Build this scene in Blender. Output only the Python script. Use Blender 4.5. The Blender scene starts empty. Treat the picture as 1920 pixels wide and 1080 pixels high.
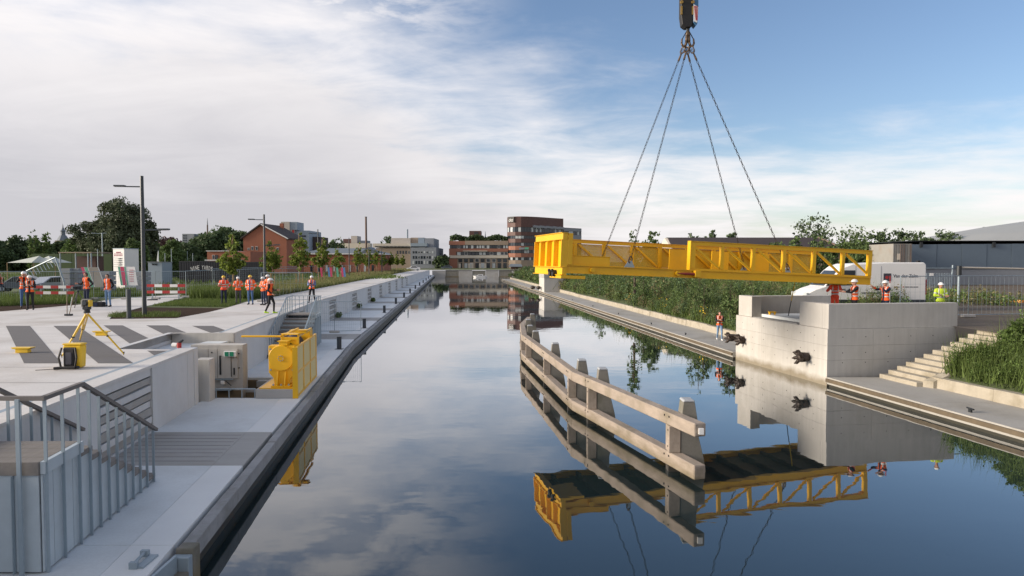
import bpy, bmesh, math, random
import numpy as np
from mathutils import Vector, Matrix

SC = bpy.context.scene
COL = SC.collection
R = math.radians
random.seed(7)
RNG = np.random.default_rng(11)

# ------------------------------------------------------------------ camera
CAM_Z, PITCH, F = 5.15, R(2.19), 1280.0
cd = bpy.data.cameras.new('camera')
cam = bpy.data.objects.new('camera', cd)
COL.objects.link(cam)
cam.location = (0, 0, CAM_Z)
cam.rotation_euler = (R(90) - PITCH, 0, 0)
cd.sensor_width = 36.0
cd.lens = 24.0
cd.clip_start = 0.1
cd.clip_end = 9000
SC.camera = cam

# ------------------------------------------------------------------ sky and sun
SUN_EL, SUN_AZ = R(15), R(-97)           # azimuth measured from +Y towards +X
w = bpy.data.worlds.new('World')
SC.world = w
w.use_nodes = True
nt = w.node_tree
nt.nodes.clear()
def WN(t, **k):
    n = nt.nodes.new(t)
    for a, b in k.items():
        setattr(n, a, b)
    return n
def wl(a, b):
    nt.links.new(a, b)
def wmath(op, a, b=None, c=None, clamp=False):
    n = WN('ShaderNodeMath', operation=op, use_clamp=clamp)
    for i, v in enumerate((a, b, c)):
        if v is None: continue
        if isinstance(v, (int, float)): n.inputs[i].default_value = v
        else: wl(v, n.inputs[i])
    return n.outputs[0]
sky = WN('ShaderNodeTexSky', sky_type='NISHITA')
sky.sun_disc = False
sky.sun_elevation = SUN_EL
sky.sun_rotation = SUN_AZ
sky.altitude = 10
sky.air_density = 1.0
sky.dust_density = 0.6
sky.ozone_density = 1.6
tc = WN('ShaderNodeTexCoord')
sx = WN('ShaderNodeSeparateXYZ'); wl(tc.outputs['Generated'], sx.inputs[0])
X, Y, Z = sx.outputs
el = wmath('MAXIMUM', Z, 0.0)
az = wmath('ARCTAN2', X, Y)
den = wmath('ADD', el, 0.10)
cx = WN('ShaderNodeCombineXYZ')
wl(wmath('DIVIDE', X, den), cx.inputs[0]); wl(wmath('DIVIDE', Y, den), cx.inputs[1])
def wnoise(scale, detail, rough, off=(0, 0, 0), sc=(1, 1, 1), rot=0.0, dist=0.0):
    m = WN('ShaderNodeMapping')
    m.inputs['Location'].default_value = off
    m.inputs['Scale'].default_value = sc
    m.inputs['Rotation'].default_value = (0, 0, rot)
    wl(cx.outputs[0], m.inputs['Vector'])
    n = WN('ShaderNodeTexNoise')
    n.inputs['Scale'].default_value = scale
    n.inputs['Detail'].default_value = detail
    n.inputs['Roughness'].default_value = rough
    n.inputs['Distortion'].default_value = dist
    wl(m.outputs[0], n.inputs['Vector'])
    return n.outputs['Fac']
broad = wnoise(0.55, 5, 0.52, off=(3.1, 1.7, 0), sc=(1, 0.75, 1), rot=R(-25), dist=0.3)
streak = wnoise(1.15, 8, 0.62, off=(0.4, 5.2, 0), sc=(0.75, 1.3, 1), rot=R(35), dist=0.8)
puff = wnoise(2.6, 7, 0.6, off=(7.7, 2.2, 0), sc=(0.8, 1.0, 1), rot=R(20), dist=0.35)
# cloud bank boundary elevation by azimuth; raised out of view to add ambient light
azn = wmath('MULTIPLY_ADD', az, 1 / (2 * math.pi), 0.5, clamp=True)
cr = WN('ShaderNodeValToRGB')
cr.color_ramp.interpolation = 'B_SPLINE'
E = cr.color_ramp.elements
pts = [(-math.pi, .85), (-1.7, .95), (-1.0, .50), (-0.62, .335), (-0.40, .40), (-0.22, .36), (-0.09, .265), (0.03, .205), (0.2, .155), (0.4, .122), (0.75, .105), (1.6, .55), (math.pi, .85)]
while len(E) < len(pts): E.new(0.5)
for e, (a, v) in zip(E, pts):
    e.position = a / (2 * math.pi) + .5
    e.color = (v, v, v, 1)
wl(azn, cr.inputs[0])
edge = wmath('SUBTRACT', cr.outputs['Color'], el)
dens = wmath('MULTIPLY', edge, 5.5)
dens = wmath('ADD', dens, wmath('MULTIPLY', wmath('SUBTRACT', streak, 0.5), 1.1))
dens = wmath('ADD', dens, wmath('MULTIPLY', wmath('SUBTRACT', broad, 0.5), 1.9))
dens = wmath('ADD', dens, wmath('MULTIPLY', wmath('SUBTRACT', puff, 0.5), 1.2))
def sstep(v, lo, hi, a=0.0, b=1.0):
    m_ = WN('ShaderNodeMapRange', interpolation_type='SMOOTHSTEP')
    for n_, x_ in (('From Min', lo), ('From Max', hi), ('To Min', a), ('To Max', b)): m_.inputs[n_].default_value = x_
    wl(v, m_.inputs['Value']); return m_.outputs[0]
cover1 = sstep(dens, -0.55, 0.85, 0.0, 0.98)
# broken altocumulus higher up left of middle; unseen right part added for ambient light
fine = wnoise(5.2, 6, 0.6, off=(1.3, 4.4, 0), sc=(0.8, 1.1, 1), rot=R(25), dist=0.25)
azm = wmath('MAXIMUM', sstep(az, 0.05, -0.24), sstep(az, 0.9, 1.4))
fld = wmath('ADD', wmath('MULTIPLY', wmath('SUBTRACT', fine, 0.5), 3.4), wmath('MULTIPLY', wmath('SUBTRACT', broad, 0.42), 2.6))
cover2 = wmath('MULTIPLY', wmath('MULTIPLY', sstep(fld, -0.35, 0.75), azm), wmath('MULTIPLY', sstep(el, 0.24, 0.34), 0.85))
cover = wmath('MAXIMUM', cover1, cover2)
ccol = WN('ShaderNodeValToRGB')
ce = ccol.color_ramp.elements
ce[0].position = 0.0; ce[0].color = (1.88, 1.84, 1.95, 1)
ce[1].position = 1.0; ce[1].color = (3.12, 3.0, 3.0, 1)
shade = wmath('ADD', wmath('MULTIPLY', wmath('SUBTRACT', broad, 0.5), 0.9), wmath('MULTIPLY', wmath('SUBTRACT', streak, 0.5), 0.6))
shade = wmath('ADD', shade, wmath('MULTIPLY_ADD', edge, -4.4, 1.25))
wl(shade, ccol.inputs[0])
mix = WN('ShaderNodeMix', data_type='RGBA')
wl(cover, mix.inputs['Factor'])
skyc = WN('ShaderNodeMix', data_type='RGBA', blend_type='MULTIPLY')
skyc.inputs['Factor'].default_value = 1.0
wl(sky.outputs[0], skyc.inputs[6]); skyc.inputs[7].default_value = (0.48, 0.485, 0.54, 1)
sdv = (math.sin(SUN_AZ) * math.cos(SUN_EL), math.cos(SUN_AZ) * math.cos(SUN_EL), math.sin(SUN_EL))
dt = WN('ShaderNodeVectorMath', operation='DOT_PRODUCT'); wl(tc.outputs['Generated'], dt.inputs[0]); dt.inputs[1].default_value = sdv
glow = wmath('MULTIPLY_ADD', wmath('POWER', wmath('MAXIMUM', dt.outputs['Value'], 0.0), 6.0), 1.6, 1.0)  # clouds brightened around the out-of-view sun to lift the ambient light
gl = WN('ShaderNodeVectorMath', operation='SCALE'); wl(ccol.outputs[0], gl.inputs[0]); wl(glow, gl.inputs['Scale'])
wl(skyc.outputs[2], mix.inputs[6]); wl(gl.outputs[0], mix.inputs[7])
bg = WN('ShaderNodeBackground'); bg.inputs['Strength'].default_value = 0.10
wl(mix.outputs[2], bg.inputs['Color'])
wo = WN('ShaderNodeOutputWorld'); wl(bg.outputs[0], wo.inputs['Surface'])

sd = bpy.data.lights.new('sun', 'SUN')
sd.energy = 1.75
sd.angle = R(18)
sd.color = (1.0, 0.86, 0.69)
so = bpy.data.objects.new('sun', sd)
COL.objects.link(so)
sdir = Vector((math.sin(SUN_AZ) * math.cos(SUN_EL), math.cos(SUN_AZ) * math.cos(SUN_EL), math.sin(SUN_EL)))
so.rotation_euler = sdir.to_track_quat('Z', 'Y').to_euler()
so.location = sdir * 300

SC.view_settings.view_transform = 'Standard'
SC.view_settings.look = 'None'
SC.view_settings.exposure = 1.7
SC.view_settings.gamma = 1.0
SC.view_settings.use_curve_mapping = False

# ------------------------------------------------------------------ helpers
def P(px, py, z):
    """the point of the horizontal plane z seen at photo pixel (px, py)"""
    x, y = (px - 960) / F, (540 - py) / F
    d = Vector((x, math.cos(PITCH) + y * math.sin(PITCH), -math.sin(PITCH) + y * math.cos(PITCH)))
    return Vector((0, 0, CAM_Z)) + d * ((z - CAM_Z) / d.z)
def Q(px, py, d):
    """the point at distance d (along Y) seen at photo pixel"""
    x, y = (px - 960) / F, (540 - py) / F
    v = Vector((x, math.cos(PITCH) + y * math.sin(PITCH), -math.sin(PITCH) + y * math.cos(PITCH)))
    return Vector((0, 0, CAM_Z)) + v * (d / v.y)

def tag(o, label=None, cat=None, group=None, kind=None):
    if label: o['label'] = label
    if cat: o['category'] = cat
    if group: o['group'] = group
    if kind: o['kind'] = kind
    return o
def thing(name, label, cat, loc=(0, 0, 0), rz=0.0, group=None):
    o = bpy.data.objects.new(name, None)
    o.empty_display_size = 0.2
    COL.objects.link(o)
    o.location = loc
    o.rotation_euler = (0, 0, rz)
    return tag(o, label, cat, group)
def root_of(o):
    while o.parent: o = o.parent
    return o
def link(name, me, mat, parent=None):
    o = bpy.data.objects.new(name, me)
    COL.objects.link(o)
    if parent: o.parent = parent
    for m in (mat if isinstance(mat, (list, tuple)) else [mat]):
        me.materials.append(m)
    return o
def copy_tree(o, parent=None):
    c = o.copy()
    COL.objects.link(c)
    if parent: c.parent = parent
    for ch in list(o.children):
        copy_tree(ch, c)
    return c

class MB:
    def __init__(s): s.v = []; s.f = []
    def add(s, vs, fs):
        b = len(s.v)
        s.v += [tuple(v) for v in vs]
        s.f += [tuple(i + b for i in f) for f in fs]
        return s
    def hexa(s, p):      # 8 points: bottom ring 0-3, top ring 4-7
        return s.add(p, [(3, 2, 1, 0), (4, 5, 6, 7), (0, 1, 5, 4), (1, 2, 6, 5), (2, 3, 7, 6), (3, 0, 4, 7)])
    def box(s, x0, x1, y0, y1, z0, z1):
        return s.hexa([(x0, y0, z0), (x1, y0, z0), (x1, y1, z0), (x0, y1, z0), (x0, y0, z1), (x1, y0, z1), (x1, y1, z1), (x0, y1, z1)])
    def cbox(s, c, sx, sy, sz, rz=0.0):
        ca, sa = math.cos(rz), math.sin(rz)
        p = []
        for z in (-sz / 2, sz / 2):
            for x, y in ((-1, -1), (1, -1), (1, 1), (-1, 1)):
                x *= sx / 2; y *= sy / 2
                p.append((c[0] + x * ca - y * sa, c[1] + x * sa + y * ca, c[2] + z))
        return s.hexa(p)
    def beam(s, p0, p1, wd, h, up=(0, 0, 1)):
        p0, p1 = Vector(p0), Vector(p1)
        a = (p1 - p0).normalized()
        u = Vector(up)
        if abs(a.dot(u)) > .98: u = Vector((0, 1, 0))
        sd_ = a.cross(u).normalized() * (wd / 2)
        u2 = sd_.cross(a).normalized() * (h / 2)
        q = []
        for z in (-1, 1):
            q += [p0 - sd_ + u2 * z, p0 + sd_ + u2 * z, p1 + sd_ + u2 * z, p1 - sd_ + u2 * z]
        return s.hexa(q)
    def tube(s, p0, p1, r0, r1=None, n=8, caps=True):
        r1 = r0 if r1 is None else r1
        p0, p1 = Vector(p0), Vector(p1)
        a = (p1 - p0)
        if a.length < 1e-6: return s
        a.normalize()
        u = a.orthogonal().normalized(); v = a.cross(u)
        vs = []
        for p, r in ((p0, r0), (p1, r1)):
            for k in range(n):
                t = 2 * math.pi * k / n
                vs.append(p + (u * math.cos(t) + v * math.sin(t)) * r)
        fs = [(k, (k + 1) % n, n + (k + 1) % n, n + k) for k in range(n)]
        if caps: fs += [tuple(reversed(range(n))), tuple(range(n, 2 * n))]
        return s.add(vs, fs)
    def path(s, pts, r, n=8):
        for a, b in zip(pts, pts[1:]): s.tube(a, b, r, r, n)
        return s
    def prism(s, poly, z0, z1):
        n = len(poly)
        ar = sum(poly[i][0] * poly[(i + 1) % n][1] - poly[(i + 1) % n][0] * poly[i][1] for i in range(n))
        if ar < 0: poly = poly[::-1]
        vs = [(x, y, z0) for x, y in poly] + [(x, y, z1) for x, y in poly]
        return s.add(vs, [tuple(reversed(range(n))), tuple(range(n, 2 * n))] + [(i, (i + 1) % n, n + (i + 1) % n, n + i) for i in range(n)])
    def extr(s, prof, axis_o, ux, uz, ua, length):
        """profile (a,b) in plane ux,uz extruded along ua"""
        o, ux, uz, ua = Vector(axis_o), Vector(ux), Vector(uz), Vector(ua)
        n = len(prof)
        A = [o + ux * a + uz * b for a, b in prof]
        B = [p + ua * length for p in A]
        return s.add(A + B, [tuple(range(n)), tuple(reversed(range(n, 2 * n)))] + [((i + 1) % n, i, n + i, n + (i + 1) % n) for i in range(n)])
    def sheet(s, poly, z):
        n = len(poly)
        ar = sum(poly[i][0] * poly[(i + 1) % n][1] - poly[(i + 1) % n][0] * poly[i][1] for i in range(n))
        if ar < 0: poly = poly[::-1]
        return s.add([(p[0], p[1], z) for p in poly], [tuple(range(n))])
    def strip(s, A, B):
        b = len(A)
        return s.add(list(A) + list(B), [(i, i + 1, b + i + 1, b + i) for i in range(b - 1)])
    def ball(s, c, rx, ry=None, rz=None, n=10, m=7):
        ry = rx if ry is None else ry; rz = rx if rz is None else rz
        vs = [(c[0], c[1], c[2] - rz)]
        for j in range(1, m):
            t = math.pi * j / m
            for i in range(n):
                p = 2 * math.pi * i / n
                vs.append((c[0] + rx * math.sin(t) * math.cos(p), c[1] + ry * math.sin(t) * math.sin(p), c[2] - rz * math.cos(t)))
        vs.append((c[0], c[1], c[2] + rz))
        fs = [(0, 1 + (i + 1) % n, 1 + i) for i in range(n)]
        for j in range(m - 2):
            for i in range(n):
                a = 1 + j * n; b = a + n
                fs.append((a + i, a + (i + 1) % n, b + (i + 1) % n, b + i))
        t = len(vs) - 1; a = 1 + (m - 2) * n
        fs += [(a + i, a + (i + 1) % n, t) for i in range(n)]
        return s.add(vs, fs)
    def ring(s, c, ux, uy, R1, r, n=10, k=5, stretch=0.0):
        """torus (chain link when stretched along ux)"""
        c, ux, uy = Vector(c), Vector(ux).normalized(), Vector(uy).normalized()
        uz = ux.cross(uy)
        vs = []
        for i in range(n):
            t = 2 * math.pi * i / n
            d = ux * math.cos(t) + uy * math.sin(t)
            o = c + d * R1 + ux * (stretch * (1 if math.cos(t) > 0 else -1))
            for j in range(k):
                q = 2 * math.pi * j / k
                vs.append(o + d * (r * math.cos(q)) + uz * (r * math.sin(q)))
        fs = []
        for i in range(n):
            for j in range(k):
                a, b = i * k, ((i + 1) % n) * k
                fs.append((a + j, b + j, b + (j + 1) % k, a + (j + 1) % k))
        return s.add(vs, fs)
    def mesh(s, name, parent=None, world=True):
        me = bpy.data.meshes.new(name)
        vs = s.v
        if parent and world:
            M = root_of(parent).matrix_basis.inverted()
            vs = [M @ Vector(v) for v in vs]
        me.from_pydata([tuple(v) for v in vs], [], s.f)
        me.update()
        return me
    def build(s, name, mat, parent=None, world=True, bevel=0.0, smooth=False, kind=None, label=None):
        me = s.mesh(name, parent, world)
        if bevel > 0:
            bm = bmesh.new(); bm.from_mesh(me)
            bmesh.ops.recalc_face_normals(bm, faces=bm.faces)
            es = [e for e in bm.edges if len(e.link_faces) == 2 and e.calc_face_angle(0) > 0.6]
            bmesh.ops.bevel(bm, geom=es, offset=bevel, segments=1, affect='EDGES', clamp_overlap=True)
            bm.to_mesh(me); bm.free()
        if smooth:
            for p in me.polygons: p.use_smooth = True
        o = link(name, me, mat, parent)
        if kind: o['kind'] = kind
        if label: o['label'] = label
        return o

def np_mesh(name, V, k):
    """V: (faces*k, 3) loose polygons of k corners"""
    V = np.asarray(V, dtype=np.float32)
    n = len(V); nf = n // k
    me = bpy.data.meshes.new(name)
    me.vertices.add(n); me.loops.add(n); me.polygons.add(nf)
    me.vertices.foreach_set('co', V.ravel())
    me.loops.foreach_set('vertex_index', np.arange(n, dtype=np.int32))
    me.polygons.foreach_set('loop_start', np.arange(0, n, k, dtype=np.int32))
    me.polygons.foreach_set('loop_total', np.full(nf, k, dtype=np.int32))
    me.update(calc_edges=True)
    return me
def leaf_quads(cent, size, aspect=1.8, up=0.0):
    """random leaf quads (diamond) at centres"""
    n = len(cent)
    a = RNG.normal(size=(n, 3)); a[:, 2] += up
    a /= np.linalg.norm(a, axis=1)[:, None]
    b = RNG.normal(size=(n, 3)); b -= (b * a).sum(1)[:, None] * a
    b /= np.linalg.norm(b, axis=1)[:, None] + 1e-9
    s = size * RNG.uniform(.6, 1.35, n)[:, None]
    L, W_ = a * s, b * s / aspect
    V = np.stack([cent - L, cent - L * .1 + W_, cent + L, cent - L * .1 - W_], 1)
    return V.reshape(-1, 3)
def blades(base, h, wd, lean=.35):
    n = len(base)
    t = RNG.uniform(0, 2 * np.pi, n)
    side = np.stack([np.cos(t), np.sin(t), np.zeros(n)], 1) * (wd * RNG.uniform(.6, 1.4, n))[:, None]
    hh = h * RNG.uniform(.55, 1.25, n)
    ld = RNG.normal(size=(n, 2)) * lean
    tip = base + np.stack([ld[:, 0] * hh, ld[:, 1] * hh, hh], 1)
    V = np.stack([base - side, base + side, tip], 1)
    return V.reshape(-1, 3)
def ball_pts(n):
    v = RNG.normal(size=(n, 3)); v /= np.linalg.norm(v, axis=1)[:, None]
    return v * (RNG.uniform(0, 1, n) ** (1 / 2.2))[:, None]

FONT_CACHE = {}
def text(body, size, parent, M, mat, name='lettering', depth=0.004, fitw=None):
    cu = bpy.data.curves.new(name, 'FONT')
    cu.body = body; cu.size = size; cu.extrude = depth; cu.align_x = 'CENTER'; cu.align_y = 'CENTER'
    cu.resolution_u = 2
    t = bpy.data.objects.new('tmp_text', cu)
    COL.objects.link(t)
    bpy.context.view_layer.update()
    me = bpy.data.meshes.new_from_object(t.evaluated_get(bpy.context.evaluated_depsgraph_get()))
    bpy.data.objects.remove(t); bpy.data.curves.remove(cu)
    if fitw:
        xs = [v.co.x for v in me.vertices]
        k = fitw / (max(xs) - min(xs))
        for v in me.vertices: v.co.x *= k
    Mi = root_of(parent).matrix_basis.inverted() @ M
    me.transform(Mi)
    me.materials.clear()
    me.name = name
    return link(name, me, mat, parent)
def face_cam(loc, rz=0.0):
    return Matrix.Translation(Vector(loc)) @ Matrix.Rotation(rz, 4, 'Z') @ Matrix.Rotation(R(90), 4, 'X')

# ------------------------------------------------------------------ materials
def mat(name, col, rough=.75, var=.12, vscale=1.2, fine=.05, fscale=30., bump=0.0, bscale=40., metal=0.0, streak=0.0, stain=None, stain_amt=0.0, tide=False, spec=.5, island=0.0, transl=0.0, coat=0.0, stretch=(1, 1, 1)):
    m = bpy.data.materials.new(name)
    m.use_nodes = True
    t = m.node_tree; N = t.nodes; L = t.links
    bs = N['Principled BSDF']
    bs.inputs['Roughness'].default_value = rough
    bs.inputs['Metallic'].default_value = metal
    bs.inputs['Specular IOR Level'].default_value = spec
    bs.inputs['Coat Weight'].default_value = coat
    geo = N.new('ShaderNodeNewGeometry')
    mp = N.new('ShaderNodeMapping'); mp.inputs['Scale'].default_value = stretch
    L.new(geo.outputs['Position'], mp.inputs['Vector'])
    def noise(sc, det, src=mp.outputs[0], scl=None):
        if scl:
            q = N.new('ShaderNodeMapping'); q.inputs['Scale'].default_value = scl
            L.new(geo.outputs['Position'], q.inputs['Vector']); src = q.outputs[0]
        n = N.new('ShaderNodeTexNoise'); n.inputs['Scale'].default_value = sc; n.inputs['Detail'].default_value = det
        n.inputs['Roughness'].default_value = .6
        L.new(src, n.inputs['Vector']); return n.outputs['Fac']
    def ma(op, a, b, clamp=False):
        n = N.new('ShaderNodeMath'); n.operation = op; n.use_clamp = clamp
        for i, v in enumerate((a, b)):
            if isinstance(v, (int, float)): n.inputs[i].default_value = v
            else: L.new(v, n.inputs[i])
        return n.outputs[0]
    val = ma('MULTIPLY', ma('SUBTRACT', noise(vscale, 4), .5), 3.2 * var)
    if fine: val = ma('ADD', val, ma('MULTIPLY', ma('SUBTRACT', noise(fscale, 3), .5), 3 * fine))
    if streak: val = ma('ADD', val, ma('MULTIPLY', ma('SUBTRACT', noise(1.0, 4, scl=(5, 5, .35)), .5), 3 * streak))
    if island: val = ma('ADD', val, ma('MULTIPLY', ma('SUBTRACT', geo.outputs['Random Per Island'], .5), 2 * island))
    val = ma('ADD', val, 1.0)
    mx = N.new('ShaderNodeMix'); mx.data_type = 'RGBA'; mx.blend_type = 'MULTIPLY'; mx.inputs['Factor'].default_value = 1
    mx.inputs[6].default_value = (*col, 1)
    cb = N.new('ShaderNodeCombineXYZ')
    for i in range(3): L.new(val, cb.inputs[i])
    L.new(cb.outputs[0], mx.inputs[7])
    out = mx.outputs[2]
    if stain:
        s2 = N.new('ShaderNodeMix'); s2.data_type = 'RGBA'
        rp = N.new('ShaderNodeMapRange'); rp.inputs['From Min'].default_value = .50; rp.inputs['From Max'].default_value = .75
        L.new(noise(vscale * .8, 6, scl=(.9, .9, .9)), rp.inputs['Value'])
        L.new(ma('MULTIPLY', rp.outputs[0], stain_amt, True), s2.inputs['Factor'])
        L.new(out, s2.inputs[6]); s2.inputs[7].default_value = (*stain, 1)
        out = s2.outputs[2]
    if tide:      # algae and silt band just above the water line
        sp = N.new('ShaderNodeSeparateXYZ'); L.new(geo.outputs['Position'], sp.inputs[0])
        zz_ = ma('ADD', sp.outputs[2], ma('MULTIPLY', ma('SUBTRACT', noise(1.6, 4), .5), .5))
        r3 = N.new('ShaderNodeMapRange'); r3.inputs['From Min'].default_value = .42; r3.inputs['From Max'].default_value = .10
        L.new(zz_, r3.inputs['Value'])
        s3 = N.new('ShaderNodeMix'); s3.data_type = 'RGBA'; L.new(ma('MULTIPLY', r3.outputs[0], .8, True), s3.inputs['Factor'])
        L.new(out, s3.inputs[6]); s3.inputs[7].default_value = (.17, .135, .075, 1)
        out = s3.outputs[2]
    L.new(out, bs.inputs['Base Color'])
    if bump:
        bp = N.new('ShaderNodeBump'); bp.inputs['Strength'].default_value = bump; bp.inputs['Distance'].default_value = .01
        L.new(noise(bscale, 4), bp.inputs['Height']); L.new(bp.outputs[0], bs.inputs['Normal'])
    if transl:
        tr = N.new('ShaderNodeBsdfTranslucent'); L.new(out, tr.inputs['Color'])
        ms = N.new('ShaderNodeMixShader'); ms.inputs[0].default_value = transl
        L.new(bs.outputs[0], ms.inputs[1]); L.new(tr.outputs[0], ms.inputs[2])
        L.new(ms.outputs[0], N['Material Output'].inputs['Surface'])
    return m
def perforated(name, col, hole=.5, scale=70):
    m = mat(name, col, rough=.55, var=.05, fine=0)
    t = m.node_tree; N = t.nodes; L = t.links
    ck = N.new('ShaderNodeTexChecker'); ck.inputs['Scale'].default_value = scale
    tcn = N.new('ShaderNodeTexCoord'); L.new(tcn.outputs['Object'], ck.inputs['Vector'])
    mm = N.new('ShaderNodeMath'); mm.operation = 'MULTIPLY'; L.new(ck.outputs['Fac'], mm.inputs[0]); mm.inputs[1].default_value = hole * 2
    mm.use_clamp = True
    tr = N.new('ShaderNodeBsdfTransparent')
    ms = N.new('ShaderNodeMixShader')
    L.new(mm.outputs[0], ms.inputs[0]); L.new(N['Principled BSDF'].outputs[0], ms.inputs[1]); L.new(tr.outputs[0], ms.inputs[2])
    L.new(ms.outputs[0], N['Material Output'].inputs['Surface'])
    return m
M = {}
M['conc'] = mat('concrete', (.40, .395, .385), .85, .07, .5, .04, 25, .15, 60, stain=(.27, .25, .22), stain_amt=.35)
M['conc_paving'] = mat('concrete_paving', (.61, .595, .575), .85, .12, .35, .09, 18, .1, 60, stain=(.36, .32, .27), stain_amt=.75)
M['conc_quay'] = mat('concrete_quay', (.64, .68, .695), .8, .10, .6, .07, 22, .12, 60, stain=(.30, .29, .27), stain_amt=.35)
M['conc_strip'] = mat('concrete_edge_strip', (.70, .72, .72), .8, .05, .7, .03, 25, .1, 60)
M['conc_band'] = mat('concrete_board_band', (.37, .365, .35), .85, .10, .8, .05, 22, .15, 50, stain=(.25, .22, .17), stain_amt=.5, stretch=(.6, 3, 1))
M['conc_wall'] = mat('concrete_wall', (.60, .61, .61), .85, .06, .6, .035, 25, .12, 60, streak=.05, stain=(.34, .32, .29), stain_amt=.3)
M['conc_warm'] = mat('concrete_abutment', (.49, .475, .445), .85, .07, .6, .035, 25, .15, 50, streak=.12, stain=(.33, .31, .27), stain_amt=.5, tide=True)
M['conc_old'] = mat('concrete_kerb_stained', (.37, .335, .27), .9, .14, 1.6, .07, 12, .3, 30, streak=.08, stain=(.20, .17, .11), stain_amt=.8)
M['conc_path'] = mat('concrete_path_grey', (.36, .35, .325), .85, .12, .6, .06, 14, .12, 60, stain=(.20, .175, .13), stain_amt=.55)
M['edge_brown'] = mat('stained_quay_edge', (.11, .085, .055), .85, .25, 1.5, .1, 10, .3, 25, streak=.15)
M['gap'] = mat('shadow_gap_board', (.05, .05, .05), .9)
M['brownpit'] = mat('rusty_sheet_pile', (.16, .12, .07), .85, .2, 2, .08, 12, .2)
M['pile_wet'] = mat('wet_algae_wall', (.030, .028, .018), .55, .3, 1.2, .1, 9, .3, 20)
M['band_grey'] = mat('grey_asphalt_inlay', (.125, .122, .125), .9, .10, .9, .1, 40, .2, 80, stretch=(.7, 2.5, 1))
M['steel'] = mat('galvanised_steel', (.31, .38, .43), .5, .08, 1.5, .04, 14, 0, metal=.3)
M['steel_panel'] = mat('galvanised_cladding', (.48, .55, .59), .5, .10, .9, .05, 6, 0, metal=.25)
M['rail_cap'] = mat('weathered_wood_handrail', (.17, .155, .145), .8, .15, 3, .08, 30)
M['tread'] = mat('weathered_hardwood_tread', (.20, .185, .17), .85, .16, 2.5, .08, 30, .2, 50, stretch=(6, 1, 6))
M['timber'] = mat('weathered_timber', (.33, .275, .225), .85, .22, 1.6, .13, 22, .35, 40, stain=(.16, .14, .09), stain_amt=.7, tide=True, stretch=(4, .45, 4))
M['timber_grey'] = mat('grey_timber', (.20, .19, .165), .85, .2, 1.8, .1, 20, .3, 40, stain=(.10, .10, .055), stain_amt=.7, tide=True)
M['timber_quay'] = mat('silver_grey_timber', (.29, .295, .30), .85, .22, 1.4, .12, 18, .3, 40, stain=(.12, .115, .09), stain_amt=.6)
M['timber_wet'] = mat('dark_wet_timber', (.05, .045, .035), .6, .3, 2, .1, 15, .3)
M['cap'] = mat('grey_pile_cap', (.36, .38, .40), .7, .12, 4)
M['bolt'] = mat('dark_bolt', (.04, .04, .045), .5, metal=.6)
M['yellow'] = mat('yellow_paint', (.80, .455, .010), .40, .03, 1, .012, 12, spec=.5, stain=(.42, .25, .04), stain_amt=.30)
M['perf'] = perforated('yellow_perforated_sheet', (.66, .47, .06), .36, 60)
M['perf_dense'] = perforated('yellow_dense_sheet', (.70, .47, .03), .10, 60)
M['perf_tan'] = perforated('pale_yellow_mesh', (.80, .68, .32), .05, 70)
M['deck_under'] = mat('brown_primer_underside', (.12, .075, .028), .7, .25, .9, .1, 8)
M['black'] = mat('black_rubber', (.012, .012, .013), .6)
M['dark'] = mat('dark_steel', (.035, .04, .045), .45, metal=.4)
M['anthracite'] = mat('anthracite_coating', (.045, .055, .065), .45, .05, metal=.2)
M['red'] = mat('red_paint', (.42, .03, .03), .45)
M['maroon'] = mat('red_brown_cylinder', (.25, .03, .02), .4)
M['white'] = mat('white_paint', (.78, .78, .77), .45, .03, 1)
M['plastic_white'] = mat('white_plastic', (.80, .80, .78), .35, .02)
M['helmet_yellow'] = mat('yellow_plastic', (.80, .52, .03), .35, .02)
M['vest'] = mat('hi_vis_orange', (.95, .13, .015), .7, .06, 6)
M['vest_red'] = mat('hi_vis_red', (.92, .085, .03), .7, .06, 6)
M['vest_yellow'] = mat('hi_vis_yellow', (.60, .80, .05), .7, .06, 6)
M['reflect'] = mat('reflective_tape', (.62, .62, .60), .4)
M['skin'] = mat('skin', (.50, .27, .19), .55, .05, 8)
M['denim'] = mat('denim', (.06, .13, .29), .85, .15, 8)
M['denim_light'] = mat('light_denim', (.15, .25, .40), .85, .15, 8)
M['navy'] = mat('navy_cloth', (.016, .026, .06), .85, .15, 8)
M['blackcloth'] = mat('black_cloth', (.014, .014, .017), .85, .15, 8)
M['greycloth'] = mat('grey_cloth', (.07, .07, .085), .85, .15, 8)
M['greyshirt'] = mat('grey_shirt', (.17, .19, .23), .85, .15, 8)
M['blueshirt'] = mat('blue_shirt', (.13, .19, .38), .85, .12, 8)
M['lightshirt'] = mat('pale_blue_shirt', (.48, .54, .66), .85, .1, 8)
M['shoe'] = mat('dark_shoe', (.025, .022, .02), .6)
M['shoe_white'] = mat('white_shoe', (.7, .7, .7), .6)
M['shoe_lime'] = mat('lime_shoe', (.42, .65, .03), .6)
M['hair'] = mat('brown_hair', (.035, .022, .015), .7)
M['eye'] = mat('dark_eye', (.02, .015, .012), .3)
M['lip'] = mat('lip', (.28, .11, .09), .6)
M['soil'] = mat('bare_soil', (.05, .033, .024), .98, .2, 1.2, .14, 14, .5, 20, spec=.05)
M['soil_right'] = mat('gravelly_earth', (.15, .125, .10), .95, .18, .5, .12, 10, .5, 20, spec=.1)
M['grass_ground'] = mat('rough_grass_ground', (.075, .10, .028), .95, .3, .25, .2, 5, .5, 10, stain=(.16, .15, .06), stain_amt=.5)
M['bank_ground'] = mat('bank_earth', (.06, .08, .03), .95, .3, .5, .2, 5, .5, 10)
M['grass'] = mat('grass_blades', (0.100, 0.147, 0.032), .8, .25, .35, 0, island=.35, transl=.3)
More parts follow.
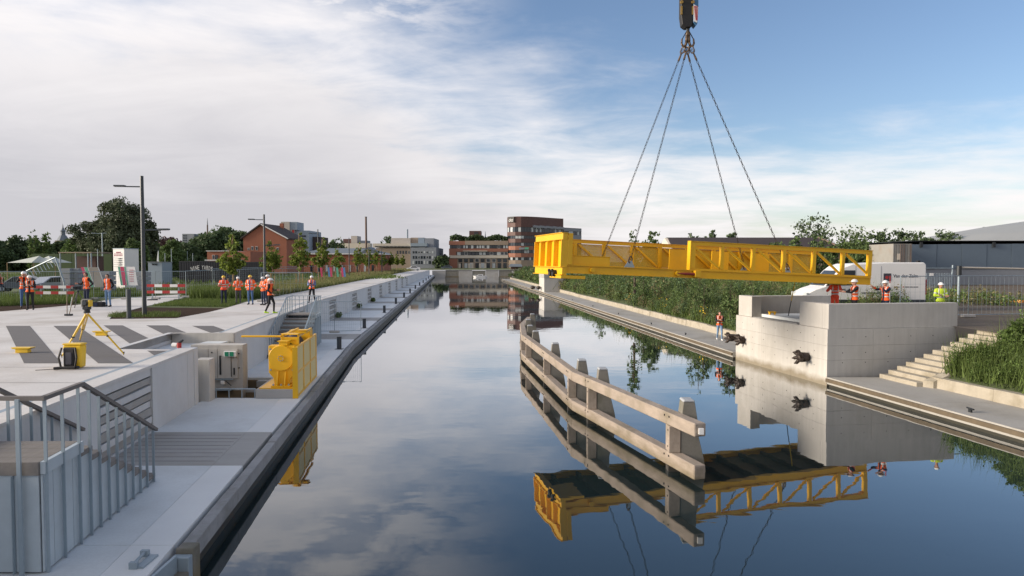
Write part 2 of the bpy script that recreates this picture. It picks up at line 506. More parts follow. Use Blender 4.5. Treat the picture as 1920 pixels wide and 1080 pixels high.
M['grass_dry'] = mat('dry_grass_blades', (0.209, 0.209, 0.083), .8, .2, .35, 0, island=.35, transl=.3)
M['herb'] = mat('bank_herbs', (0.119, 0.179, 0.052), .75, .35, .45, 0, island=.45, transl=.3, stain=(.135, .135, .055), stain_amt=.5)
M['herb_bluish'] = mat('bank_shrub_leaves', (0.106, 0.168, 0.077), .75, .3, .6, 0, island=.45, transl=.3)
M['herb_dry'] = mat('dry_bank_herbs', (.17, .155, .075), .8, .3, .5, 0, island=.4, transl=.3)
M['herb_dark'] = mat('dark_bank_herbs', (0.072, 0.111, 0.039), .75, .3, .5, 0, island=.4, transl=.25)
M['reed'] = mat('reed_leaves', (0.099, 0.156, 0.035), .7, .3, .6, 0, island=.4, transl=.35)
M['leaf_dark'] = mat('dark_tree_leaves', (0.077, 0.118, 0.049), .75, .3, .12, 0, island=.4, transl=.22)
M['leaf_mid'] = mat('tree_leaves', (0.091, 0.142, 0.042), .75, .3, .15, 0, island=.4, transl=.25)
M['leaf_willow'] = mat('willow_leaves', (0.094, 0.120, 0.066), .75, .3, .12, 0, island=.4, transl=.2)
M['leaf_young'] = mat('young_tree_leaves', (.155, .205, .030), .7, .25, .5, 0, island=.4, transl=.35)
M['leaf_copper'] = mat('copper_leaves', (0.070, 0.039, 0.039), .75, .3, .12, 0, island=.4, transl=.2)
M['flower'] = mat('yellow_flowers', (.75, .50, .02), .7)
M['bark'] = mat('bark', (.09, .07, .05), .9, .25, 3, .15, 15, .4)
M['stake'] = mat('pale_wood_stake', (.34, .24, .14), .85, .1, 3)
M['brick'] = mat('red_brick', (.33, .125, .075), .85, .12, .3, .08, 3, .2)
M['brick_tower'] = mat('terracotta_cladding', (.31, .135, .09), .75, .08, .15, .05, 2)
M['brown_clad'] = mat('brown_cladding', (.115, .058, .05), .6, .10, .12, .05, 2)
M['tan_clad'] = mat('tan_stone_band', (.33, .26, .20), .8, .08, .2, .04, 2)
M['cream'] = mat('cream_render', (.62, .56, .47), .8, .06, .3)
M['greyclad'] = mat('grey_cladding', (.26, .28, .31), .7, .06, .1, .03, 2)
M['bluegrey'] = mat('blue_grey_sheet_cladding', (.125, .17, .22), .6, .05, .15, .03, 2)
M['bluegrey_light'] = mat('pale_blue_cladding', (.27, .33, .39), .6, .05, .15)
M['beige'] = mat('beige_concrete', (.45, .42, .38), .8, .06, .2)
M['roof_dark'] = mat('dark_roof_tiles', (.052, .040, .038), .8, .12, .4, .1, 4)
M['roof_slate'] = mat('blue_grey_roof', (.15, .18, .21), .7, .1, .3, .05, 3)
M['roof_light'] = mat('pale_domed_roof', (.33, .34, .33), .6, .06, .15)
M['glass'] = mat('window_glass', (.02, .028, .035), .08, .3, .2, 0, spec=.8)
M['glass_blind'] = mat('window_with_blind', (.50, .54, .55), .3, .2, .5, 0)
M['frame_white'] = mat('white_window_frame', (.65, .65, .63), .6)
M['chimney'] = mat('brown_chimney', (.14, .095, .08), .8, .08)
M['rope'] = mat('steel_rope', (.05, .05, .055), .5, metal=.5)
M['chain'] = mat('lifting_chain_steel', (.04, .035, .035), .75, spec=.2)
M['ochre'] = mat('worn_ochre_paint', (.30, .19, .04), .6)
M['hookblue'] = mat('blue_hook_plate', (.03, .12, .25), .5)
M['hooksteel'] = mat('brown_hook_steel', (.13, .09, .06), .5, metal=.3)
M['lamp_glass'] = mat('lamp_lens', (.5, .5, .48), .2)
M['container'] = mat('dark_container_paint', (.022, .024, .032), .55, .1, .5)
M['container_grey'] = mat('grey_container_paint', (.27, .265, .245), .6, .12, .8, stain=(.22, .13, .07), stain_amt=.4)
M['pink'] = mat('pink_print', (.55, .06, .14), .6)
M['green_print'] = mat('green_print', (.12, .40, .27), .6)
M['blue_print'] = mat('blue_print', (.10, .22, .45), .6)
M['redtext'] = mat('red_print', (.50, .09, .15), .6)
M['darktext'] = mat('dark_print', (.05, .05, .07), .6)
M['canvas'] = mat('pale_canvas', (.55, .58, .52), .8, .06, 1)
M['silver'] = mat('silver_car_paint', (.30, .33, .37), .3, .03, metal=.4)
M['carpaint'] = mat('grey_car_paint', (.10, .12, .15), .3, .03, metal=.3)
M['tyre'] = mat('tyre_rubber', (.015, .015, .015), .8)
M['orange_rope'] = mat('orange_barrier_mesh', (.60, .28, .08), .7)
M['bronze'] = mat('dark_bronze', (.045, .033, .027), .5, .2, 6, metal=.3)
M['solar'] = mat('green_label', (.02, .25, .14), .4)

def water_mat():
    m = bpy.data.materials.new('canal_water'); m.use_nodes = True
    t = m.node_tree; N = t.nodes; L = t.links
    N.remove(N['Principled BSDF'])
    df = N.new('ShaderNodeBsdfDiffuse'); df.inputs['Color'].default_value = (.012, .024, .026, 1)
    gl_ = N.new('ShaderNodeBsdfGlossy'); gl_.inputs['Roughness'].default_value = .015; gl_.inputs['Color'].default_value = (.97, .98, 1, 1)
    lw = N.new('ShaderNodeLayerWeight'); lw.inputs['Blend'].default_value = .5
    rp = N.new('ShaderNodeValToRGB'); rp.color_ramp.interpolation = 'LINEAR'
    el_ = rp.color_ramp.elements
    pts_ = [(0, .03), (.45, .13), (.59, .21), (.66, .28), (.73, .39), (.79, .54), (.838, .69), (.90, .82), (1, 1)]
    while len(el_) < len(pts_): el_.new(.5)
    for e, (p, v) in zip(el_, pts_): e.position = p; e.color = (v, v, v, 1)
    L.new(lw.outputs['Facing'], rp.inputs[0])
    ms = N.new('ShaderNodeMixShader'); L.new(rp.outputs[0], ms.inputs[0]); L.new(df.outputs[0], ms.inputs[1]); L.new(gl_.outputs[0], ms.inputs[2])
    L.new(ms.outputs[0], N['Material Output'].inputs['Surface'])
    g = N.new('ShaderNodeNewGeometry')
    mp = N.new('ShaderNodeMapping'); mp.inputs['Scale'].default_value = (.55, 1.0, 1)
    L.new(g.outputs['Position'], mp.inputs['Vector'])
    n = N.new('ShaderNodeTexNoise'); n.inputs['Scale'].default_value = .95; n.inputs['Detail'].default_value = 2.5
    L.new(mp.outputs[0], n.inputs['Vector'])
    n2 = N.new('ShaderNodeTexNoise'); n2.inputs['Scale'].default_value = .10; n2.inputs['Detail'].default_value = 1
    L.new(mp.outputs[0], n2.inputs['Vector'])
    mu = N.new('ShaderNodeMath'); mu.operation = 'MULTIPLY'; L.new(n.outputs['Fac'], mu.inputs[0]); L.new(n2.outputs['Fac'], mu.inputs[1])
    bp = N.new('ShaderNodeBump'); bp.inputs['Strength'].default_value = .35; bp.inputs['Distance'].default_value = .02
    L.new(mu.outputs[0], bp.inputs['Height']); L.new(bp.outputs[0], gl_.inputs['Normal'])
    return m
M['water'] = water_mat()

# ------------------------------------------------------------------ canal lines
ZW, ZP, ZL, ZR, ZG = 0.0, 2.40, 0.60, 0.38, 2.40   # water, plaza, left quay, right quay, right ground
def xe(d):   # outer edge of the left quay
    return -5.42 - .135 * (d - 10.9) if d < 38 else -9.08 - .09 * (d - 38)
def xw(d):   # face of the left upper wall
    return -8.6 - .14 * (d - 11) if d < 47.6 else -13.72 - .078 * (d - 47.6)
def xp(d):   # outer edge of the promenade
    return xw(d) - 4.6
def xr(d):   # edge of the right quay
    return 13.1 - .159 * (d - 27.75) if d < 35.3 else 11.77 - .0945 * (d - 35.3)
def xk(d):   # foot of the right kerb wall
    return 15.8 - .177 * (d - 27) if d < 30 else 15.05 - .0975 * (d - 30)
# ================================================================== SETTING
def frange(a, b, st):
    n = max(1, int(round((b - a) / st)))
    return [a + (b - a) * i / n for i in range(n + 1)]
DS = [-20, -5, 4, 10, 16, 21.4]
DS2 = [26.5, 32, 38, 44, 47.6, 55, 70, 90, 120, 160, 200, 235]
BANK_W = 5.6
water = MB().sheet([(-45, -30), (45, -30), (45, 239), (-45, 239)], ZW).build('water', M['water']); tag(water, kind='structure')

g = MB()
dl = [-200, -20, 4, 16, 30, 47.6, 70, 120, 235]
g.strip([(-5000, d, ZG - .03) for d in dl], [(xw(d) - 3.4, d, ZG - .03) for d in dl])
g.f = [f[::-1] for f in g.f]
g.add([(-5000, 235.6, ZG - .03), (5000, 235.6, ZG - .03), (5000, 7000, ZG - .03), (-5000, 7000, ZG - .03)], [(0, 1, 2, 3)])
g.add([(-5000, 235, ZG - .03), (xw(235) - 3.4, 235, ZG - .03), (xw(235) - 3.4, 235.6, ZG - .03), (-5000, 235.6, ZG - .03)], [(0, 1, 2, 3)])
g.build('ground', M['grass_ground']).__setitem__('kind', 'structure')
g = MB()
dr = [-200, 5, 15, 25.9]
g.strip([(xk(max(d, 5)) + BANK_W - .4, d, ZG - .01) for d in dr], [(5000, d, ZG - .01) for d in dr])
dr = [25.9, 36.2]
g.strip([(18.9, d, ZG - .01) for d in dr], [(5000, d, ZG - .01) for d in dr])
dr = [36.2, 60, 100, 190, 235.6]
g.strip([((xk(d) if d < 200 else 4.2) + BANK_W - .4, d, ZG - .01) for d in dr], [(5000, d, ZG - .01) for d in dr])
g.f = [f[::-1] for f in g.f]
g.build('ground', M['soil_right']).__setitem__('kind', 'structure')

# plaza (upper level, left)
def pxy(px, py, z=ZP):
    p = P(px, py, z); return (p.x, p.y)
REC = [(-12.45, 21.5), (-13.15, 26.4)]
inner = [(xw(d) - .5, d) for d in DS] + REC + [(xw(d) - .5, d) for d in DS2]
outer = [(xp(d), d) for d in (235, 160, 110, 80, 62, 55)]
left = [pxy(462, 566), pxy(425, 577), pxy(392, 585), pxy(330, 596.5), pxy(205, 598), pxy(212, 590), pxy(268, 575), pxy(350, 557), pxy(352, 551), pxy(215, 560), pxy(150, 571), pxy(0, 584), pxy(-200, 597), (-42, 24), (-42, -20)]
plaza = MB().prism(inner + outer + left, ZP - .25, ZP - .004).build('plaza', M['conc_paving']); tag(plaza, kind='structure')
bed = MB().sheet([pxy(425, 577.3), pxy(392, 585.3), pxy(330, 596), pxy(207, 597.5), pxy(213, 590), pxy(268, 575.3)], ZP - .02).build('soil_bed', M['soil']); tag(bed, kind='structure')
soil2 = MB().sheet([pxy(-200, 596.5), pxy(0, 583.6), pxy(150, 570.7), pxy(110, 566), pxy(0, 570), pxy(-200, 576)], ZP - .015).build('soil_bed', M['soil']); tag(soil2, kind='structure')
for poly in ([(11, 611), (56, 611), (115, 681), (45, 681)], [(100, 611), (145, 611), (250, 681), (184, 681)], [(194, 610), (230, 610), (284, 637), (246, 646)],
             [(274, 610), (315, 610), (350, 624), (310, 628)], [(360, 611), (400, 611), (426, 620.5), (395, 624)], [(276, 657.5), (322, 657.5), (290, 667)]):
    MB().sheet([pxy(*p) for p in poly], ZP + .002).build('paving_band', M['band_grey']).__setitem__('kind', 'structure')
d_ = MB()
for rng in (DS, DS2):
    d_.strip([(xw(d) - .66, d, ZP + .003) for d in rng], [(xw(d) - .53, d, ZP + .003) for d in rng])
d_.f = [f[::-1] for f in d_.f]
tag(d_.build('drain_channel', M['steel']), kind='structure')
# faint paving joints of the plaza
j = MB()
for k in range(9):
    a = pxy(-120, 606 + k * k * 2.1 + k * 6); b = (xw(a[1]) - .7, a[1])
    if 21 < a[1] < 27: b = (-13.3, a[1])
    j.add([(a[0], a[1], ZP + .001), (b[0], b[1], ZP + .001), (b[0], b[1] + .02, ZP + .001), (a[0], a[1] + .02, ZP + .001)], [(0, 1, 2, 3)])
tag(j.build('paving_joints', M['band_grey']), kind='structure')

# ---------------------------------------------------------------- left lower quay
LOUV = [(15.1, 18.1), (40, 43), (52.7, 55.7), (64, 67), (75, 78), (86, 89), (97, 100), (108, 111), (119, 122), (130, 133)]
q = MB()
for a, b in ((2, 22.7), (26.7, 38), (38, 47.6), (47.6, 235)):
    q.hexa([(xw(a), a, -1.5), (xe(a) - .02, a, -1.5), (xe(b) - .02, b, -1.5), (xw(b), b, -1.5), (xw(a), a, .45), (xe(a) - .02, a, .45), (xe(b) - .02, b, .45), (xw(b), b, .45)])
q.hexa([(-8.6, 22.7, -1.5), (xe(22.7) - .02, 22.7, -1.5), (xe(26.7) - .02, 26.7, -1.5), (-8.6, 26.7, -1.5), (-8.6, 22.7, .45), (xe(22.7) - .02, 22.7, .45), (xe(26.7) - .02, 26.7, .45), (-8.6, 26.7, .45)])
quay = q.build('lower_quay', M['conc']); tag(quay, kind='structure')
cuts = [3, 6.6, 10.8, 15.1, 18.1, 22.7, 26.7, 31, 35.5, 40, 43, 47.6]
x = 47.6
for a, b in LOUV[2:]:
    cuts += [a, b]
cuts += list(range(138, 236, 8)) + [235]
cuts = sorted(set(cuts))
lset = set(LOUV)
ST = .72
for a, b in zip(cuts, cuts[1:]):
    band = (a, b) in lset
    g_ = .006
    xi = (lambda d: -8.6) if (a, b) == (22.7, 26.7) else xw
    m = MB().hexa([(xi(a), a + g_, .44), (xe(a) - ST, a + g_, .44), (xe(b) - ST, b - g_, .44), (xi(b), b - g_, .44),
                   (xi(a), a + g_, ZL), (xe(a) - ST, a + g_, ZL), (xe(b) - ST, b - g_, ZL), (xi(b), b - g_, ZL)])
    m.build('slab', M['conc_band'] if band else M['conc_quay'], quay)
    st = MB().hexa([(xe(a) - ST + .008, a + g_, .44), (xe(a) - .03, a + g_, .44), (xe(b) - .03, b - g_, .44), (xe(b) - ST + .008, b - g_, .44),
                    (xe(a) - ST + .008, a + g_, ZL + .002), (xe(a) - .03, a + g_, ZL + .002), (xe(b) - .03, b - g_, ZL + .002), (xe(b) - ST + .008, b - g_, ZL + .002)])
    st.build('edge_slab', M['conc_band'] if band else M['conc_strip'], quay)
    if band and a < 60:        # board joints in the rough band
        jj = MB()
        for k in range(1, 9):
            d = a + (b - a) * k / 9
            jj.box(xw(d) + .05, xe(d) - ST - .05, d, d + .014, ZL + .001, ZL + .004)
        jj.build('board_joint', M['band_grey'], quay, kind='stuff')

# timber fender along the left quay: one beam per length
fend = thing('quay_fender', 'long weathered timber fender beam running along the left quay edge above dark piling', 'fender', (xe(11), 11, 0))
fc = [10.95, 13.6, 17.2, 20.6, 24.0, 27.5, 31, 34.5, 38, 42, 46, 50] + list(range(56, 236, 6)) + [235]
for i, (a, b) in enumerate(zip(fc, fc[1:])):
    jit = random.uniform(-.02, .02)
    MB().hexa([(xe(a) + .05, a + .012, .28), (xe(a) + .26, a + .012, .28), (xe(b) + .26, b - .012, .28), (xe(b) + .05, b - .012, .28),
               (xe(a) + .05, a + .012, .585 + jit), (xe(a) + .26, a + .012, .585 + jit), (xe(b) + .26, b - .012, .585 + jit), (xe(b) + .05, b - .012, .585 + jit)]
              ).build('timber_beam', M['timber_quay'], fend, bevel=.012)
for i, (a, b) in enumerate(zip(fc, fc[1:])):
    MB().hexa([(xe(a) - .02, a, -1.6), (xe(a) + .14, a, -1.6), (xe(b) + .14, b, -1.6), (xe(b) - .02, b, -1.6),
               (xe(a) - .02, a, .272), (xe(a) + .14, a, .272), (xe(b) + .14, b, .272), (xe(b) - .02, b, .272)]).build('piling', M['pile_wet'], fend)
for d in fc[1:8]:                      # bolts and moss
    MB().tube((xe(d) + .25, d - .3, .45), (xe(d) + .28, d - .3, .45), .03, .03, 8).build('bolt', M['bolt'], fend)
# lower fender stretch with its end post, bracket and mooring rail at the ladder
lad = thing('quay_ladder_bay', 'cut-out with timber end post and steel brackets at the near end of the quay fender', 'mooring ladder', (xe(9), 9, 0))
MB().hexa([(xe(4) + .05, 4, .05), (xe(4) + .3, 4, .05), (xe(10.6) + .3, 10.6, .05), (xe(10.6) + .05, 10.6, .05), (xe(4) + .05, 4, .30), (xe(4) + .3, 4, .30), (xe(10.6) + .3, 10.6, .30), (xe(10.6) + .05, 10.6, .30)]).build('lower_beam', M['timber_grey'], lad)
MB().hexa([(xe(4) - .02, 4, -1.6), (xe(4) + .16, 4, -1.6), (xe(10.9) + .16, 10.9, -1.6), (xe(10.9) - .02, 10.9, -1.6), (xe(4) - .02, 4, .04), (xe(4) + .16, 4, .04), (xe(10.9) + .16, 10.9, .04), (xe(10.9) - .02, 10.9, .04)]).build('piling', M['pile_wet'], lad)
MB().box(xe(10.75) + .05, xe(10.75) + .33, 10.68, 10.93, -1.2, .60).build('end_post', M['timber_grey'], lad, bevel=.015)
MB().box(xe(10.5) + .02, xe(10.5) + .30, 10.52, 10.66, -.2, .52).build('bracket', M['steel'], lad, bevel=.01)
MB().box(xe(9.9) + .0, xe(9.9) + .05, 9.3, 10.5, .2, .56).build('backing_plate', M['steel'], lad)
for d0, d1 in ((9.95, 10.4),):
    r_ = MB(); r_.tube((xe(d0) - .32, d0, ZL + .07), (xe(d1) - .32, d1, ZL + .07), .025, .025, 8)
    r_.box(xe(d0) - .38, xe(d0) - .26, d0 - .02, d0 + .05, ZL, ZL + .1); r_.box(xe(d1) - .38, xe(d1) - .26, d1 - .05, d1 + .02, ZL, ZL + .1)
    r_.box(xe(d0) - .30, xe(d0) - .18, d0, d1, ZL + .002, ZL + .03)
    r_.build('grab_rail', M['steel'], lad)

# ---------------------------------------------------------------- left upper quay wall
qw = thing('quay_wall', 'long pale concrete quay wall with louvred recesses between plaza and lower quay', 'quay wall', (xw(12), 12, 0))
def panel(a, b, z0=.3, z1=ZP - .07, off=0.0, th=.4, name='panel', m='conc_wall', gap=.008):
    MB().hexa([(xw(a) - th, a + gap, z0), (xw(a) + off, a + gap, z0), (xw(b) + off, b - gap, z0), (xw(b) - th, b - gap, z0),
               (xw(a) - th, a + gap, z1), (xw(a) + off, a + gap, z1), (xw(b) + off, b - gap, z1), (xw(b) - th, b - gap, z1)]).build(name, M[m], qw)
wc = [3, 7, 11, 15.1, 18.1, 20.9, 21.5, 26.4, 31.5, 36, 40, 43, 47.6]
for a, b in LOUV[2:]: wc += [a, b]
wc += list(range(140, 236, 12)) + [235]
wc = sorted(set(wc))
for a, b in zip(wc, wc[1:]):
    if (a, b) == (21.5, 26.4): continue
    if (a, b) in lset:
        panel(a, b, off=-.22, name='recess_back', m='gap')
        n = 9
        for k in range(n):
            z0 = .45 + k * (ZP - .07 - .45) / n
            gapz = .05 if k in (2, 4, 5, 6, 7) else .018
            o = -.02 - .035 * (k % 3 == 1) - .02 * random.random()
            MB().hexa([(xw(a) - .25, a + .01, z0), (xw(a) + o, a + .01, z0), (xw(b) + o, b - .01, z0), (xw(b) - .25, b - .01, z0),
                       (xw(a) - .25, a + .01, z0 + .211 - gapz), (xw(a) + o, a + .01, z0 + .211 - gapz), (xw(b) + o, b - .01, z0 + .211 - gapz), (xw(b) - .25, b - .01, z0 + .211 - gapz)]
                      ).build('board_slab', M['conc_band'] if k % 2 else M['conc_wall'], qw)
    else:
        panel(a, b)
cc = [3, 6, 9, 12, 15, 18, 21.5, 26.4, 30, 34, 38, 42, 47.6] + list(range(54, 236, 7)) + [235]
for a, b in zip(cc, cc[1:]):
    if a == 21.5: continue
    panel(a, b, ZP - .068, ZP + .012, off=.012, th=.50, name='coping', m='conc_paving', gap=.005)
# end wall of the basin
ew = thing('basin_end_wall', 'grey timber-faced sheet wall closing the far end of the canal', 'quay wall', (-12, 236, 0))
xs = [-27.5 + 4.6 * k for k in range(8)]
for k, (a, b) in enumerate(zip(xs, xs[1:])):
    MB().box(a, b - .08, 235.3 + .1 * (k % 2), 236, -1, ZP - .25 + .12 * (k % 3)).build('wall_panel', M['timber_grey'] if k % 2 else M['conc_band'], ew)
MB().box(-28, 4.9, 235.1, 236.2, ZP - .1, ZP + .05).build('coping', M['conc_band'], ew)

# ---------------------------------------------------------------- bridge seat recess in the left quay
seat = thing('concrete_recess', 'sunken concrete bridge seat cut into the plaza with a service niche facing the quay', 'concrete recess', (-11, 24, 0))
ZS = 2.02
MB().prism([(-11.75, 21.55), (-12.43, 21.55), (-13.1, 26.35), (-11.75, 26.35)], .2, ZS).build('seat_floor', M['conc_quay'], seat)
MB().prism([(-11.75, 26.2), (-13.1, 26.2), (-13.1, 26.38), (xw(26.4), 26.38), (xw(26.2), 26.2)], .3, ZP + .008).build('back_wall', M['conc_warm'], seat)
MB().prism([(-12.45, 21.5), (-12.65, 21.5), (-13.35, 26.4), (-13.15, 26.4)], .5, ZP + .008).build('side_wall', M['conc_wall'], seat)
MB().prism([(-11.7, 24.75), (-9.80, 24.75), (-9.84, 25.28), (-11.7, 25.28)], -.4, 2.13).build('pier_block', M['conc_warm'], seat, bevel=.01)
for a, b in ((-11.65, -11.05), (-11.03, -10.72), (-10.70, -9.98)):
    MB().box(a, b, 24.70, 24.745, .92, 1.98).build('niche_panel', M['conc_warm'], seat)
for px_, z0, z1, w_ in ((-10.60, 1.05, 1.75, .05), (-10.95, .95, 1.3, .04), (-10.1, 1.05, 1.3, .04)):
    MB().box(px_ - w_ / 2, px_ + w_ / 2, 24.66, 24.699, z0, z1).build('conduit', M['dark'], seat)
for px_, z in ((-11.45, 1.86), (-10.9, 1.86), (-9.92, 1.82), (-9.92, 1.3)):
    MB().tube((px_, 24.69, z), (px_, 24.66, z), .025, .025, 8).build('bolt', M['bolt'], seat)
lb = MB().box(-10.42, -9.98, 24.56, 24.69, 1.72, 1.92).build('control_box', M['plastic_white'], seat, bevel=.01)
MB().box(-10.38, -10.24, 24.55, 24.559, 1.74, 1.90).build('green_label', M['solar'], lb)
MB().box(-10.20, -10.06, 24.55, 24.559, 1.74, 1.90).build('green_label', M['solar'], lb)
MB().tube((-10.2, 24.67, 1.72), (-10.2, 24.67, .98), .014, .014, 6).build('cable', M['dark'], seat)
cb_ = MB()
pp = [Vector((-10.2 + .42 * math.sin(t) - .4, 24.6, .78 + .12 * math.cos(2 * t))) for t in np.linspace(0, 3.1, 9)]
cb_.path(pp, .016, 6); cb_.build('cable', M['dark'], seat)
MB().box(-11.66, -9.83, 24.71, 24.748, -.3, .47).build('pit_wall', M['brownpit'], seat); MB().box(-11.2, -10.1, 24.58, 24.69, .88, .91).build('tray', M['steel'], seat); MB().box(-11.2, -10.15, 24.5, 24.69, .50, .54).build('tray', M['steel'], seat)
MB().box(-10.55, -10.40, 24.55, 24.68, .72, .85).build('control_box', M['plastic_white'], seat, bevel=.01)
MB().box(-11.0, -10.86, 24.55, 24.69, 1.40, 1.56).build('control_box', M['plastic_white'], seat, bevel=.01)
MB().prism([(-10.55, 21.55), (-10.05, 21.50), (-10.12, 21.9), (-10.6, 21.95)], .3, ZP + .006).build('wall_end', M['conc_wall'], seat, bevel=.01)
MB().prism([(-10.32, 22.15), (-9.85, 22.1), (-9.9, 22.62), (-10.36, 22.62)], .3, 1.97).build('stub_column', M['conc_warm'], seat, bevel=.012)
pit = MB(); pit.box(-11.7, -8.62, 26.55, 26.68, -.3, .52); pit.box(-10.0, -8.62, 25.0, 25.12, -.1, .34); pit.box(-11.7, -8.62, 22.72, 24.7, -.5, -.3); pit.box(-9.7, -8.62, 24.7, 26.55, -.5, -.3)
pit.build('pit_beam', M['brownpit'], seat)
MB().box(-11.7, -8.62, 22.55, 22.70, -.5, .585).build('pit_lip', M['conc'], seat)
MB().prism([(-11.7, 25.3), (-10.9, 25.3), (-10.9, 26.18), (-11.7, 26.18)], .2, ZS + .09).build('seat_floor', M['conc_quay'], seat); MB().box(-9.79, -8.62, 26.0, 26.3, .36, .585).build('pit_lip', M['conc'], seat)
MB().box(-10.0, -8.62, 25.0, 25.25, .345, .42).build('pit_lip', M['conc'], seat)
lamp_ = MB(); lamp_.tube((-10.62, 21.7, ZP + .01), (-10.62, 21.7, ZP + .17), .07, .07, 10); rl = lamp_.build('beacon', M['red'], seat)
MB().tube((-10.62, 21.7, ZP + .17), (-10.5, 21.72, ZP + .26), .05, .03, 8).build('beacon_cap', M['dark'], seat)
MB().tube((-10.85, 21.75, ZP + .09), (-10.68, 21.72, ZP + .09), .08, .07, 10).build('beacon', M['plastic_white'], seat)
pr = thing('pit_railing', 'low galvanised railing along the brown pit beside the winch base', 'railing', (-9.6, 22.62, ZL))
MB().tube((-10.35, 22.62, ZL + .32), (-8.55, 22.62, ZL + .32), .022, .022, 8).build('top_rail', M['steel'], pr)
for k in range(5): MB().tube((-10.3 + k * .43, 22.62, ZL - .02), (-10.3 + k * .43, 22.62, ZL + .31), .016, .016, 6).build('baluster', M['steel'], pr)

# ---------------------------------------------------------------- steel stairs with cladding
def steel_stair(label, d_low, d_high, d_plat, xin, xout, n, ztop, glabel=None):
    """treads from d_low (quay) to d_high (top), platform on to d_plat"""
    rt = thing('steel_stair', label, 'stair', (xout(d_low), d_low, ZL), 0)
    sg = 1 if d_high > d_low else -1
    run = (d_high - d_low) / n
    rise = (ztop - ZL) / (n + 1)
    for k in range(n):
        a, b = d_low + run * k, d_low + run * (k + 1)
        z = ZL + rise * (k + 1)
        lo, hi = min(a, b), max(a, b)
        ov = .03
        MB().hexa([(xin(lo), lo - ov, z - .09), (xout(lo) + .02, lo - ov, z - .09), (xout(hi) + .02, hi, z - .09), (xin(hi), hi, z - .09),
                   (xin(lo), lo - ov, z), (xout(lo) + .02, lo - ov, z), (xout(hi) + .02, hi, z), (xin(hi), hi, z)]).build('tread', M['tread'], rt, bevel=.008)
        MB().hexa([(xin(lo), (lo if sg > 0 else hi) - .012, z - rise), (xout(lo) - .05, (lo if sg > 0 else hi) - .012, z - rise), (xout(lo) - .05, (lo if sg > 0 else hi) + .012, z - rise), (xin(lo), (lo if sg > 0 else hi) + .012, z - rise),
                   (xin(lo), (lo if sg > 0 else hi) - .012, z - .092), (xout(lo) - .05, (lo if sg > 0 else hi) - .012, z - .092), (xout(lo) - .05, (lo if sg > 0 else hi) + .012, z - .092), (xin(lo), (lo if sg > 0 else hi) + .012, z - .092)]).build('riser', M['steel_panel'], rt)
        # cladding below the tread on the canal side
        MB().hexa([(xout(lo) - .04, lo + .004, ZL + .03), (xout(lo) - .01, lo + .004, ZL + .03), (xout(hi) - .01, hi - .004, ZL + .03), (xout(hi) - .04, hi - .004, ZL + .03),
                   (xout(lo) - .04, lo + .004, z - .095), (xout(lo) - .01, lo + .004, z - .095), (xout(hi) - .01, hi - .004, z - .095), (xout(hi) - .04, hi - .004, z - .095)]).build('cladding_panel', M['steel_panel'], rt)
    lo, hi = min(d_high, d_plat), max(d_high, d_plat)
    npl = 5
    for k in range(npl):
        a = lo + (hi - lo) * k / npl + .008; b = lo + (hi - lo) * (k + 1) / npl - .008
        MB().hexa([(xin(a) - .3, a, ztop - .045), (xout(a) - .045, a, ztop - .045), (xout(b) - .045, b, ztop - .045), (xin(b) - .3, b, ztop - .045),
                   (xin(a) - .3, a, ztop), (xout(a) - .045, a, ztop), (xout(b) - .045, b, ztop), (xin(b) - .3, b, ztop)]).build('plank', M['tread'], rt, bevel=.006)
    np_ = 4
    for k in range(np_):
        a = lo + (hi - lo) * k / np_ + .006; b = lo + (hi - lo) * (k + 1) / np_ - .006
        MB().hexa([(xout(a) - .04, a, ZL + .03), (xout(a) - .01, a, ZL + .03), (xout(b) - .01, b, ZL + .03), (xout(b) - .04, b, ZL + .03),
                   (xout(a) - .04, a, ztop - .19), (xout(a) - .01, a, ztop - .19), (xout(b) - .01, b, ztop - .19), (xout(b) - .04, b, ztop - .19)]).build('cladding_panel', M['steel_panel'], rt)
    MB().beam((xout(lo) + .0, lo, ztop - .09), (xout(hi) + .0, hi, ztop - .09), .07, .18).build('edge_beam', M['steel_panel'], rt)
    fy = lo if sg < 0 else hi
    MB().box(xin(fy) - .3, xout(fy) - .04, fy - .04, fy - .0, ztop - .19, ztop + .004).build('edge_beam', M['tread'] if sg < 0 else M['steel_panel'], rt)
    for k in range(5):
        x0 = xin(fy) - .3 + (xout(fy) - xin(fy) + .26) * k / 5; x1 = x0 + (xout(fy) - xin(fy) + .26) / 5 - .02
        MB().box(x0, x1, fy - .012, fy + .018, ZL + .03, ztop - .2).build('cladding_panel', M['steel_panel'], rt)
        MB().box(x0 - .016, x0 - .004, fy - .07, fy - .013, ZL + .01, ztop - .2).build('fin', M['steel'], rt)
    # handrails
    def zstep(d):
        t = (d - d_low) / run
        if t >= n: return ztop
        return ZL + rise * (max(0, math.floor(t)) + 1)
    def zrail(d):
        t = (d - d_low) / (d_high - d_low)
        return ZL + 1.02 + (ztop - .12 - ZL) * min(max(t, 0), 1)
    for side, xo in ((0, xout), (1, xin)):
        off = .03 if side == 0 else .06
        dd = d_low + .0
        ds_ = [d_low + run * (k + .35) for k in range(n)] + [d_high + (d_plat - d_high) * q_ for q_ in (.12, .55, .97)]
        for d in ds_:
            zb = ZL + .01 if side == 0 else zstep(d) - .3
            MB().cbox((xo(d) + off, d, (zb + zrail(d)) / 2), .05, .016, zrail(d) - zb, 0).build('baluster', M['steel'], rt)
        pts = [(xo(d) + off, d, zrail(d) + .03) for d in (d_low - sg * .06, d_high, d_plat)]
        for a, b in zip(pts, pts[1:]):
            MB().beam(a, b, .075 if sg < 0 else .05, .06 if sg < 0 else .04).build('handrail', M['rail_cap' if sg < 0 else 'steel'], rt)
    za = zrail(d_plat) + .03
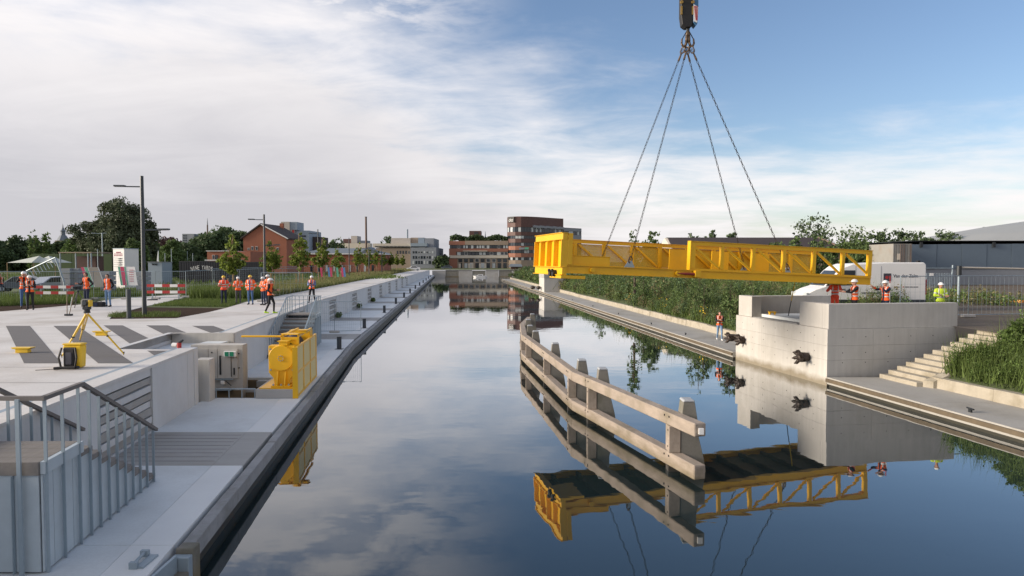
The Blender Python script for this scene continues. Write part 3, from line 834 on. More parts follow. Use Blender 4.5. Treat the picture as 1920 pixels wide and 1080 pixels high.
    if sg < 0:
        MB().beam((xout(d_plat) + .067, d_plat, za), (xin(d_plat) - 1.1, d_plat, za), .075, .06).build('handrail', M['rail_cap'], rt)
        MB().cbox((xout(d_plat) - .28, d_plat - .09, (za + ZL) / 2), .06, .03, za - ZL).build('baluster', M['steel'], rt)
    else:
        MB().beam((xout(d_plat) + .067, d_plat, za), (xin(d_plat) + .022, d_plat, za), .05, .04).build('handrail', M['steel'], rt)
        for k in range(1, 7):
            xx = xin(d_plat) + (xout(d_plat) - xin(d_plat)) * k / 7
            MB().cbox((xx, d_plat, (za + ztop) / 2), .018, .05, za - ztop).build('baluster', M['steel'], rt)
    return rt
steel_stair('near galvanised steel stair with timber platform at the bottom left, descending along the quay', 14.07, 10.97, 9.8,
            lambda d: xw(d) + .03, lambda d: -6.87 - .15 * (d - 10.2), 9, 2.25)
steel_stair('far steel stair with grey treads rising beyond the yellow winch to the plaza', 32.0, 36.6, 38.2,
            lambda d: xw(d) + .03, lambda d: xw(d) + 1.65, 9, 2.32)

# ---------------------------------------------------------------- right quay, kerb, bank
q = MB()
for dd in ([4, 12, 20, 28.0], [36.03, 60, 100, 190]):
    for a, b in zip(dd, dd[1:]):
        e = -.02
        q.hexa([(xr(a) - e, a, -1.5), (xk(a) + .6, a, -1.5), (xk(b) + .6, b, -1.5), (xr(b) - e, b, -1.5), (xr(a) - e, a, .24), (xk(a) + .6, a, .24), (xk(b) + .6, b, .24), (xr(b) - e, b, .24)])
rq = q.build('lower_quay', M['pile_wet']); tag(rq, kind='structure')
def rslabs(cuts):
    for a, b in zip(cuts, cuts[1:]):
        g_ = .006
        MB().hexa([(xr(a), a + g_, .1), (xk(a) + .02, a + g_, .1), (xk(b) + .02, b - g_, .1), (xr(b), b - g_, .1),
                   (xr(a), a + g_, ZR), (xk(a) + .02, a + g_, ZR), (xk(b) + .02, b - g_, ZR), (xr(b), b - g_, ZR)]).build('slab', M['conc_path'], rq)
        MB().hexa([(xr(a) - .07, a + g_, .19), (xr(a) - .003, a + g_, .19), (xr(b) - .003, b - g_, .19), (xr(b) - .07, b - g_, .19),
                   (xr(a) - .07, a + g_, ZR - .05), (xr(a) - .003, a + g_, ZR - .05), (xr(b) - .003, b - g_, ZR - .05), (xr(b) - .07, b - g_, ZR - .05)]).build('edge_beam', M['edge_brown'], rq)
rslabs([4, 9, 14, 18.5, 23, 28.1]); rslabs([36.02, 41, 47, 53, 60, 68, 77, 88, 100, 115, 135, 160, 190])
kw = {}
def kerb(label, cuts, h=.42):
    rt = thing('kerb_wall', label, 'kerb', (xk(cuts[0]), cuts[0], ZR))
    for a, b in zip(cuts, cuts[1:]):
        hh = ZR + h + random.uniform(-.03, .03)
        o0, o1 = random.uniform(-.05, .05), random.uniform(-.05, .05)
        MB().hexa([(xk(a) + o0, a + .012, ZR - .2), (xk(a) + .34, a + .012, ZR - .2), (xk(b) + .34, b - .012, ZR - .2), (xk(b) + o1, b - .012, ZR - .2),
                   (xk(a) + o0 + .03, a + .012, hh), (xk(a) + .34, a + .012, hh), (xk(b) + .34, b - .012, hh), (xk(b) + o1 + .03, b - .012, hh)]).build('kerb_block', M['conc_old'], rt, bevel=.02)
    return rt
kerb('low stained concrete kerb wall below the bank at the right edge, near the steps', [6, 9.5, 13, 16.5, 20, 23.2, 25.9])
kerb('long low kerb wall of stained stone blocks at the foot of the overgrown bank', [36.1, 39.5, 43, 47, 51, 55.5, 60, 65, 71, 78, 86, 95, 106, 120, 140, 165, 190])
for dd in ([4, 9, 14, 19, 24, 25.9], [36.2, 42, 50, 60, 75, 95, 120, 150, 190]):
    bk = MB()
    rows = []
    for t in (0, .25, .5, .75, 1):
        zz = ZR + .36 + (ZG - ZR - .36) * (t ** .85)
        rows.append([(xk(d) + .32 + t * (BANK_W - .32), d, zz) for d in dd])
    for A, B in zip(rows, rows[1:]): bk.strip(B, A)
    tag(bk.build('bank', M['bank_ground']), kind='structure')

# ---------------------------------------------------------------- right bridge abutment
ab = thing('bridge_abutment', 'stepped pale concrete bridge abutment on the right bank with four workers on it', 'bridge abutment', (13.1, 28.2, 0))
A0, A1 = Vector((13.08, 28.2)), Vector((11.85, 36.0))        # front face line
u = (A1 - A0).normalized(); nrm = Vector((u.y, -u.x))          # nrm points inland (+x)
if nrm.x < 0: nrm = -nrm
def ap(s, t): v = A0 + u * s + nrm * t; return (v.x, v.y)
LA = (A1 - A0).length
def rect(s0, s1, t0, t1): return [ap(s0, t0), ap(s1, t0), ap(s1, t1), ap(s0, t1)]
ZB = 2.35
for z0, z1 in ((-1.2, 1.06), (1.066, 1.66), (1.666, ZB)):
    ss_ = [0, LA * .34, LA * .67, LA]; ts_ = [0, 2.1, 4.1, 6.0]
    for i in range(3):
        for k in range(3):
            MB().prism(rect(ss_[i] + (.004 if i else 0), ss_[i + 1] - (.004 if i < 2 else 0), ts_[k] + (.004 if k else 0), ts_[k + 1] - (.004 if k < 2 else 0)), z0, z1).build('concrete_block', M['conc_warm'], ab)
for s_, z in [(.9 + 1.05 * k, zz) for k in range(7) for zz in (.75, 1.36, 2.02)]:
    c = Vector((*ap(s_, 0), z)); o = Vector((-nrm.x, -nrm.y, 0))
    MB().tube(c - o * .01, c + o * .003, .022, .022, 8).build('tie_hole', M['gap'], ab)
for t_, z in [(.7 + 1.05 * k, zz) for k in range(5) for zz in (.95, 1.36, 2.02)]:
    c = Vector((*ap(0, t_), z)); o = Vector((-u.x, -u.y, 0))
    MB().tube(c - o * .01, c + o * .003, .022, .022, 8).build('tie_hole', M['gap'], ab)
ZT = 3.40
sf = .09
MB().prism(rect(sf, .5, sf, 6.15), ZB + .004, ZT).build('parapet', M['conc_warm'], ab, bevel=.012)
MB().prism(rect(.502, 2.2, sf, .62), ZB + .004, ZT - .002).build('parapet', M['conc_warm'], ab, bevel=.012)
MB().prism(rect(LA - 1.45, LA - sf, sf, .62), ZB + .004, ZT - .002).build('parapet', M['conc_warm'], ab, bevel=.012)
MB().prism(rect(LA - .6, LA - sf, .622, 5.2), ZB + .004, ZT - .03).build('parapet', M['conc_warm'], ab, bevel=.012)
MB().prism(rect(2.21, LA - 1.46, .62, 5.9), ZB + .003, ZB + .16).build('bearing_plinth', M['conc_quay'], ab)
MB().prism(rect(2.4, LA - 1.6, .10, .55), ZB + .003, ZB + .03).build('bearing_plinth', M['conc_band'], ab)
for s in (2.9, LA - 2.0):
    c = ap(s, .9); yb = MB(); yb.cbox((c[0], c[1], ZB + .29), .35, .16, .05); yb.cbox((c[0] - .12, c[1], ZB + .22), .06, .14, .12); yb.cbox((c[0] + .12, c[1], ZB + .22), .06, .14, .12)
    yb.build('bearing', M['yellow'], ab)
# steps up the bank beside the abutment
stp = thing('bank_steps', 'flight of stained stone steps climbing the bank beside the concrete abutment', 'steps', (15.2, 27, ZR))
for k in range(12):
    x0 = 15.15 + k * .36
    z1 = ZR + .165 * (k + 1)
    y0, y1 = 25.95 + .0 * k, 28.0
    sl = .16
    MB().hexa([(x0 + .0 + sl * 2, y0, z1 - .22), (x0 + .62 + sl * 2, y0, z1 - .22), (x0 + .62, y1, z1 - .22), (x0, y1, z1 - .22), (x0 + sl * 2, y0, z1), (x0 + .62 + sl * 2, y0, z1), (x0 + .62, y1, z1), (x0, y1, z1)]).build('step', M['conc_old'], stp, bevel=.015)
MB().prism([(15.5, 25.97), (20.2, 25.97), (19.9, 27.99), (15.2, 27.99)], -.2, ZR + .12).build('step_base', M['conc'], stp)
bs_ = MB().hexa([(15.7, 25.93, ZR), (15.9, 25.6, ZR), (20.0, 25.6, ZR), (19.9, 25.93, ZR), (15.7, 25.93, ZR + .25), (15.9, 25.6, ZR + .25), (20.0, 25.6, ZG), (19.9, 25.93, ZG)])
bs_.build('step_side', M['conc_old'], stp)

# bronze animal-head ornaments / gargoyles on the abutment: hand-shaped clusters of prongs
def claw(name_label, s, z, out, big):
    c = Vector((*ap(s, 0), z)); o = Vector((-nrm.x, -nrm.y, 0)); t = Vector((u.x, u.y, 0))
    rt = thing('bronze_claw', name_label, 'sculpture', c, 0, 'dark claw sculptures on the abutment')
    arm = MB(); arm.tube(c - o * .05, c + o * out, .16 * big, .19 * big, 10); arm.ball(c + o * out, .19 * big, .19 * big, .17 * big)
    arm.build('wrist', M['bronze'], rt, smooth=True)
    rr = random.Random(int(s * 10))
    for k in range(6):
        a = -1.2 + k * .95
        dv = (o * .55 + t * math.cos(a) * .8 + Vector((0, 0, 1)) * math.sin(a) * .8).normalized()
        b0 = c + o * out + dv * .1 * big; b1 = b0 + dv * .17 * big; b2 = b1 + (dv * .6 + o).normalized() * .11 * big
        f = MB(); f.tube(b0, b1, .085 * big, .065 * big, 7); f.tube(b1, b2, .065 * big, .02, 7); f.ball(b1, .066 * big)
        f.build('prong', M['bronze'], rt, smooth=True)
claw('dark claw sculpture jutting from the abutment front, nearest the corner', 1.35, 1.02, .3, 1.15)
claw('dark claw sculpture at the far end of the abutment front, seen side on', 7.05, 1.12, .14, 1.1)
claw('dark claw sculpture at the abutment far corner, above the waterside path', 7.88, 1.15, .3, 1.05)

# far pier on the right quay
pr_ = P(1017, 552, ZW)
pier = thing('concrete_pier', 'plain pale concrete pier block standing on the far right quay behind the bridge end', 'pier', (pr_.x, pr_.y, 0))
MB().prism([(5.05, 107.5), (8.55, 108.2), (8.0, 113.5), (4.5, 113.0)], -1, 2.6).build('pier_shaft', M['conc_warm'], pier, bevel=.03)
MB().prism([(5.02, 107.45), (8.58, 108.15), (8.03, 113.55), (4.45, 113.05)], 2.604, 3.55).build('pier_cap', M['conc_band'], pier, bevel=.03)
for k in range(2):
    MB().ball((4.3 - k * .9, 110 + k, 1.0), .4, .4, .28).build('prong', M['bronze'], pier)
# ================================================================== THE BRIDGE ON ITS CHAINS
br = thing('bridge_section', 'bright yellow steel bridge section with truss sides hanging in chains above the canal', 'bridge section', (2.05, 27.6, 4.70))
br.rotation_euler = (0, R(2.35), R(13.5))
BL, BW, SEAM = 14.7, 4.0, 5.63
def bp(mb, name, m='yellow', **k): return mb.build(name, M[m], br, world=False, **k)
# end frame (portal plate with ribs)
bp(MB().box(.08, .12, .02, BW - .02, .26, 1.36), 'end_plate')
bp(MB().box(-.07, .14, -.05, BW + .05, 1.36, 1.62), 'end_top_beam', bevel=.008)
bp(MB().box(-.12, .16, -.07, BW + .07, 1.622, 1.645), 'end_top_flange')
bp(MB().box(-.05, .14, -.05, BW + .05, -.06, .235), 'end_bottom_beam', bevel=.006)
bp(MB().box(-.14, .14, -.07, BW + .07, .236, .262), 'end_flange')
bp(MB().box(-.14, .14, -.07, BW + .07, -.085, -.062), 'end_flange')
for t in (-.05, BW - .0): bp(MB().box(-.12, .16, t, t + .05, .264, 1.358), 'end_post')
for t in (1.0, 2.0, 3.0): bp(MB().box(-.12, .078, t - .02, t + .02, .264, 1.358), 'rib')
bp(MB().box(.165, .36, -.06, .10, .345, 1.62), 'corner_post', bevel=.006)
bp(MB().box(.165, .36, BW - .10, BW + .06, .345, 1.62), 'corner_post', bevel=.006)
# girders as I sections
for t0, sg in ((0, 1), (BW, -1)):
    m = MB()
    m.box(.145, BL, min(t0 - .02 * sg, t0 + .20 * sg), max(t0 - .02 * sg, t0 + .20 * sg), .315, .342)
    m.box(.145, BL, min(t0 - .02 * sg, t0 + .20 * sg), max(t0 - .02 * sg, t0 + .20 * sg), 0, .027)
    m.box(.145, BL, min(t0 + .05 * sg, t0 + .075 * sg), max(t0 + .05 * sg, t0 + .075 * sg), .027, .315)
    bp(m, 'girder')
for k in range(12):
    s = .7 + k * 1.22
    bp(MB().box(s - .05, s + .05, .205, BW - .205, .06, .29), 'cross_beam', 'deck_under')
bp(MB().box(.145, BL - .02, .202, BW - .202, .292, .315), 'deck_plate', 'deck_under')
bp(MB().box(.145, BL - .02, .205, BW - .205, .318, .336), 'deck_surface')
def truss(t, s0, s1, n, post_w, first_big):
    z0, z1 = .343, 1.55
    tt = t
    bp(MB().box(s0, s1, tt - .07, tt + .07, z1 - .15, z1).box(s0 - .01, s1 + .01, tt - .11, tt + .11, z1 + .001, z1 + .022), 'top_chord')
    bp(MB().box(s0, s1, tt - .05, tt + .05, z0, z0 + .07), 'bottom_chord')
    for k in range(n + 1):
        s = s0 + (s1 - s0) * k / n
        wd = .24 if (k == 0 and first_big) else (.2 if k == n else post_w)
        ss = s + wd / 2 if k == 0 else (s - wd / 2 if k == n else s)
        bp(MB().box(ss - wd / 2, ss + wd / 2, tt - .075, tt + .075, z0 + .071, z1 - .151 if not (k == 0 and first_big) else z1 - .151), 'post', bevel=.005)
        if k < n:
            a = s + (s1 - s0) / n * .12; b = s + (s1 - s0) / n * .93
            bp(MB().beam((a, tt + .003, z1 - .20), (b, tt + .003, z0 + .11), .085, .085), 'diagonal')
    return
truss(BW - .09, .37, BL, 10, .15, False)
truss(.09, SEAM, BL, 6, .15, True)
for k in range(10):
    s = .37 + (BL - .37) * k / 10; s2 = .37 + (BL - .37) * (k + 1) / 10
    bp(MB().box(s + .06, s2 - .06, BW - .005, BW + .006, .42, 1.38), 'mesh_panel', 'perf_dense' if k in (4, 5, 6, 7) else 'perf')
bp(MB().box(SEAM - .035, SEAM + .005, -.04, .24, .343, 1.575), 'seam_plate')
bp(MB().box(.40, 2.15, .35, 3.4, .337, .72).box(.38, 2.17, .33, 3.42, .722, .745), 'counterweight_box', bevel=.01)
for s in (6.2, 8.4, 10.6):
    bp(MB().box(s, s + .9, BW - .9, BW - .86, .34, 1.3), 'inner_plate')
for s in (1.25, 5.05):
    bp(MB().tube((s, -.12, .17), (s, .05, .17), .10, .10, 14), 'pin_stub', smooth=False)
bp(MB().tube((SEAM - .28, -.12, .17), (SEAM + .18, -.12, .17), .06, .06, 12).tube((SEAM - .62, -.12, .17), (SEAM - .279, -.12, .17), .018, .055, 10), 'locking_pin', 'maroon')
bp(MB().box(SEAM + .15, SEAM + .42, -.22, .045, .04, .32), 'pin_housing', bevel=.012)
bp(MB().box(-.1, .95, -.08, 1.5, -.22, -.09), 'bearing_bracket', bevel=.01)
for t in (.75, 1.2):
    m = MB(); m.tube((-.22, t, -.02), (.0, t, -.02), .14, .14, 12); m.ball((-.22, t, .09), .07)
    bp(m, 'bearing_roller', 'black')
bp(MB().box(BL - .9, BL - .3, 1.2, 2.8, -.05, .0), 'landing_plate')
lugs = []
Mb = br.matrix_basis.copy()
for s in (3.0, 10.5):
    for t in (.30, BW - .30):
        m = MB(); m.hexa([(s - .22, t - .05, .34), (s + .22, t - .05, .34), (s + .22, t + .05, .34), (s - .22, t + .05, .34), (s - .04, t - .03, .62), (s + .1, t - .03, .62), (s + .1, t + .03, .62), (s - .04, t + .03, .62)])
        bp(m, 'lifting_lug', 'steel')
        lugs.append(Mb @ Vector((s + .04, t, .66)))
hk = Vector((7.93, 31.2, 14.85))
# chains: links as real rings
names = ['front left lifting chain, on the near side of the bridge', 'rear left lifting chain, leftmost of the four',
         'front right lifting chain, rightmost of the four', 'rear right lifting chain behind the raised truss']
offs = [(-.05, -.05), (-.2, .05), (.17, -.03), (-.02, .1)]
for lab, lg, of in zip(names, lugs, offs):
    top = hk + Vector((of[0], of[1], -.1))
    rt = thing('lifting_chain', 'dark steel ' + lab, 'chain', lg, 0, 'lifting chains of the crane')
    m = MB()
    ax = (top - lg); L_ = ax.length; ax.normalize()
    s1 = ax.orthogonal().normalized(); s2 = ax.cross(s1)
    n = int(L_ / .15)
    for k in range(n):
        c = lg + ax * (L_ * (k + .5) / n)
        m.ring(c, ax, s1 if k % 2 else s2, .036, .013, 8, 4, .042)
    m.build('links', M['chain'], rt, kind='stuff')
    m = MB(); m.ring(lg + ax * .0, ax, s1, .11, .03, 10, 5, .03); m.build('shackle', M['hooksteel'], rt)
    m = MB(); m.ring(top - ax * .05, ax, s2, .10, .03, 10, 5, .05); m.tube(top - ax * .55, top - ax * .2, .05, .035, 8); m.build('shortening_clutch', M['hooksteel'], rt)
# hook block
hb = thing('hook_block', 'black crane hook block with striped side plate and double hook holding the chains', 'hook block', hk)
z0 = hk.z
def hp(m, n, mt, **k): return m.build(n, M[mt], hb, **k)
prof = [(-.36, 1.35), (-.30, .92), (-.14, .80), (.1, .82), (.17, 1.0), (.17, 2.9), (-.36, 2.9)]
hp(MB().extr(prof, hk + Vector((0, -.22, 0)), (1, 0, 0), (0, 0, 1), (0, 1, 0), .44), 'cheek_plate', 'black', bevel=.02)
prof2 = [(.18, 1.0), (.30, .86), (.36, .95), (.40, 1.6), (.38, 2.9), (.18, 2.9)]
hp(MB().extr(prof2, hk + Vector((0, -.26, 0)), (1, 0, 0), (0, 0, 1), (0, 1, 0), .5), 'side_plate', 'hookblue', bevel=.015)
sp = hp(MB().extr([(.185, 1.05), (.34, .98), (.385, 1.5), (.385, 1.68), (.185, 1.78)], hk + Vector((0, -.275, 0)), (1, 0, 0), (0, 0, 1), (0, 1, 0), .012), 'striped_panel', 'white')
for k in range(3):
    hp(MB().extr([(.19 + .06 * k, 1.72), (.225 + .06 * k, 1.72), (.30 + .03 * k, 1.08), (.275 + .03 * k, 1.08)], hk + Vector((0, -.285, 0)), (1, 0, 0), (0, 0, 1), (0, 1, 0), .008), 'red_stripe', 'red')
for x in (-.38, .12):
    hp(MB().box(hk.x + x, hk.x + x + .07, hk.y - .25, hk.y - .2, z0 + 1.35, z0 + 1.72).tube((hk.x + x + .035, hk.y - .27, z0 + 1.9), (hk.x + x + .035, hk.y - .2, z0 + 1.9), .07, .07, 10), 'yellow_pin', 'ochre')
for k in range(4):
    hp(MB().tube((hk.x - .27 + k * .09, hk.y - .3, z0 + 2.55), (hk.x - .23 + k * .09, hk.y - .3, z0 + 2.55), .33, .33, 20), 'sheave', 'dark')
rp = MB()
for k in range(4):
    for sgn in (-1, 1):
        rp.tube((hk.x - .25 + k * .09, hk.y + sgn * .25, z0 + 2.5), (hk.x - .25 + k * .09, hk.y + sgn * .25, z0 + 22), .016, .016, 6)
hp(rp, 'hoist_ropes', 'rope', kind='stuff')
hp(MB().tube((hk.x + .0, hk.y, z0 + .62), (hk.x, hk.y, z0 + .9), .07, .09, 10), 'swivel', 'dark')
for sg in (-1, 1):
    pts = [Vector((0, 0, .68)), Vector((sg * .05, 0, .45)), Vector((sg * .06, 0, .2)), Vector((sg * .12, 0, .03)), Vector((sg * .22, 0, .03)), Vector((sg * .28, 0, .15)), Vector((sg * .26, 0, .33)), Vector((sg * .17, 0, .52)), Vector((sg * .05, 0, .70))]
    m = MB()
    for i, (a, b) in enumerate(zip(pts[:7], pts[1:7])):
        m.tube(hk + a, hk + b, .075 - .006 * i, .075 - .006 * (i + 1), 8); m.ball(hk + b, .07 - .006 * i, n=8, m=5)
    hp(m, 'hook', 'hooksteel', smooth=True)
    hp(MB().tube(hk + pts[6], hk + pts[8], .022, .022, 6), 'latch', 'dark')

# ================================================================== TIMBER GUIDE FENDER IN THE WATER
gf = thing('guide_fender', 'weathered timber guide fender with two rails on piles standing in the canal', 'guide fender', (2.5, 21.8, 0))
GP = [(4.33, 15.55), (2.50, 21.85), (2.16, 22.95), (.62, 34.9), (.62, 41.0), (1.15, 46.0)]
def gline(d, off=0.0):
    for (a, b) in zip(GP, GP[1:]):
        if a[1] <= d <= b[1]:
            t = (d - a[1]) / (b[1] - a[1]); return a[0] + (b[0] - a[0]) * t + off
    return (GP[0] if d < GP[0][1] else GP[-1])[0] + off
bw_ = .15
for z0, z1, nm in ((1.13, 1.44, 'upper_rail'), (.13, .47, 'lower_rail')):
    for i, (a, b) in enumerate(zip(GP, GP[1:])):
        def side(k, sgn):
            # mitred offset at vertex k
            ds = []
            for (p, q_) in zip(GP, GP[1:]): 
                v = (Vector(q_) - Vector(p)).normalized(); ds.append(Vector((v.y, -v.x)))
            if k == 0: n_ = ds[0]
            elif k == len(GP) - 1: n_ = ds[-1]
            else:
                n_ = (ds[k - 1] + ds[k]).normalized(); n_ = n_ / n_.dot(ds[k])
            v = Vector(GP[k]) + n_ * (bw_ * sgn)
            return v
        e = .006
        A, B, C_, D_ = side(i, -1), side(i, 1), side(i + 1, 1), side(i + 1, -1)
        f1 = (C_ - B).normalized() * e
        A, B, C_, D_ = A + f1, B + f1, C_ - f1, D_ - f1
        MB().hexa([(*A, z0), (*B, z0), (*C_, z0), (*D_, z0), (*A, z1), (*B, z1), (*C_, z1), (*D_, z1)]).build(nm, M['timber'], gf, bevel=.022)
pile_d = [16.75, 21.7, 23.6, 28.4, 33.4, 36.4, 40.2, 44.5]
for i, d in enumerate(pile_d):
    x = gline(d)
    x0 = x + bw_ + .008
    # tapered pile behind the rails
    prof = [(0, 1.30), (.05, 1.72), (.33, 1.72), (.40, 1.30), (.40, 1.0), (.56, .35), (.86, -1.5), (0, -1.5)]
    MB().extr(prof, (x0, d - .19, 0), (1, 0, 0), (0, 0, 1), (0, 1, 0), .38).build('pile', M['timber_grey'], gf, bevel=.012)
    MB().extr([(.035, 1.724), (.345, 1.724), (.31, 1.775), (.07, 1.775)], (x0, d - .20, 0), (1, 0, 0), (0, 0, 1), (0, 1, 0), .40).build('pile_cap', M['cap'], gf, bevel=.015)
    MB().box(x - .14, x + .145, d - .20, d + .17, .474, 1.126).build('spacer_block', M['timber'], gf, bevel=.012)
    MB().box(x - .14, x + .145, d - .16, d + .13, -1.2, .126).build('spacer_post', M['timber_wet'], gf)
    for z in (1.35, 1.02, .62, .38):
        for dy in ((-.12, .10) if z in (1.35, .38) else (-.1,)):
            yy = d + dy
            xx = gline(yy) - bw_ - .01 if z in (1.35, .38) else x - .14
            MB().tube((xx - .012, yy, z), (xx + .03, yy, z), .024, .024, 8).build('bolt', M['bolt'], gf)
MB().box(4.33 - .05, 4.33 + .06, 15.48, 15.545, 1.2, 1.34).build('reflector', M['white'], gf)

# ================================================================== WINCH ON THE LEFT QUAY
wt = thing('winch', 'bright yellow winch with large round drum end on a concrete plinth by the quay', 'winch', (-7.9, 23, ZL))
MB().prism([(-8.55, 22.6), (-7.28, 22.6), (-7.85, 27.0), (-9.05, 27.0)], ZL + .003, .90).build('plinth', M['conc'], wt, bevel=.015)
MB().prism([(-8.45, 22.68), (-7.34, 22.68), (-7.75, 25.6), (-8.75, 25.6)], .901, .93).build('base_plate', M['yellow'], wt)
yw = 23.0
def wp(m, n, mt='yellow', **k): return m.build(n, M[mt], wt, **k)
prof = [(-8.24, 2.32), (-7.36, 2.32), (-7.34, 1.35), (-7.52, 1.18), (-7.55, .98), (-8.05, .98), (-8.08, 1.2), (-8.24, 1.40)]
wp(MB().extr([(a, b) for a, b in prof], (0, yw, 0), (1, 0, 0), (0, 0, 1), (0, 1, 0), .35), 'gearbox', bevel=.015)
wp(MB().tube((-7.80, yw - .07, 1.90), (-7.80, yw - .002, 1.90), .42, .44, 40), 'drum_end_disc', bevel=.006)
wp(MB().tube((-7.80, yw - .085, 1.90), (-7.80, yw - .071, 1.90), .11, .11, 20), 'hub')
for k in range(8):
    a = k * math.pi / 4
    wp(MB().tube((-7.80 + .085 * math.cos(a), yw - .105, 1.90 + .085 * math.sin(a)), (-7.80 + .085 * math.cos(a), yw - .086, 1.90 + .085 * math.sin(a)), .017, .017, 6), 'hub_bolt', 'steel')
for x, z in ((-8.18, 2.2), (-7.4, 2.2), (-8.17, 1.5), (-7.42, 1.5)):
    wp(MB().tube((x, yw - .03, z), (x, yw - .001, z), .03, .03, 8), 'bolt', 'steel')
wp(MB().box(-8.10, -7.46, yw - .2, yw + .4, .931, .985), 'foot', bevel=.006)
for x in (-7.92, -7.66): wp(MB().hexa([(x - .02, yw - .18, .986), (x + .02, yw - .18, .986), (x + .02, yw - .002, .986), (x - .02, yw - .002, .986), (x - .02, yw - .05, 1.45), (x + .02, yw - .05, 1.45), (x + .02, yw - .002, 1.45), (x - .02, yw - .002, 1.45)]), 'gusset')
for x in (-8.04, -7.78, -7.52): wp(MB().tube((x, yw - .14, .986), (x, yw - .14, 1.04), .035, .035, 6), 'anchor_bolt', 'steel')
wp(MB().box(-7.88, -7.60, yw - .02, yw + .3, 2.325, 2.45).box(-7.93, -7.56, yw - .05, yw + .3, 2.452, 2.48), 'top_box', bevel=.008)
wp(MB().box(-7.96, -7.90, yw + .4, yw + .48, 1.5, 2.56).box(-7.42, -7.34, yw + .4, yw + .48, 1.5, 2.56).box(-7.90, -7.42, yw + .41, yw + .47, 2.47, 2.56), 'mast_frame')
wp(MB().box(-7.90, -7.42, yw + .45, yw + .46, 2.3, 2.47), 'mast_plate')
wp(MB().box(-9.35, -7.98, yw + .48, yw + .58, 2.55, 2.61), 'boom', bevel=.006)
for a, b in (((-7.93, yw + .5), (-8.17, 26.0)), ((-7.38, yw + .5), (-7.68, 26.0))):
    wp(MB().beam((*a, 2.60), (*b, 2.60), .07, .075), 'top_beam')
wp(MB().beam((-7.98, yw + .7, 2.656), (-7.36, yw + .6, 2.656), .3, .03), 'cross_plate')
wp(MB().box(-7.52, -7.24, yw + .9, yw + 1.15, 2.64, 2.74).box(-7.56, -7.20, yw + .86, yw + 1.19, 2.742, 2.76), 'top_cap', bevel=.008)
wp(MB().tube((-7.74, yw + .36, 2.08), (-8.28, 26.0, 2.08), .30, .30, 24), 'drum', 'dark')
rc = MB()
for k in range(11):
    t = .14 + k * .075
    c = Vector((-7.74, yw + .36, 2.08)).lerp(Vector((-8.28, 26.0, 2.08)), t)
    rc.ring(c, (1, .17, 0), (0, 0, 1), .315, .028, 20, 5)
wp(rc, 'wound_cable', 'greycloth', kind='stuff')
wp(MB().box(-8.5, -7.72, 26.0, 26.35, .935, 2.55), 'rear_frame', bevel=.01)
ss = thing('winch_screen', 'yellow framed guard screen of pale mesh panels beside the winch along the quay edge', 'guard screen', (-7.2, 22.6, ZL))
E0, E1 = Vector((-7.22, 22.62, 0)), Vector((-7.80, 26.95, 0))
zb, zt = .58, 2.31
for k in range(4):
    p = E0.lerp(E1, k / 3)
    wd = .17 if k == 0 else .10
    MB().cbox((p.x, p.y, (zb + zt) / 2), wd, .09, zt - zb, .13).build('post', M['yellow'], ss)
for z, nm in ((zt - .03, 'top_rail'), (1.42, 'mid_rail'), (zb + .06, 'bottom_rail')):
    for k in range(3):
        a = E0.lerp(E1, k / 3 + .02); b = E0.lerp(E1, (k + 1) / 3 - .012)
        MB().beam(a + Vector((.02, 0, z)), b + Vector((.02, 0, z)), .06, .07).build(nm, M['yellow'], ss)
for k in range(3):
    for za, zc in ((zb + .09, 1.395), (1.445, zt - .06)):
        a = E0.lerp(E1, k / 3 + .02); b = E0.lerp(E1, (k + 1) / 3 - .012)
        MB().beam(a + Vector((.02, 0, (za + zc) / 2)), b + Vector((.02, 0, (za + zc) / 2)), .012, zc - za).build('mesh_panel', M['perf_tan'], ss)

# ================================================================== QUAY FURNITURE
def bollard(lab, d, h=.62, side=None):
    x = xe(d) - .28
    rt = thing('mooring_bollard', lab, 'bollard', (x, d, ZL), 0, 'dark mooring bollards along the left quay edge')
    MB().tube((x, d, ZL + .004), (x, d, ZL + h), .12, .12, 14).build('post', M['anthracite'], rt, smooth=False, bevel=.01)
    MB().tube((x, d, ZL + h + .001), (x, d, ZL + h + .03), .135, .12, 14).build('cap', M['dark'], rt)
    MB().box(x - .2, x + .2, d - .2, d + .2, ZL + .002, ZL + .012).build('foot_plate', M['dark'], rt)
    return rt
bd = [35.5, 46.8, 61, 74, 87, 100, 115, 131, 148, 166, 185, 205]
ordw = ['nearest', 'second', 'third', 'fourth', 'fifth', 'sixth', 'seventh', 'eighth', 'ninth', 'tenth', 'eleventh', 'farthest']
for d, o_ in zip(bd, ordw):
    bollard(f'{o_} of the dark round mooring bollards on the left quay edge', d)
def cleat(lab, x, y, z):
    rt = thing('mooring_cleat', lab, 'cleat', (x, y, z), 0, 'small steel cleats on the quay edge')
    MB().box(x - .03, x + .03, y - .06, y + .06, z + .003, z + .1).build('stem', M['dark'], rt)
    MB().tube((x, y - .16, z + .12), (x, y + .16, z + .12), .028, .028, 8).build('horn', M['dark'], rt)
for i, d in enumerate((21.5, 44.5, 52, 62, 73, 85)):
    cleat(f'small dark cleat on the right path, {["close to the right edge", "nearest beyond the abutment", "second beyond the abutment", "third beyond the abutment", "fourth beyond the abutment", "fifth beyond the abutment"][i]}', xr(d) + .45, d, ZR)

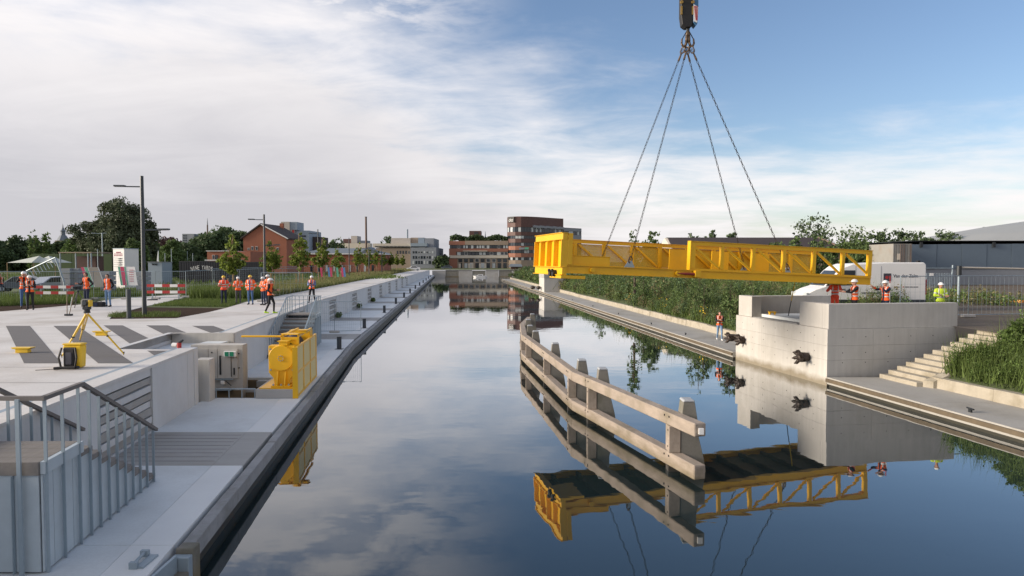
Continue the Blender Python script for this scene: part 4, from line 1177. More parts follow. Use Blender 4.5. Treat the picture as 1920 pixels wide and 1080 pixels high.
def fence_panel(rt, a, b, h=2.0, z=ZP, mesh_n=14, r=.021):
    a, b = Vector((*a, z)), Vector((*b, z))
    up = Vector((0, 0, 1))
    fr = MB()
    fr.path([a + up * .12, a + up * h, b + up * h, b + up * .12, a + up * .12], r, 6)
    fr.build('panel_frame', M['steel'], rt)
    m = MB()
    for k in range(1, mesh_n):
        p = a.lerp(b, k / mesh_n); m.beam(p + up * .12, p + up * h, .006, .006)
    for k in range(1, 5):
        zz = .12 + (h - .12) * k / 5; m.beam(a + up * zz, b + up * zz, .006, .006)
    m.build('wire_mesh', M['steel'], rt, kind='stuff')
    for p in (a,):
        f = MB(); f.cbox((p.x, p.y, z + .075), .62, .24, .14); f.build('foot', M['conc'], rt, bevel=.02)
def fence(label, pts, h=2.0, z=ZP, group=None):
    rt = thing('mesh_fence', label, 'fence', (*pts[0], z), 0, group)
    for a, b in zip(pts, pts[1:]): fence_panel(rt, a, b, h, z)
    return rt
# temporary fence across the promenade and down on the lower quay
a = P(605, 545, ZP); 
fence('temporary wire mesh fence panel standing across the promenade behind the woman with the camera', [(xw(47) - 3.7, 47.2), (xw(47) - .3, 47.6)], 2.0)
fence('temporary mesh fence panel with diagonal brace across the lower quay', [(xw(43.5) + .1, 43.4), (xw(43.5) + 1.75, 43.7), (xe(44) - .15, 44.0)], 2.0, ZL)

# ---- surveying tripod with total station
def tripod(name, label, cat, top, feet, col, r=.02, double=True):
    rt = thing(name, label, cat, (top.x, top.y, feet[0].z))
    MB().tube(top - Vector((0, 0, .04)), top, .09, .09, 14).build('head', M['dark'], rt)
    for f in feet:
        d = (f - top); sd_ = Vector((-d.y, d.x, 0)).normalized() * .035
        st = top + d * .03 - Vector((0, 0, .04))
        mid = top.lerp(f, .55)
        m = MB()
        if double:
            m.tube(st - sd_, mid - sd_ * .8, r, r * .9, 6); m.tube(st + sd_, mid + sd_ * .8, r, r * .9, 6)
            m.tube(top.lerp(f, .42), f + Vector((0, 0, .05)), r * 1.1, r * .8, 6)
        else: m.tube(st, f + Vector((0, 0, .03)), r, r * .7, 6)
        lg = m.build('leg', M[col], rt)
        MB().beam(mid - sd_ * 1.4, mid + sd_ * 1.4, .05, .05).build('clamp', M['dark'], lg)
        MB().tube(f + Vector((0, 0, .10)), f + Vector((0, 0, .005)), .03, .008, 6).build('spike', M['dark'], lg)
    return rt
tp = Q(163, 581, 19.6); tp.z = 3.72
ft = [P(116, 671, ZP), P(232, 666, ZP), P(150, 640, ZP)]
ts = tripod('survey_tripod', 'yellow surveying tripod with a total station on the plaza near the quay wall', 'survey tripod', tp, ft, 'helmet_yellow', .026)
MB().tube(tp + Vector((0, 0, .002)), tp + Vector((0, 0, .06)), .08, .08, 12).build('tribrach', M['dark'], ts)
MB().cbox(tp + Vector((0, 0, .105)), .17, .17, .085).build('instrument_base', M['dark'], ts, bevel=.01)
MB().cbox(tp + Vector((-.105, 0, .24)), .05, .15, .19).build('yoke', M['container_grey'], ts, bevel=.01)
MB().cbox(tp + Vector((.105, 0, .24)), .05, .15, .19).build('yoke', M['helmet_yellow'], ts, bevel=.01)
MB().tube(tp + Vector((0, -.13, .25)), tp + Vector((0, .12, .25)), .06, .07, 12).build('telescope', M['anthracite'], ts)
MB().beam(tp + Vector((-.13, 0, .35)), tp + Vector((.13, 0, .35)), .05, .03).build('handle', M['container_grey'], ts)

c = P(135, 691, ZP)
ic = thing('instrument_case', 'yellow instrument case with black carrying harness standing under the survey tripod', 'case', c)
MB().hexa([c + Vector(v) for v in ((-.21, .02, .02), (.22, .02, .02), (.22, .24, .02), (-.21, .24, .02), (-.24, .0, .60), (.24, .0, .60), (.24, .26, .60), (-.24, .26, .60))]).build('shell', M['helmet_yellow'], ic, bevel=.03)
MB().cbox(c + Vector((0, .13, .625)), .49, .27, .04).build('lid', M['helmet_yellow'], ic, bevel=.015)
MB().cbox(c + Vector((-.03, -.04, .30)), .30, .09, .50).build('harness_pad', M['black'], ic, bevel=.03)
MB().cbox(c + Vector((-.02, -.095, .27)), .16, .03, .32).build('back_pad', M['greycloth'], ic, bevel=.02)
m = MB(); m.path([c + Vector(v) for v in ((-.22, -.1, .05), (-.26, -.12, .3), (-.2, -.08, .55))], .025, 6); m.path([c + Vector(v) for v in ((.14, -.1, .05), (.2, -.12, .3), (.14, -.08, .55))], .025, 6); m.build('strap', M['black'], ic)
m = MB(); m.path([c + Vector(v) for v in ((-.3, -.25, .04), (-.1, -.2, .05), (.2, -.18, .05), (.2, -.05, .04))], .04, 6); m.build('belt', M['black'], ic)
m = MB(); m.tube(c + Vector((-.7, -.35, .012)), c + Vector((-.28, -.2, .02)), .008, .008, 5); m.build('strap_end', M['black'], ic)

for lab, px, py, sc in (('yellow T-shaped plaza fixture, the nearer one at the left edge of the photo', 40, 662, .62), ('yellow T-shaped plaza fixture, the farther one behind the survey tripod', 188, 629.5, .62)):
    c = P(px, py, ZP)
    rt = thing('mooring_tee', lab, 'mooring fixture', c, 0, 'yellow fixtures on the plaza')
    w_ = sc / 2
    MB().hexa([c + Vector(v) for v in ((-w_ * .62, 0, .003), (w_ * .62, 0, .003), (w_ * .62, .16, .003), (-w_ * .62, .16, .003), (-w_ * .62, 0, .12), (w_ * .62, 0, .12), (w_ * .62, .16, .12), (-w_ * .62, .16, .12))]).build('stem', M['helmet_yellow'], rt, bevel=.01)
    MB().hexa([c + Vector(v) for v in ((-w_ * .8, -.03, .121), (w_ * .8, -.03, .121), (w_ * .8, .2, .121), (-w_ * .8, .2, .121), (-w_, -.04, .17), (w_, -.04, .17), (w_, .21, .17), (-w_, .21, .17))]).build('top_plate', M['helmet_yellow'], rt, bevel=.01)
c = P(128, 592, ZP)
st_ = thing('prism_pole_stand', 'three-legged stand of thin ranging poles at the plaza edge near the two men in helmets', 'survey stand', c)
for dx, dz, col in ((-.1, 1.25, 'hooksteel'), (.2, 1.15, 'hooksteel'), (.12, .95, 'steel')):
    MB().tube(c + Vector((-.06 + .1 * (dx > 0), 0, .02)), c + Vector((dx * (1 if dx < 0 else 1.3), .1, dz)), .022, .018, 6).build('pole', M[col], st_)
MB().cbox(c + Vector((.02, 0, .05)), .34, .2, .09).build('foot', M['dark'], st_, bevel=.01)
c = P(183, 575.5, ZP)
bag = thing('equipment_bag', 'black equipment bag with a blue panel lying on the plaza beside the walking man', 'bag', c)
MB().cbox(c + Vector((0, .15, .155)), .68, .34, .30).build('body', M['blackcloth'], bag, bevel=.06)
MB().cbox(c + Vector((-.12, -.025, .15)), .26, .02, .2).build('side_pocket', M['navy'], bag, bevel=.008)
m = MB(); m.path([c + Vector(v) for v in ((-.2, .1, .3), (-.1, .1, .38), (.1, .1, .38), (.2, .1, .3))], .018, 6); m.build('handle', M['blackcloth'], bag)
tp2 = Q(146, 545, 37.6)
vt = tripod('camera_tripod', 'black video camera tripod in front of the man in the grey shirt', 'camera tripod', tp2, [P(140, 578, ZP), P(160, 571, ZP), P(137, 570, ZP)], 'black', .03, False)
MB().cbox(tp2 + Vector((.02, 0, .16)), .16, .42, .18).build('camera_body', M['black'], vt, bevel=.02)
MB().tube(tp2 + Vector((-.02, -.22, .17)), tp2 + Vector((-.06, -.42, .18)), .07, .08, 10).build('lens', M['dark'], vt)
MB().tube(tp2 + Vector((.05, .1, .05)), tp2 + Vector((.5, .1, -.02)), .018, .018, 6).build('pan_handle', M['black'], vt)

# bollard and lamp posts on the plaza
c = P(242, 597, ZP)
rt = thing('street_bollard', 'dark round steel bollard beside the soil bed, left of the tall lamp post', 'bollard', c)
MB().tube(c, c + Vector((0, 0, 1.42)), .105, .105, 14).build('post', M['anthracite'], rt, bevel=.012)
MB().cbox(c + Vector((0, 0, .012)), .34, .34, .02).build('foot_plate', M['dark'], rt)
def lamp_post(lab, base, h, armL, zL, armR, zR, r=.085, light=False):
    rt = thing('street_lamp', lab, 'street lamp', base, 0, 'lamp posts along the promenade')
    mt = M['anthracite'] if not light else M['steel']
    MB().tube(base, base + Vector((0, 0, h)), r, r * .75, 10).build('pole', mt, rt)
    for arm, z, sg in ((armL, zL, -1), (armR, zR, 1)):
        if not arm: continue
        a = MB().tube(base + Vector((sg * r * .8, 0, z)), base + Vector((sg * arm, 0, z + .02)), .035, .03, 8).build('arm', mt, rt)
        e0 = base + Vector((sg * arm * .62, 0, z + .045)); e1 = base + Vector((sg * arm, 0, z + .05))
        hd = MB().beam(e0, e1, .26, .07).build('lamp_head', mt, rt, bevel=.01)
        MB().beam(e0 + Vector((0, 0, -.042)), e1 + Vector((0, 0, -.042)), .18, .012).build('lens', M['lamp_glass'], hd)
    return rt
b0 = P(271, 591, ZP)
lamp_post('tall dark lamp post with two arms rising from the soil bed, the nearest lamp', b0, 7.15, 1.40, 6.6, 1.35, 4.38, .115)
lamp_post('dark lamp post with two arms behind the men in orange jackets', P(497, 552, ZP), 6.75, 1.32, 6.3, 1.3, 4.15, .105)
for lab, px, pt, py in (('dark lamp post of the promenade beside the third young tree', 597, 430, 529), ('dark lamp post of the promenade left of the pale chimney stack', 655, 446, 522), ('dark lamp post of the promenade in front of the brick building corner', 692, 458, 519), ('far dark lamp post of the promenade among the last young trees', 716, 466, 516)):
    b = P(px, py, ZP); dd = b.y
    lamp_post(lab, b, (py - pt) * dd / F, 1.25, (py - pt - 8) * dd / F, 1.0, (py - pt - 42) * dd / F if px < 600 else 3.0, .09)
bq = Q(193, 512, 105); bq.z = ZP
lamp_post('pale grey street lamp with a double head in front of the big tree', bq, 7.2, 1.6, 7.1, .6, 7.12, .09, True)
# ================================================================== PEOPLE
def capsule(mb, a, b, ra, rb, n=12):
    a, b = Vector(a), Vector(b)
    mb.tube(a, b, ra, rb, n)
    mb.ball(a, ra, n=n, m=7); mb.ball(b, rb, n=n, m=7)
def person(label, loc, h, head, pose, top, legs, shoe='shoe', outer=None, outer_m='vest', hat=None, hold=None, group='people watching the lift', sleeves=None, band=True):
    """h: height incl. helmet; head: heading (0 looks towards -Y); pose: wrist/knee offsets"""
    rt = thing('person', label, 'person', loc, head, group)
    k = (h - (.06 if hat else 0)) / 1.78
    def V(*a): return Vector(a)
    J = dict(pel=V(0, 0, .96), sp=V(0, .005, 1.14), ch=V(0, .0, 1.36), nk=V(0, .01, 1.50), hd=V(0, -.02, 1.645),
             shL=V(.185, .01, 1.42), shR=V(-.185, .01, 1.42), hipL=V(.09, 0, .93), hipR=V(-.09, 0, .93),
             elL=V(.25, .04, 1.14), elR=V(-.25, .04, 1.14), wrL=V(.25, -.05, .90), wrR=V(-.25, -.05, .90),
             knL=V(.11, -.02, .50), knR=V(-.11, -.02, .50), anL=V(.12, .03, .085), anR=V(-.12, .03, .085))
    for a, b in pose.items():
        if a != 'open': J[a] = Vector(b)
    mb = MB()
    # torso
    mb.ball(J['pel'], .165, .115, .14, 14, 9)
    mb.ball(J['sp'], .15, .105, .17, 14, 9)
    mb.ball(J['ch'], .185, .118, .17, 14, 9)
    mb.ball((0, .01, 1.43), .17, .085, .09, 14, 9)
    capsule(mb, J['nk'] - V(0, 0, .04), J['hd'] - V(0, -.01, .06), .058, .052)
    H = J['hd']
    mb.ball(H, .078, .097, .115, 14, 10)
    mb.ball(H + V(0, -.035, -.06), .055, .06, .06, 12, 8)
    mb.ball(H + V(0, -.10, -.015), .016, .022, .028, 8, 6)
    for s in (1, -1): mb.ball(H + V(s * .08, .01, -.01), .012, .022, .034, 8, 6)
    fingers = MB()
    for s, S in ((1, 'L'), (-1, 'R')):
        capsule(mb, V(s * .12, .01, 1.43), J['sh' + S], .075, .068)
        capsule(mb, J['sh' + S], J['el' + S], .062, .047)
        capsule(mb, J['el' + S], J['wr' + S], .046, .031)
        d = (J['wr' + S] - J['el' + S]).normalized()
        pm = J['wr' + S] + d * .055
        capsule(mb, J['wr' + S] + d * .02, pm + d * .03, .033, .036)
        ac = d.cross(V(0, -1, 0.3));
        if ac.length < .1: ac = d.cross(V(1, 0, 0))
        ac.normalize(); cu = d.cross(ac).normalized()
        if cu.y > 0: cu = -cu
        for q in range(4):
            b0 = pm + d * .03 + ac * (.026 - .0175 * q)
            ln = (.070, .078, .074, .058)[q]
            m1 = b0 + (d + cu * .35).normalized() * ln * .55; m2 = m1 + (d * .7 + cu * .9).normalized() * ln * .45
            fingers.tube(b0 - d * .02, m1, .0095, .009, 6); fingers.tube(m1, m2, .009, .007, 6); fingers.ball(m1, .009, n=6, m=4)
        t0 = pm + ac * .03 - d * .02; t1 = t0 + (ac * .8 + d * .5 + cu * .3).normalized() * .04; t2 = t1 + (d + cu * .4).normalized() * .032
        fingers.tube(t0, t1, .012, .0105, 6); fingers.tube(t1, t2, .0105, .008, 6); fingers.ball(t1, .0105, n=6, m=4)
        capsule(mb, J['hip' + S], J['kn' + S], .092, .060)
        capsule(mb, J['kn' + S], J['an' + S], .060, .042)
        f = J['an' + S]
        capsule(mb, f + V(0, .02, -.035), f + V(s * .02, -.15, -.05), .045, .038)
    me = bpy.data.meshes.new('tmp'); me.from_pydata([tuple(v) for v in mb.v], [], mb.f)
    o = bpy.data.objects.new('tmp', me); COL.objects.link(o)
    rm = o.modifiers.new('r', 'REMESH'); rm.mode = 'VOXEL'; rm.voxel_size = .017
    sm = o.modifiers.new('s', 'SMOOTH'); sm.factor = .5; sm.iterations = 2
    ev = o.evaluated_get(bpy.context.evaluated_depsgraph_get())
    body = bpy.data.meshes.new_from_object(ev)
    bpy.data.objects.remove(o); bpy.data.meshes.remove(me)
    body.name = 'body'
    body.materials.clear()
    mats = [top, sleeves or top, legs, 'skin', shoe]
    for q in mats: body.materials.append(M[q])
    n = len(body.vertices)
    co = np.empty(n * 3, np.float32); body.vertices.foreach_get('co', co); co = co.reshape(-1, 3)
    no = np.empty(n * 3, np.float32); body.vertices.foreach_get('normal', no); no = no.reshape(-1, 3)
    segs = [('sp', 'ch', 0, .16), ('pel', 'sp', 0, .15), ('nk', 'hd', 3, .09), ('hd', 'hd', 3, .11)]
    for S in 'LR':
        segs += [('sh' + S, 'el' + S, 1, .06), ('el' + S, 'wr' + S, 1, .04), ('hip' + S, 'kn' + S, 2, .08), ('kn' + S, 'an' + S, 2, .05)]
    def dist(p, a, b):
        a = np.array(a); b = np.array(b); ab = b - a; L2 = (ab * ab).sum()
        t = np.clip(((p - a) @ ab) / L2, 0, 1) if L2 > 0 else np.zeros(len(p))
        return np.linalg.norm(p - (a + t[:, None] * ab), axis=1)
    nf = len(body.polygons)
    fc = np.empty(nf * 3, np.float32); body.polygons.foreach_get('center', fc); fc = fc.reshape(-1, 3)
    best = np.full(nf, 9e9); idx = np.zeros(nf, np.int32); seg_i = np.zeros(nf, np.int32)
    for si, (a, b, mi, r) in enumerate(segs):
        d = dist(fc, J[a], J[b]) - r
        k_ = d < best
        best[k_] = d[k_]; idx[k_] = mi; seg_i[k_] = si
    tors = (seg_i <= 1)
    idx[tors & (fc[:, 2] < .98)] = 2
    idx[(idx == 3) & (fc[:, 2] < 1.475)] = 0
    for S in 'LR':
        d = dist(fc, J['wr' + S] + (J['wr' + S] - J['el' + S]).normalized() * .015, J['wr' + S] + (J['wr' + S] - J['el' + S]).normalized() * .14)
        idx[(d < .055) & (idx == 1)] = 3
    idx[fc[:, 2] < .10] = 4
    for S in 'LR':
        a = np.array(J['an' + S]); dd = fc - a
        idx[(np.abs(dd[:, 0]) < .1) & (dd[:, 1] < .09) & (dd[:, 1] > -.26) & (dd[:, 2] < .015) & (dd[:, 2] > -.12)] = 4
    body.polygons.foreach_set('material_index', idx)
    body.polygons.foreach_set('use_smooth', np.ones(nf, bool))
    # outer clothing = offset copy of torso (and arms for a jacket)
    def shell(name, sel, off, m, parent):
        loops = {}
        vs, fs = [], []
        for pi in np.nonzero(sel)[0]:
            f = []
            for vi in body.polygons[int(pi)].vertices:
                if vi not in loops:
                    loops[vi] = len(vs); vs.append(tuple((co[vi] + no[vi] * off) * k))
                f.append(loops[vi])
            fs.append(f)
        ms = bpy.data.meshes.new(name); ms.from_pydata(vs, [], fs); ms.update()
        for p in ms.polygons: p.use_smooth = True
        so_ = link(name, ms, M[m], parent)
        sl = so_.modifiers.new('thick', 'SOLIDIFY'); sl.thickness = .008; sl.offset = -1
        return so_
    z = fc[:, 2]
    cl = None
    if outer in ('vest', 'jacket', 'suit'):
        lo = .88 if outer == 'jacket' else .92
        front_open = (np.abs(fc[:, 0]) < .045) & (fc[:, 1] < -.02)
        sel = (((seg_i <= 1)) & (z > lo) & (z < 1.49)) | ((seg_i >= 4) & (np.isin(idx, [1])) & (z > 1.38) & (np.abs(fc[:, 0]) < .175) & (z < 1.52))
        sel |= (np.isin(seg_i, [6, 10])) & (z > lo) & (np.abs(fc[:, 0]) < .25) & (z > .90)
        if outer != 'vest':
            sel |= (idx == 1)
        tor = sel.copy()
        if pose.get('open', False) or outer == 'vest': tor &= ~front_open
        cl = shell('safety_vest' if outer == 'vest' else 'safety_jacket', tor, .016, outer_m, rt)
        if band:
            bsel = tor & (seg_i <= 1) & (((z > 1.06) & (z < 1.115)) | ((z > 1.20) & (z < 1.25)))
            if bsel.sum(): shell('reflective_band', bsel, .024, 'reflect', cl)
            bs2 = tor & (np.abs(np.abs(fc[:, 0]) - .11) < .022) & (z > 1.25) & (seg_i <= 1)
            if bs2.sum(): shell('reflective_band', bs2, .024, 'reflect', cl)
            if outer == 'jacket':
                for S, a in (('L', 4), ('R', 8)):
                    pass
                arm = np.zeros(nf, bool)
                for S in 'LR':
                    for A, B in (('sh', 'el'), ('el', 'wr')):
                        c_ = np.array(J[A + S].lerp(J[B + S], .6)); ax_ = np.array((J[B + S] - J[A + S]).normalized())
                        arm |= (np.abs((fc - c_) @ ax_) < .028) & (np.linalg.norm(fc - c_, axis=1) < .09) & (idx == 1)
                if arm.sum(): shell('reflective_band', arm, .024, 'reflect', cl)
    hd_sel = (seg_i == 3) | (seg_i == 2)
    Hn = np.array(H)
    if not hat:
        hs = hd_sel & (((fc[:, 1] > Hn[1] - .02) & (z > Hn[2] - .07)) | (z > Hn[2] + .055)) & (z > Hn[2] - .07) & ~((fc[:, 1] < Hn[1] - .07) & (z < Hn[2] + .07))
        hs &= np.abs(fc[:, 0]) < .086
        shell('hair', hs, .012, 'hair', rt)
    # fingers and face join the body mesh
    bm = bmesh.new(); bm.from_mesh(body)
    base = len(bm.verts)
    vs = [bm.verts.new(v) for v in fingers.v]
    for f in fingers.f:
        try:
            nfc = bm.faces.new([vs[i] for i in f]); nfc.material_index = 3; nfc.smooth = True
        except ValueError: pass
    bmesh.ops.scale(bm, vec=(k, k, k), verts=bm.verts)
    bm.to_mesh(body); bm.free()
    bo = bpy.data.objects.new('body', body); COL.objects.link(bo); bo.parent = rt
    for s in (1, -1):
        e = MB().ball((H + V(s * .031, -.087, .012)) * k, .011 * k, .008 * k, .009 * k, 8, 6).build('eye', M['eye'], rt, world=False)
    MB().ball((H + V(0, -.093, -.062)) * k, .022 * k, .006 * k, .006 * k, 8, 5).build('mouth', M['lip'], rt, world=False)
    if hat:
        hm = MB()
        c = H + V(0, .005, .035)
        n_, rows = 18, 6
        vs = []
        for j in range(rows):
            t = (math.pi / 2) * j / rows
            for i in range(n_):
                p = 2 * math.pi * i / n_
                vs.append((c + V(.108 * math.cos(t) * math.cos(p), .132 * math.cos(t) * math.sin(p), .112 * math.sin(t))) * k)
        vs.append((c + V(0, 0, .112)) * k)
        fs = [(j * n_ + i, j * n_ + (i + 1) % n_, (j + 1) * n_ + (i + 1) % n_, (j + 1) * n_ + i) for j in range(rows - 1) for i in range(n_)]
        fs += [((rows - 1) * n_ + i, (rows - 1) * n_ + (i + 1) % n_, len(vs) - 1) for i in range(n_)]
        hm.add(vs, fs)
        ho = hm.build('helmet', M[hat], rt, world=False, smooth=True)
        bmh = MB()
        ring0 = [(c + V(.106 * math.cos(p), .130 * math.sin(p), .004)) * k for p in np.linspace(0, 2 * math.pi, 25)[:-1]]
        ring1 = [(c + V(.120 * math.cos(p), (.145 + (.055 if math.sin(p) < -.3 else 0)) * math.sin(p), -.006)) * k for p in np.linspace(0, 2 * math.pi, 25)[:-1]]
        bmh.add(ring0 + ring1, [(i, 24 + i, 24 + (i + 1) % 24, (i + 1) % 24) for i in range(24)])
        b_ = bmh.build('brim', M[hat], ho, world=False)
        sl = b_.modifiers.new('t', 'SOLIDIFY'); sl.thickness = .006
    return rt, k, J

def foot(px, py, z): return P(px, py, z)
def hgt(px, fy, hy, z):
    p = P(px, fy, z); return (fy - hy) * p.y / F
ARMS_CHEST = dict(elL=(.27, -.02, 1.17), elR=(-.27, -.02, 1.17), wrL=(.06, -.26, 1.24), wrR=(-.05, -.25, 1.22))
PHONE = dict(elL=(.24, -.06, 1.16), elR=(-.24, -.06, 1.16), wrL=(.07, -.30, 1.27), wrR=(-.07, -.30, 1.27))
FACE = dict(elL=(.28, -.14, 1.28), elR=(-.28, -.14, 1.28), wrL=(.09, -.20, 1.56), wrR=(-.09, -.20, 1.56))
HIP = dict(elL=(.36, .10, 1.18), wrL=(.20, -.02, 1.00), elR=(-.25, -.10, 1.15), wrR=(-.22, -.33, 1.20))
POCK = dict(elL=(.29, .08, 1.15), wrL=(.19, -.03, .95), elR=(-.29, .08, 1.15), wrR=(-.19, -.03, .95))
FOLD = dict(elL=(.27, -.04, 1.17), elR=(-.27, -.04, 1.17), wrL=(-.10, -.22, 1.20), wrR=(.10, -.20, 1.16))
WALK = dict(knL=(.10, -.16, .52), anL=(.11, -.14, .085), knR=(-.10, .04, .50), anR=(-.10, .22, .11))
WIDE = dict(knL=(.14, -.02, .50), anL=(.19, .03, .085), knR=(-.14, -.02, .50), anR=(-.19, .03, .085))
def who(label, px, fy, hy, z, head, pose, *a, **k):
    p = P(px, fy, z); p.z = z
    return person(label, p, hgt(px, fy, hy, z), R(head), pose, *a, **k)
who('person in dark sleeves and orange vest at the very left edge of the photo', 1, 553, 513, ZP, 60, dict(POCK), 'blackcloth', 'navy', outer='vest')
who('person in white helmet raising both hands to the face, half hidden by another', 46, 577, 507, ZP, 40, dict(FACE), 'blackcloth', 'denim', outer='vest', hat='plastic_white')
who('person in white helmet, orange vest and black trousers, left of the camera tripod', 57, 581, 514, ZP, 25, dict(PHONE), 'blackcloth', 'blackcloth', outer='vest', hat='plastic_white')
who('person in grey shirt and open orange vest with hand on hip behind the camera tripod', 163, 575, 510, ZP, -25, dict(HIP), 'greyshirt', 'navy', outer='vest', sleeves='blackcloth', band=False)
who('person in orange vest over pale blue shirt and light jeans beside the black bag', 203, 575, 513, ZP, -12, dict(POCK), 'lightshirt', 'denim_light', outer='vest', sleeves='blackcloth', band=False)
who('person in yellow helmet and red jacket, leftmost of the group by the lamp', 420, 570, 515, ZP, 10, dict(HIP), 'blueshirt', 'navy', outer='jacket', outer_m='vest_red', hat='helmet_yellow')
who('person in white helmet and orange jacket with grey trousers looking down at their hands', 447, 569, 517, ZP, 15, dict(FOLD), 'vest', 'greycloth', outer='jacket', hat='plastic_white')
who('person in yellow helmet, open orange jacket and blue jeans, third from left in the group', 470, 571, 514, ZP, 0, dict(POCK, open=True), 'blueshirt', 'denim', outer='jacket', hat='helmet_yellow')
who('person in white helmet and orange jacket, standing just behind the one in black', 494, 572, 517, ZP, -35, dict(FOLD), 'vest', 'navy', outer='jacket', hat='plastic_white')
who('person in white helmet mostly hidden behind two others in the group', 503, 570, 513, ZP, -30, dict(POCK), 'vest', 'navy', outer='jacket', hat='plastic_white')
p_, k_, J_ = who('person in white helmet, orange vest over black and lime shoes by the stair head', 507, 588, 519, ZP, 95, dict(elL=(.24, -.1, 1.16), wrL=(.1, -.34, 1.17), elR=(-.24, .04, 1.15), wrR=(-.2, -.16, 1.0), **WALK), 'blackcloth', 'blackcloth', shoe='shoe_lime', outer='vest', hat='plastic_white', band=False)
who('person in white helmet, blue shirt and orange vest holding a camera on the promenade', 585, 568, 515, ZP, 5, dict(PHONE, **WIDE), 'blueshirt', 'blackcloth', outer='vest', hat='plastic_white')
c = P(585, 568, ZP); cm = thing('hand_camera', 'small dark camera held by the woman in the blue shirt on the promenade', 'camera', c + Vector((.02, -.36, 1.30)))
MB().cbox(c + Vector((.02, -.37, 1.32)), .14, .07, .10).build('camera_body', M['black'], cm, bevel=.01); MB().tube(c + Vector((.02, -.41, 1.32)), c + Vector((.02, -.49, 1.32)), .04, .045, 10).build('lens', M['dark'], cm)
who('person in orange vest and white shoes walking along the right waterside path', 1349, 638, 583, ZR, -5, dict(PHONE, **WALK), 'blackcloth', 'denim_light', shoe='shoe_white', outer='vest', band=True)
# workers on the abutment: they stand on the deck slab behind the parapet
def worker(label, px, d, hy, head, pose, *a, **k):
    v = Q(px, hy, d)
    return person(label, Vector((v.x, d, ZB + .16)), v.z - ZB - .16, R(head), pose, *a, group='workers on the abutment guiding the bridge', **k)
worker('worker in full red-orange suit seen from behind, leftmost on the abutment', 1566, 32.6, 523, 170, dict(elL=(.30, -.12, 1.22), wrL=(.18, -.32, 1.30), elR=(-.30, -.12, 1.22), wrR=(-.2, -.34, 1.25)), 'vest_red', 'vest_red', outer='suit', outer_m='vest_red')
worker('worker in white helmet, black sleeves and orange vest leaning back under the bridge end', 1603, 29.9, 521, -95, dict(elL=(.24, -.22, 1.24), wrL=(.16, -.46, 1.26), elR=(-.24, -.2, 1.26), wrR=(-.16, -.45, 1.28)), 'blackcloth', 'blackcloth', outer='vest', hat='plastic_white')
worker('worker in white helmet and navy sleeves reaching up to the bridge corner', 1661, 29.9, 523, -75, dict(elL=(.26, -.22, 1.30), wrL=(.24, -.42, 1.48), elR=(-.24, -.24, 1.38), wrR=(-.16, -.50, 1.50)), 'navy', 'navy', outer='vest', hat='plastic_white')
worker('worker in white helmet and lime yellow jacket at the right end of the parapet', 1764, 30.6, 527, -5, dict(FOLD), 'navy', 'navy', outer='jacket', outer_m='vest_yellow', hat='plastic_white')
# ================================================================== VEGETATION
def zbank(x, d):
    t = (x - xk(d) - .32) / (BANK_W - .32)
    t = min(max(t, 0), 1)
    return ZR + .36 + (ZG - ZR - .36) * (t ** .85)
def scatter_herbs(name, n_clump, dr, tr, hr, n_leaf, leaf, matn, spread=.35, bl=0, zfun=True, xf=None, pw=1.0):
    C_ = []; B_ = []
    for _ in range(n_clump):
        d = dr[0] + (dr[1] - dr[0]) * (RNG.uniform() ** pw)
        t = RNG.uniform(*tr)
        x = (xf(d) if xf else xk(d) + .32) + t
        z = zbank(x, d) if zfun else ZG
        h = RNG.uniform(*hr) * (.75 + .5 * math.sin(d * .9 + t * 1.3) ** 2)
        n = int(n_leaf * RNG.uniform(.6, 1.3))
        p = ball_pts(n) * np.array([spread, spread, h * .5])
        p[:, :2] *= (.55 + .45 * np.clip(1 - p[:, 2:3] / (h * .5), 0, 1))
        C_.append(p + np.array([x, d, z + h * .48]))
        if bl:
            b = np.stack([x + RNG.normal(0, spread * .7, bl), d + RNG.normal(0, spread * .7, bl), np.full(bl, z)], 1)
            B_.append(blades(b, h * 1.1, .012 + leaf * .12, .22))
    V = leaf_quads(np.concatenate(C_), leaf, 2.2, .2)
    o = link(name, np_mesh(name, V, 4), M[matn]); o['kind'] = 'stuff'
    if B_:
        o2 = link('tall_grass', np_mesh('tall_grass', np.concatenate(B_), 3), M['grass']); o2['kind'] = 'stuff'
# far bank beyond the abutment
for mt, n in (('herb', 330), ('herb_dark', 200), ('herb_dry', 210), ('herb_bluish', 260)):
    scatter_herbs('bank_vegetation', n, (36.6, 62), (0.1, 6.5), (.55, 1.6), 150, .062, mt, .46, 7)
    scatter_herbs('bank_vegetation', int(n * .62), (62, 108), (0.1, 7), (.7, 1.8), 90, .12, mt, .65, 6)
    scatter_herbs('bank_vegetation', int(n * .34), (105, 195), (0.1, 7), (.9, 2.0), 70, .24, mt, .95, 4)
scatter_herbs('meadow_vegetation', 420, (43, 90), (6, 24), (.4, .9), 60, .11, 'herb', .8, 12)
scatter_herbs('meadow_vegetation', 160, (43, 90), (6, 24), (.4, 1.0), 60, .11, 'herb_dry', .8, 8)
# near bank at the right edge
scatter_herbs('bank_vegetation', 420, (13, 25.8), (0.1, 5.6), (.5, 1.1), 120, .045, 'reed', .30, 26)
scatter_herbs('bank_vegetation', 200, (13, 25.8), (0.4, 5.6), (.6, 1.3), 150, .045, 'herb', .34, 10)
scatter_herbs('bank_vegetation', 110, (15, 25.8), (0.8, 5.8), (.7, 1.5), 150, .045, 'herb_dark', .36, 6)
scatter_herbs('bank_vegetation', 120, (24.9, 25.85), (0.3, 4.4), (.5, 1.0), 120, .045, 'reed', .26, 14)
scatter_herbs('meadow_vegetation', 110, (20, 33), (11, 24), (.3, .7), 60, .07, 'herb', .5, 14)

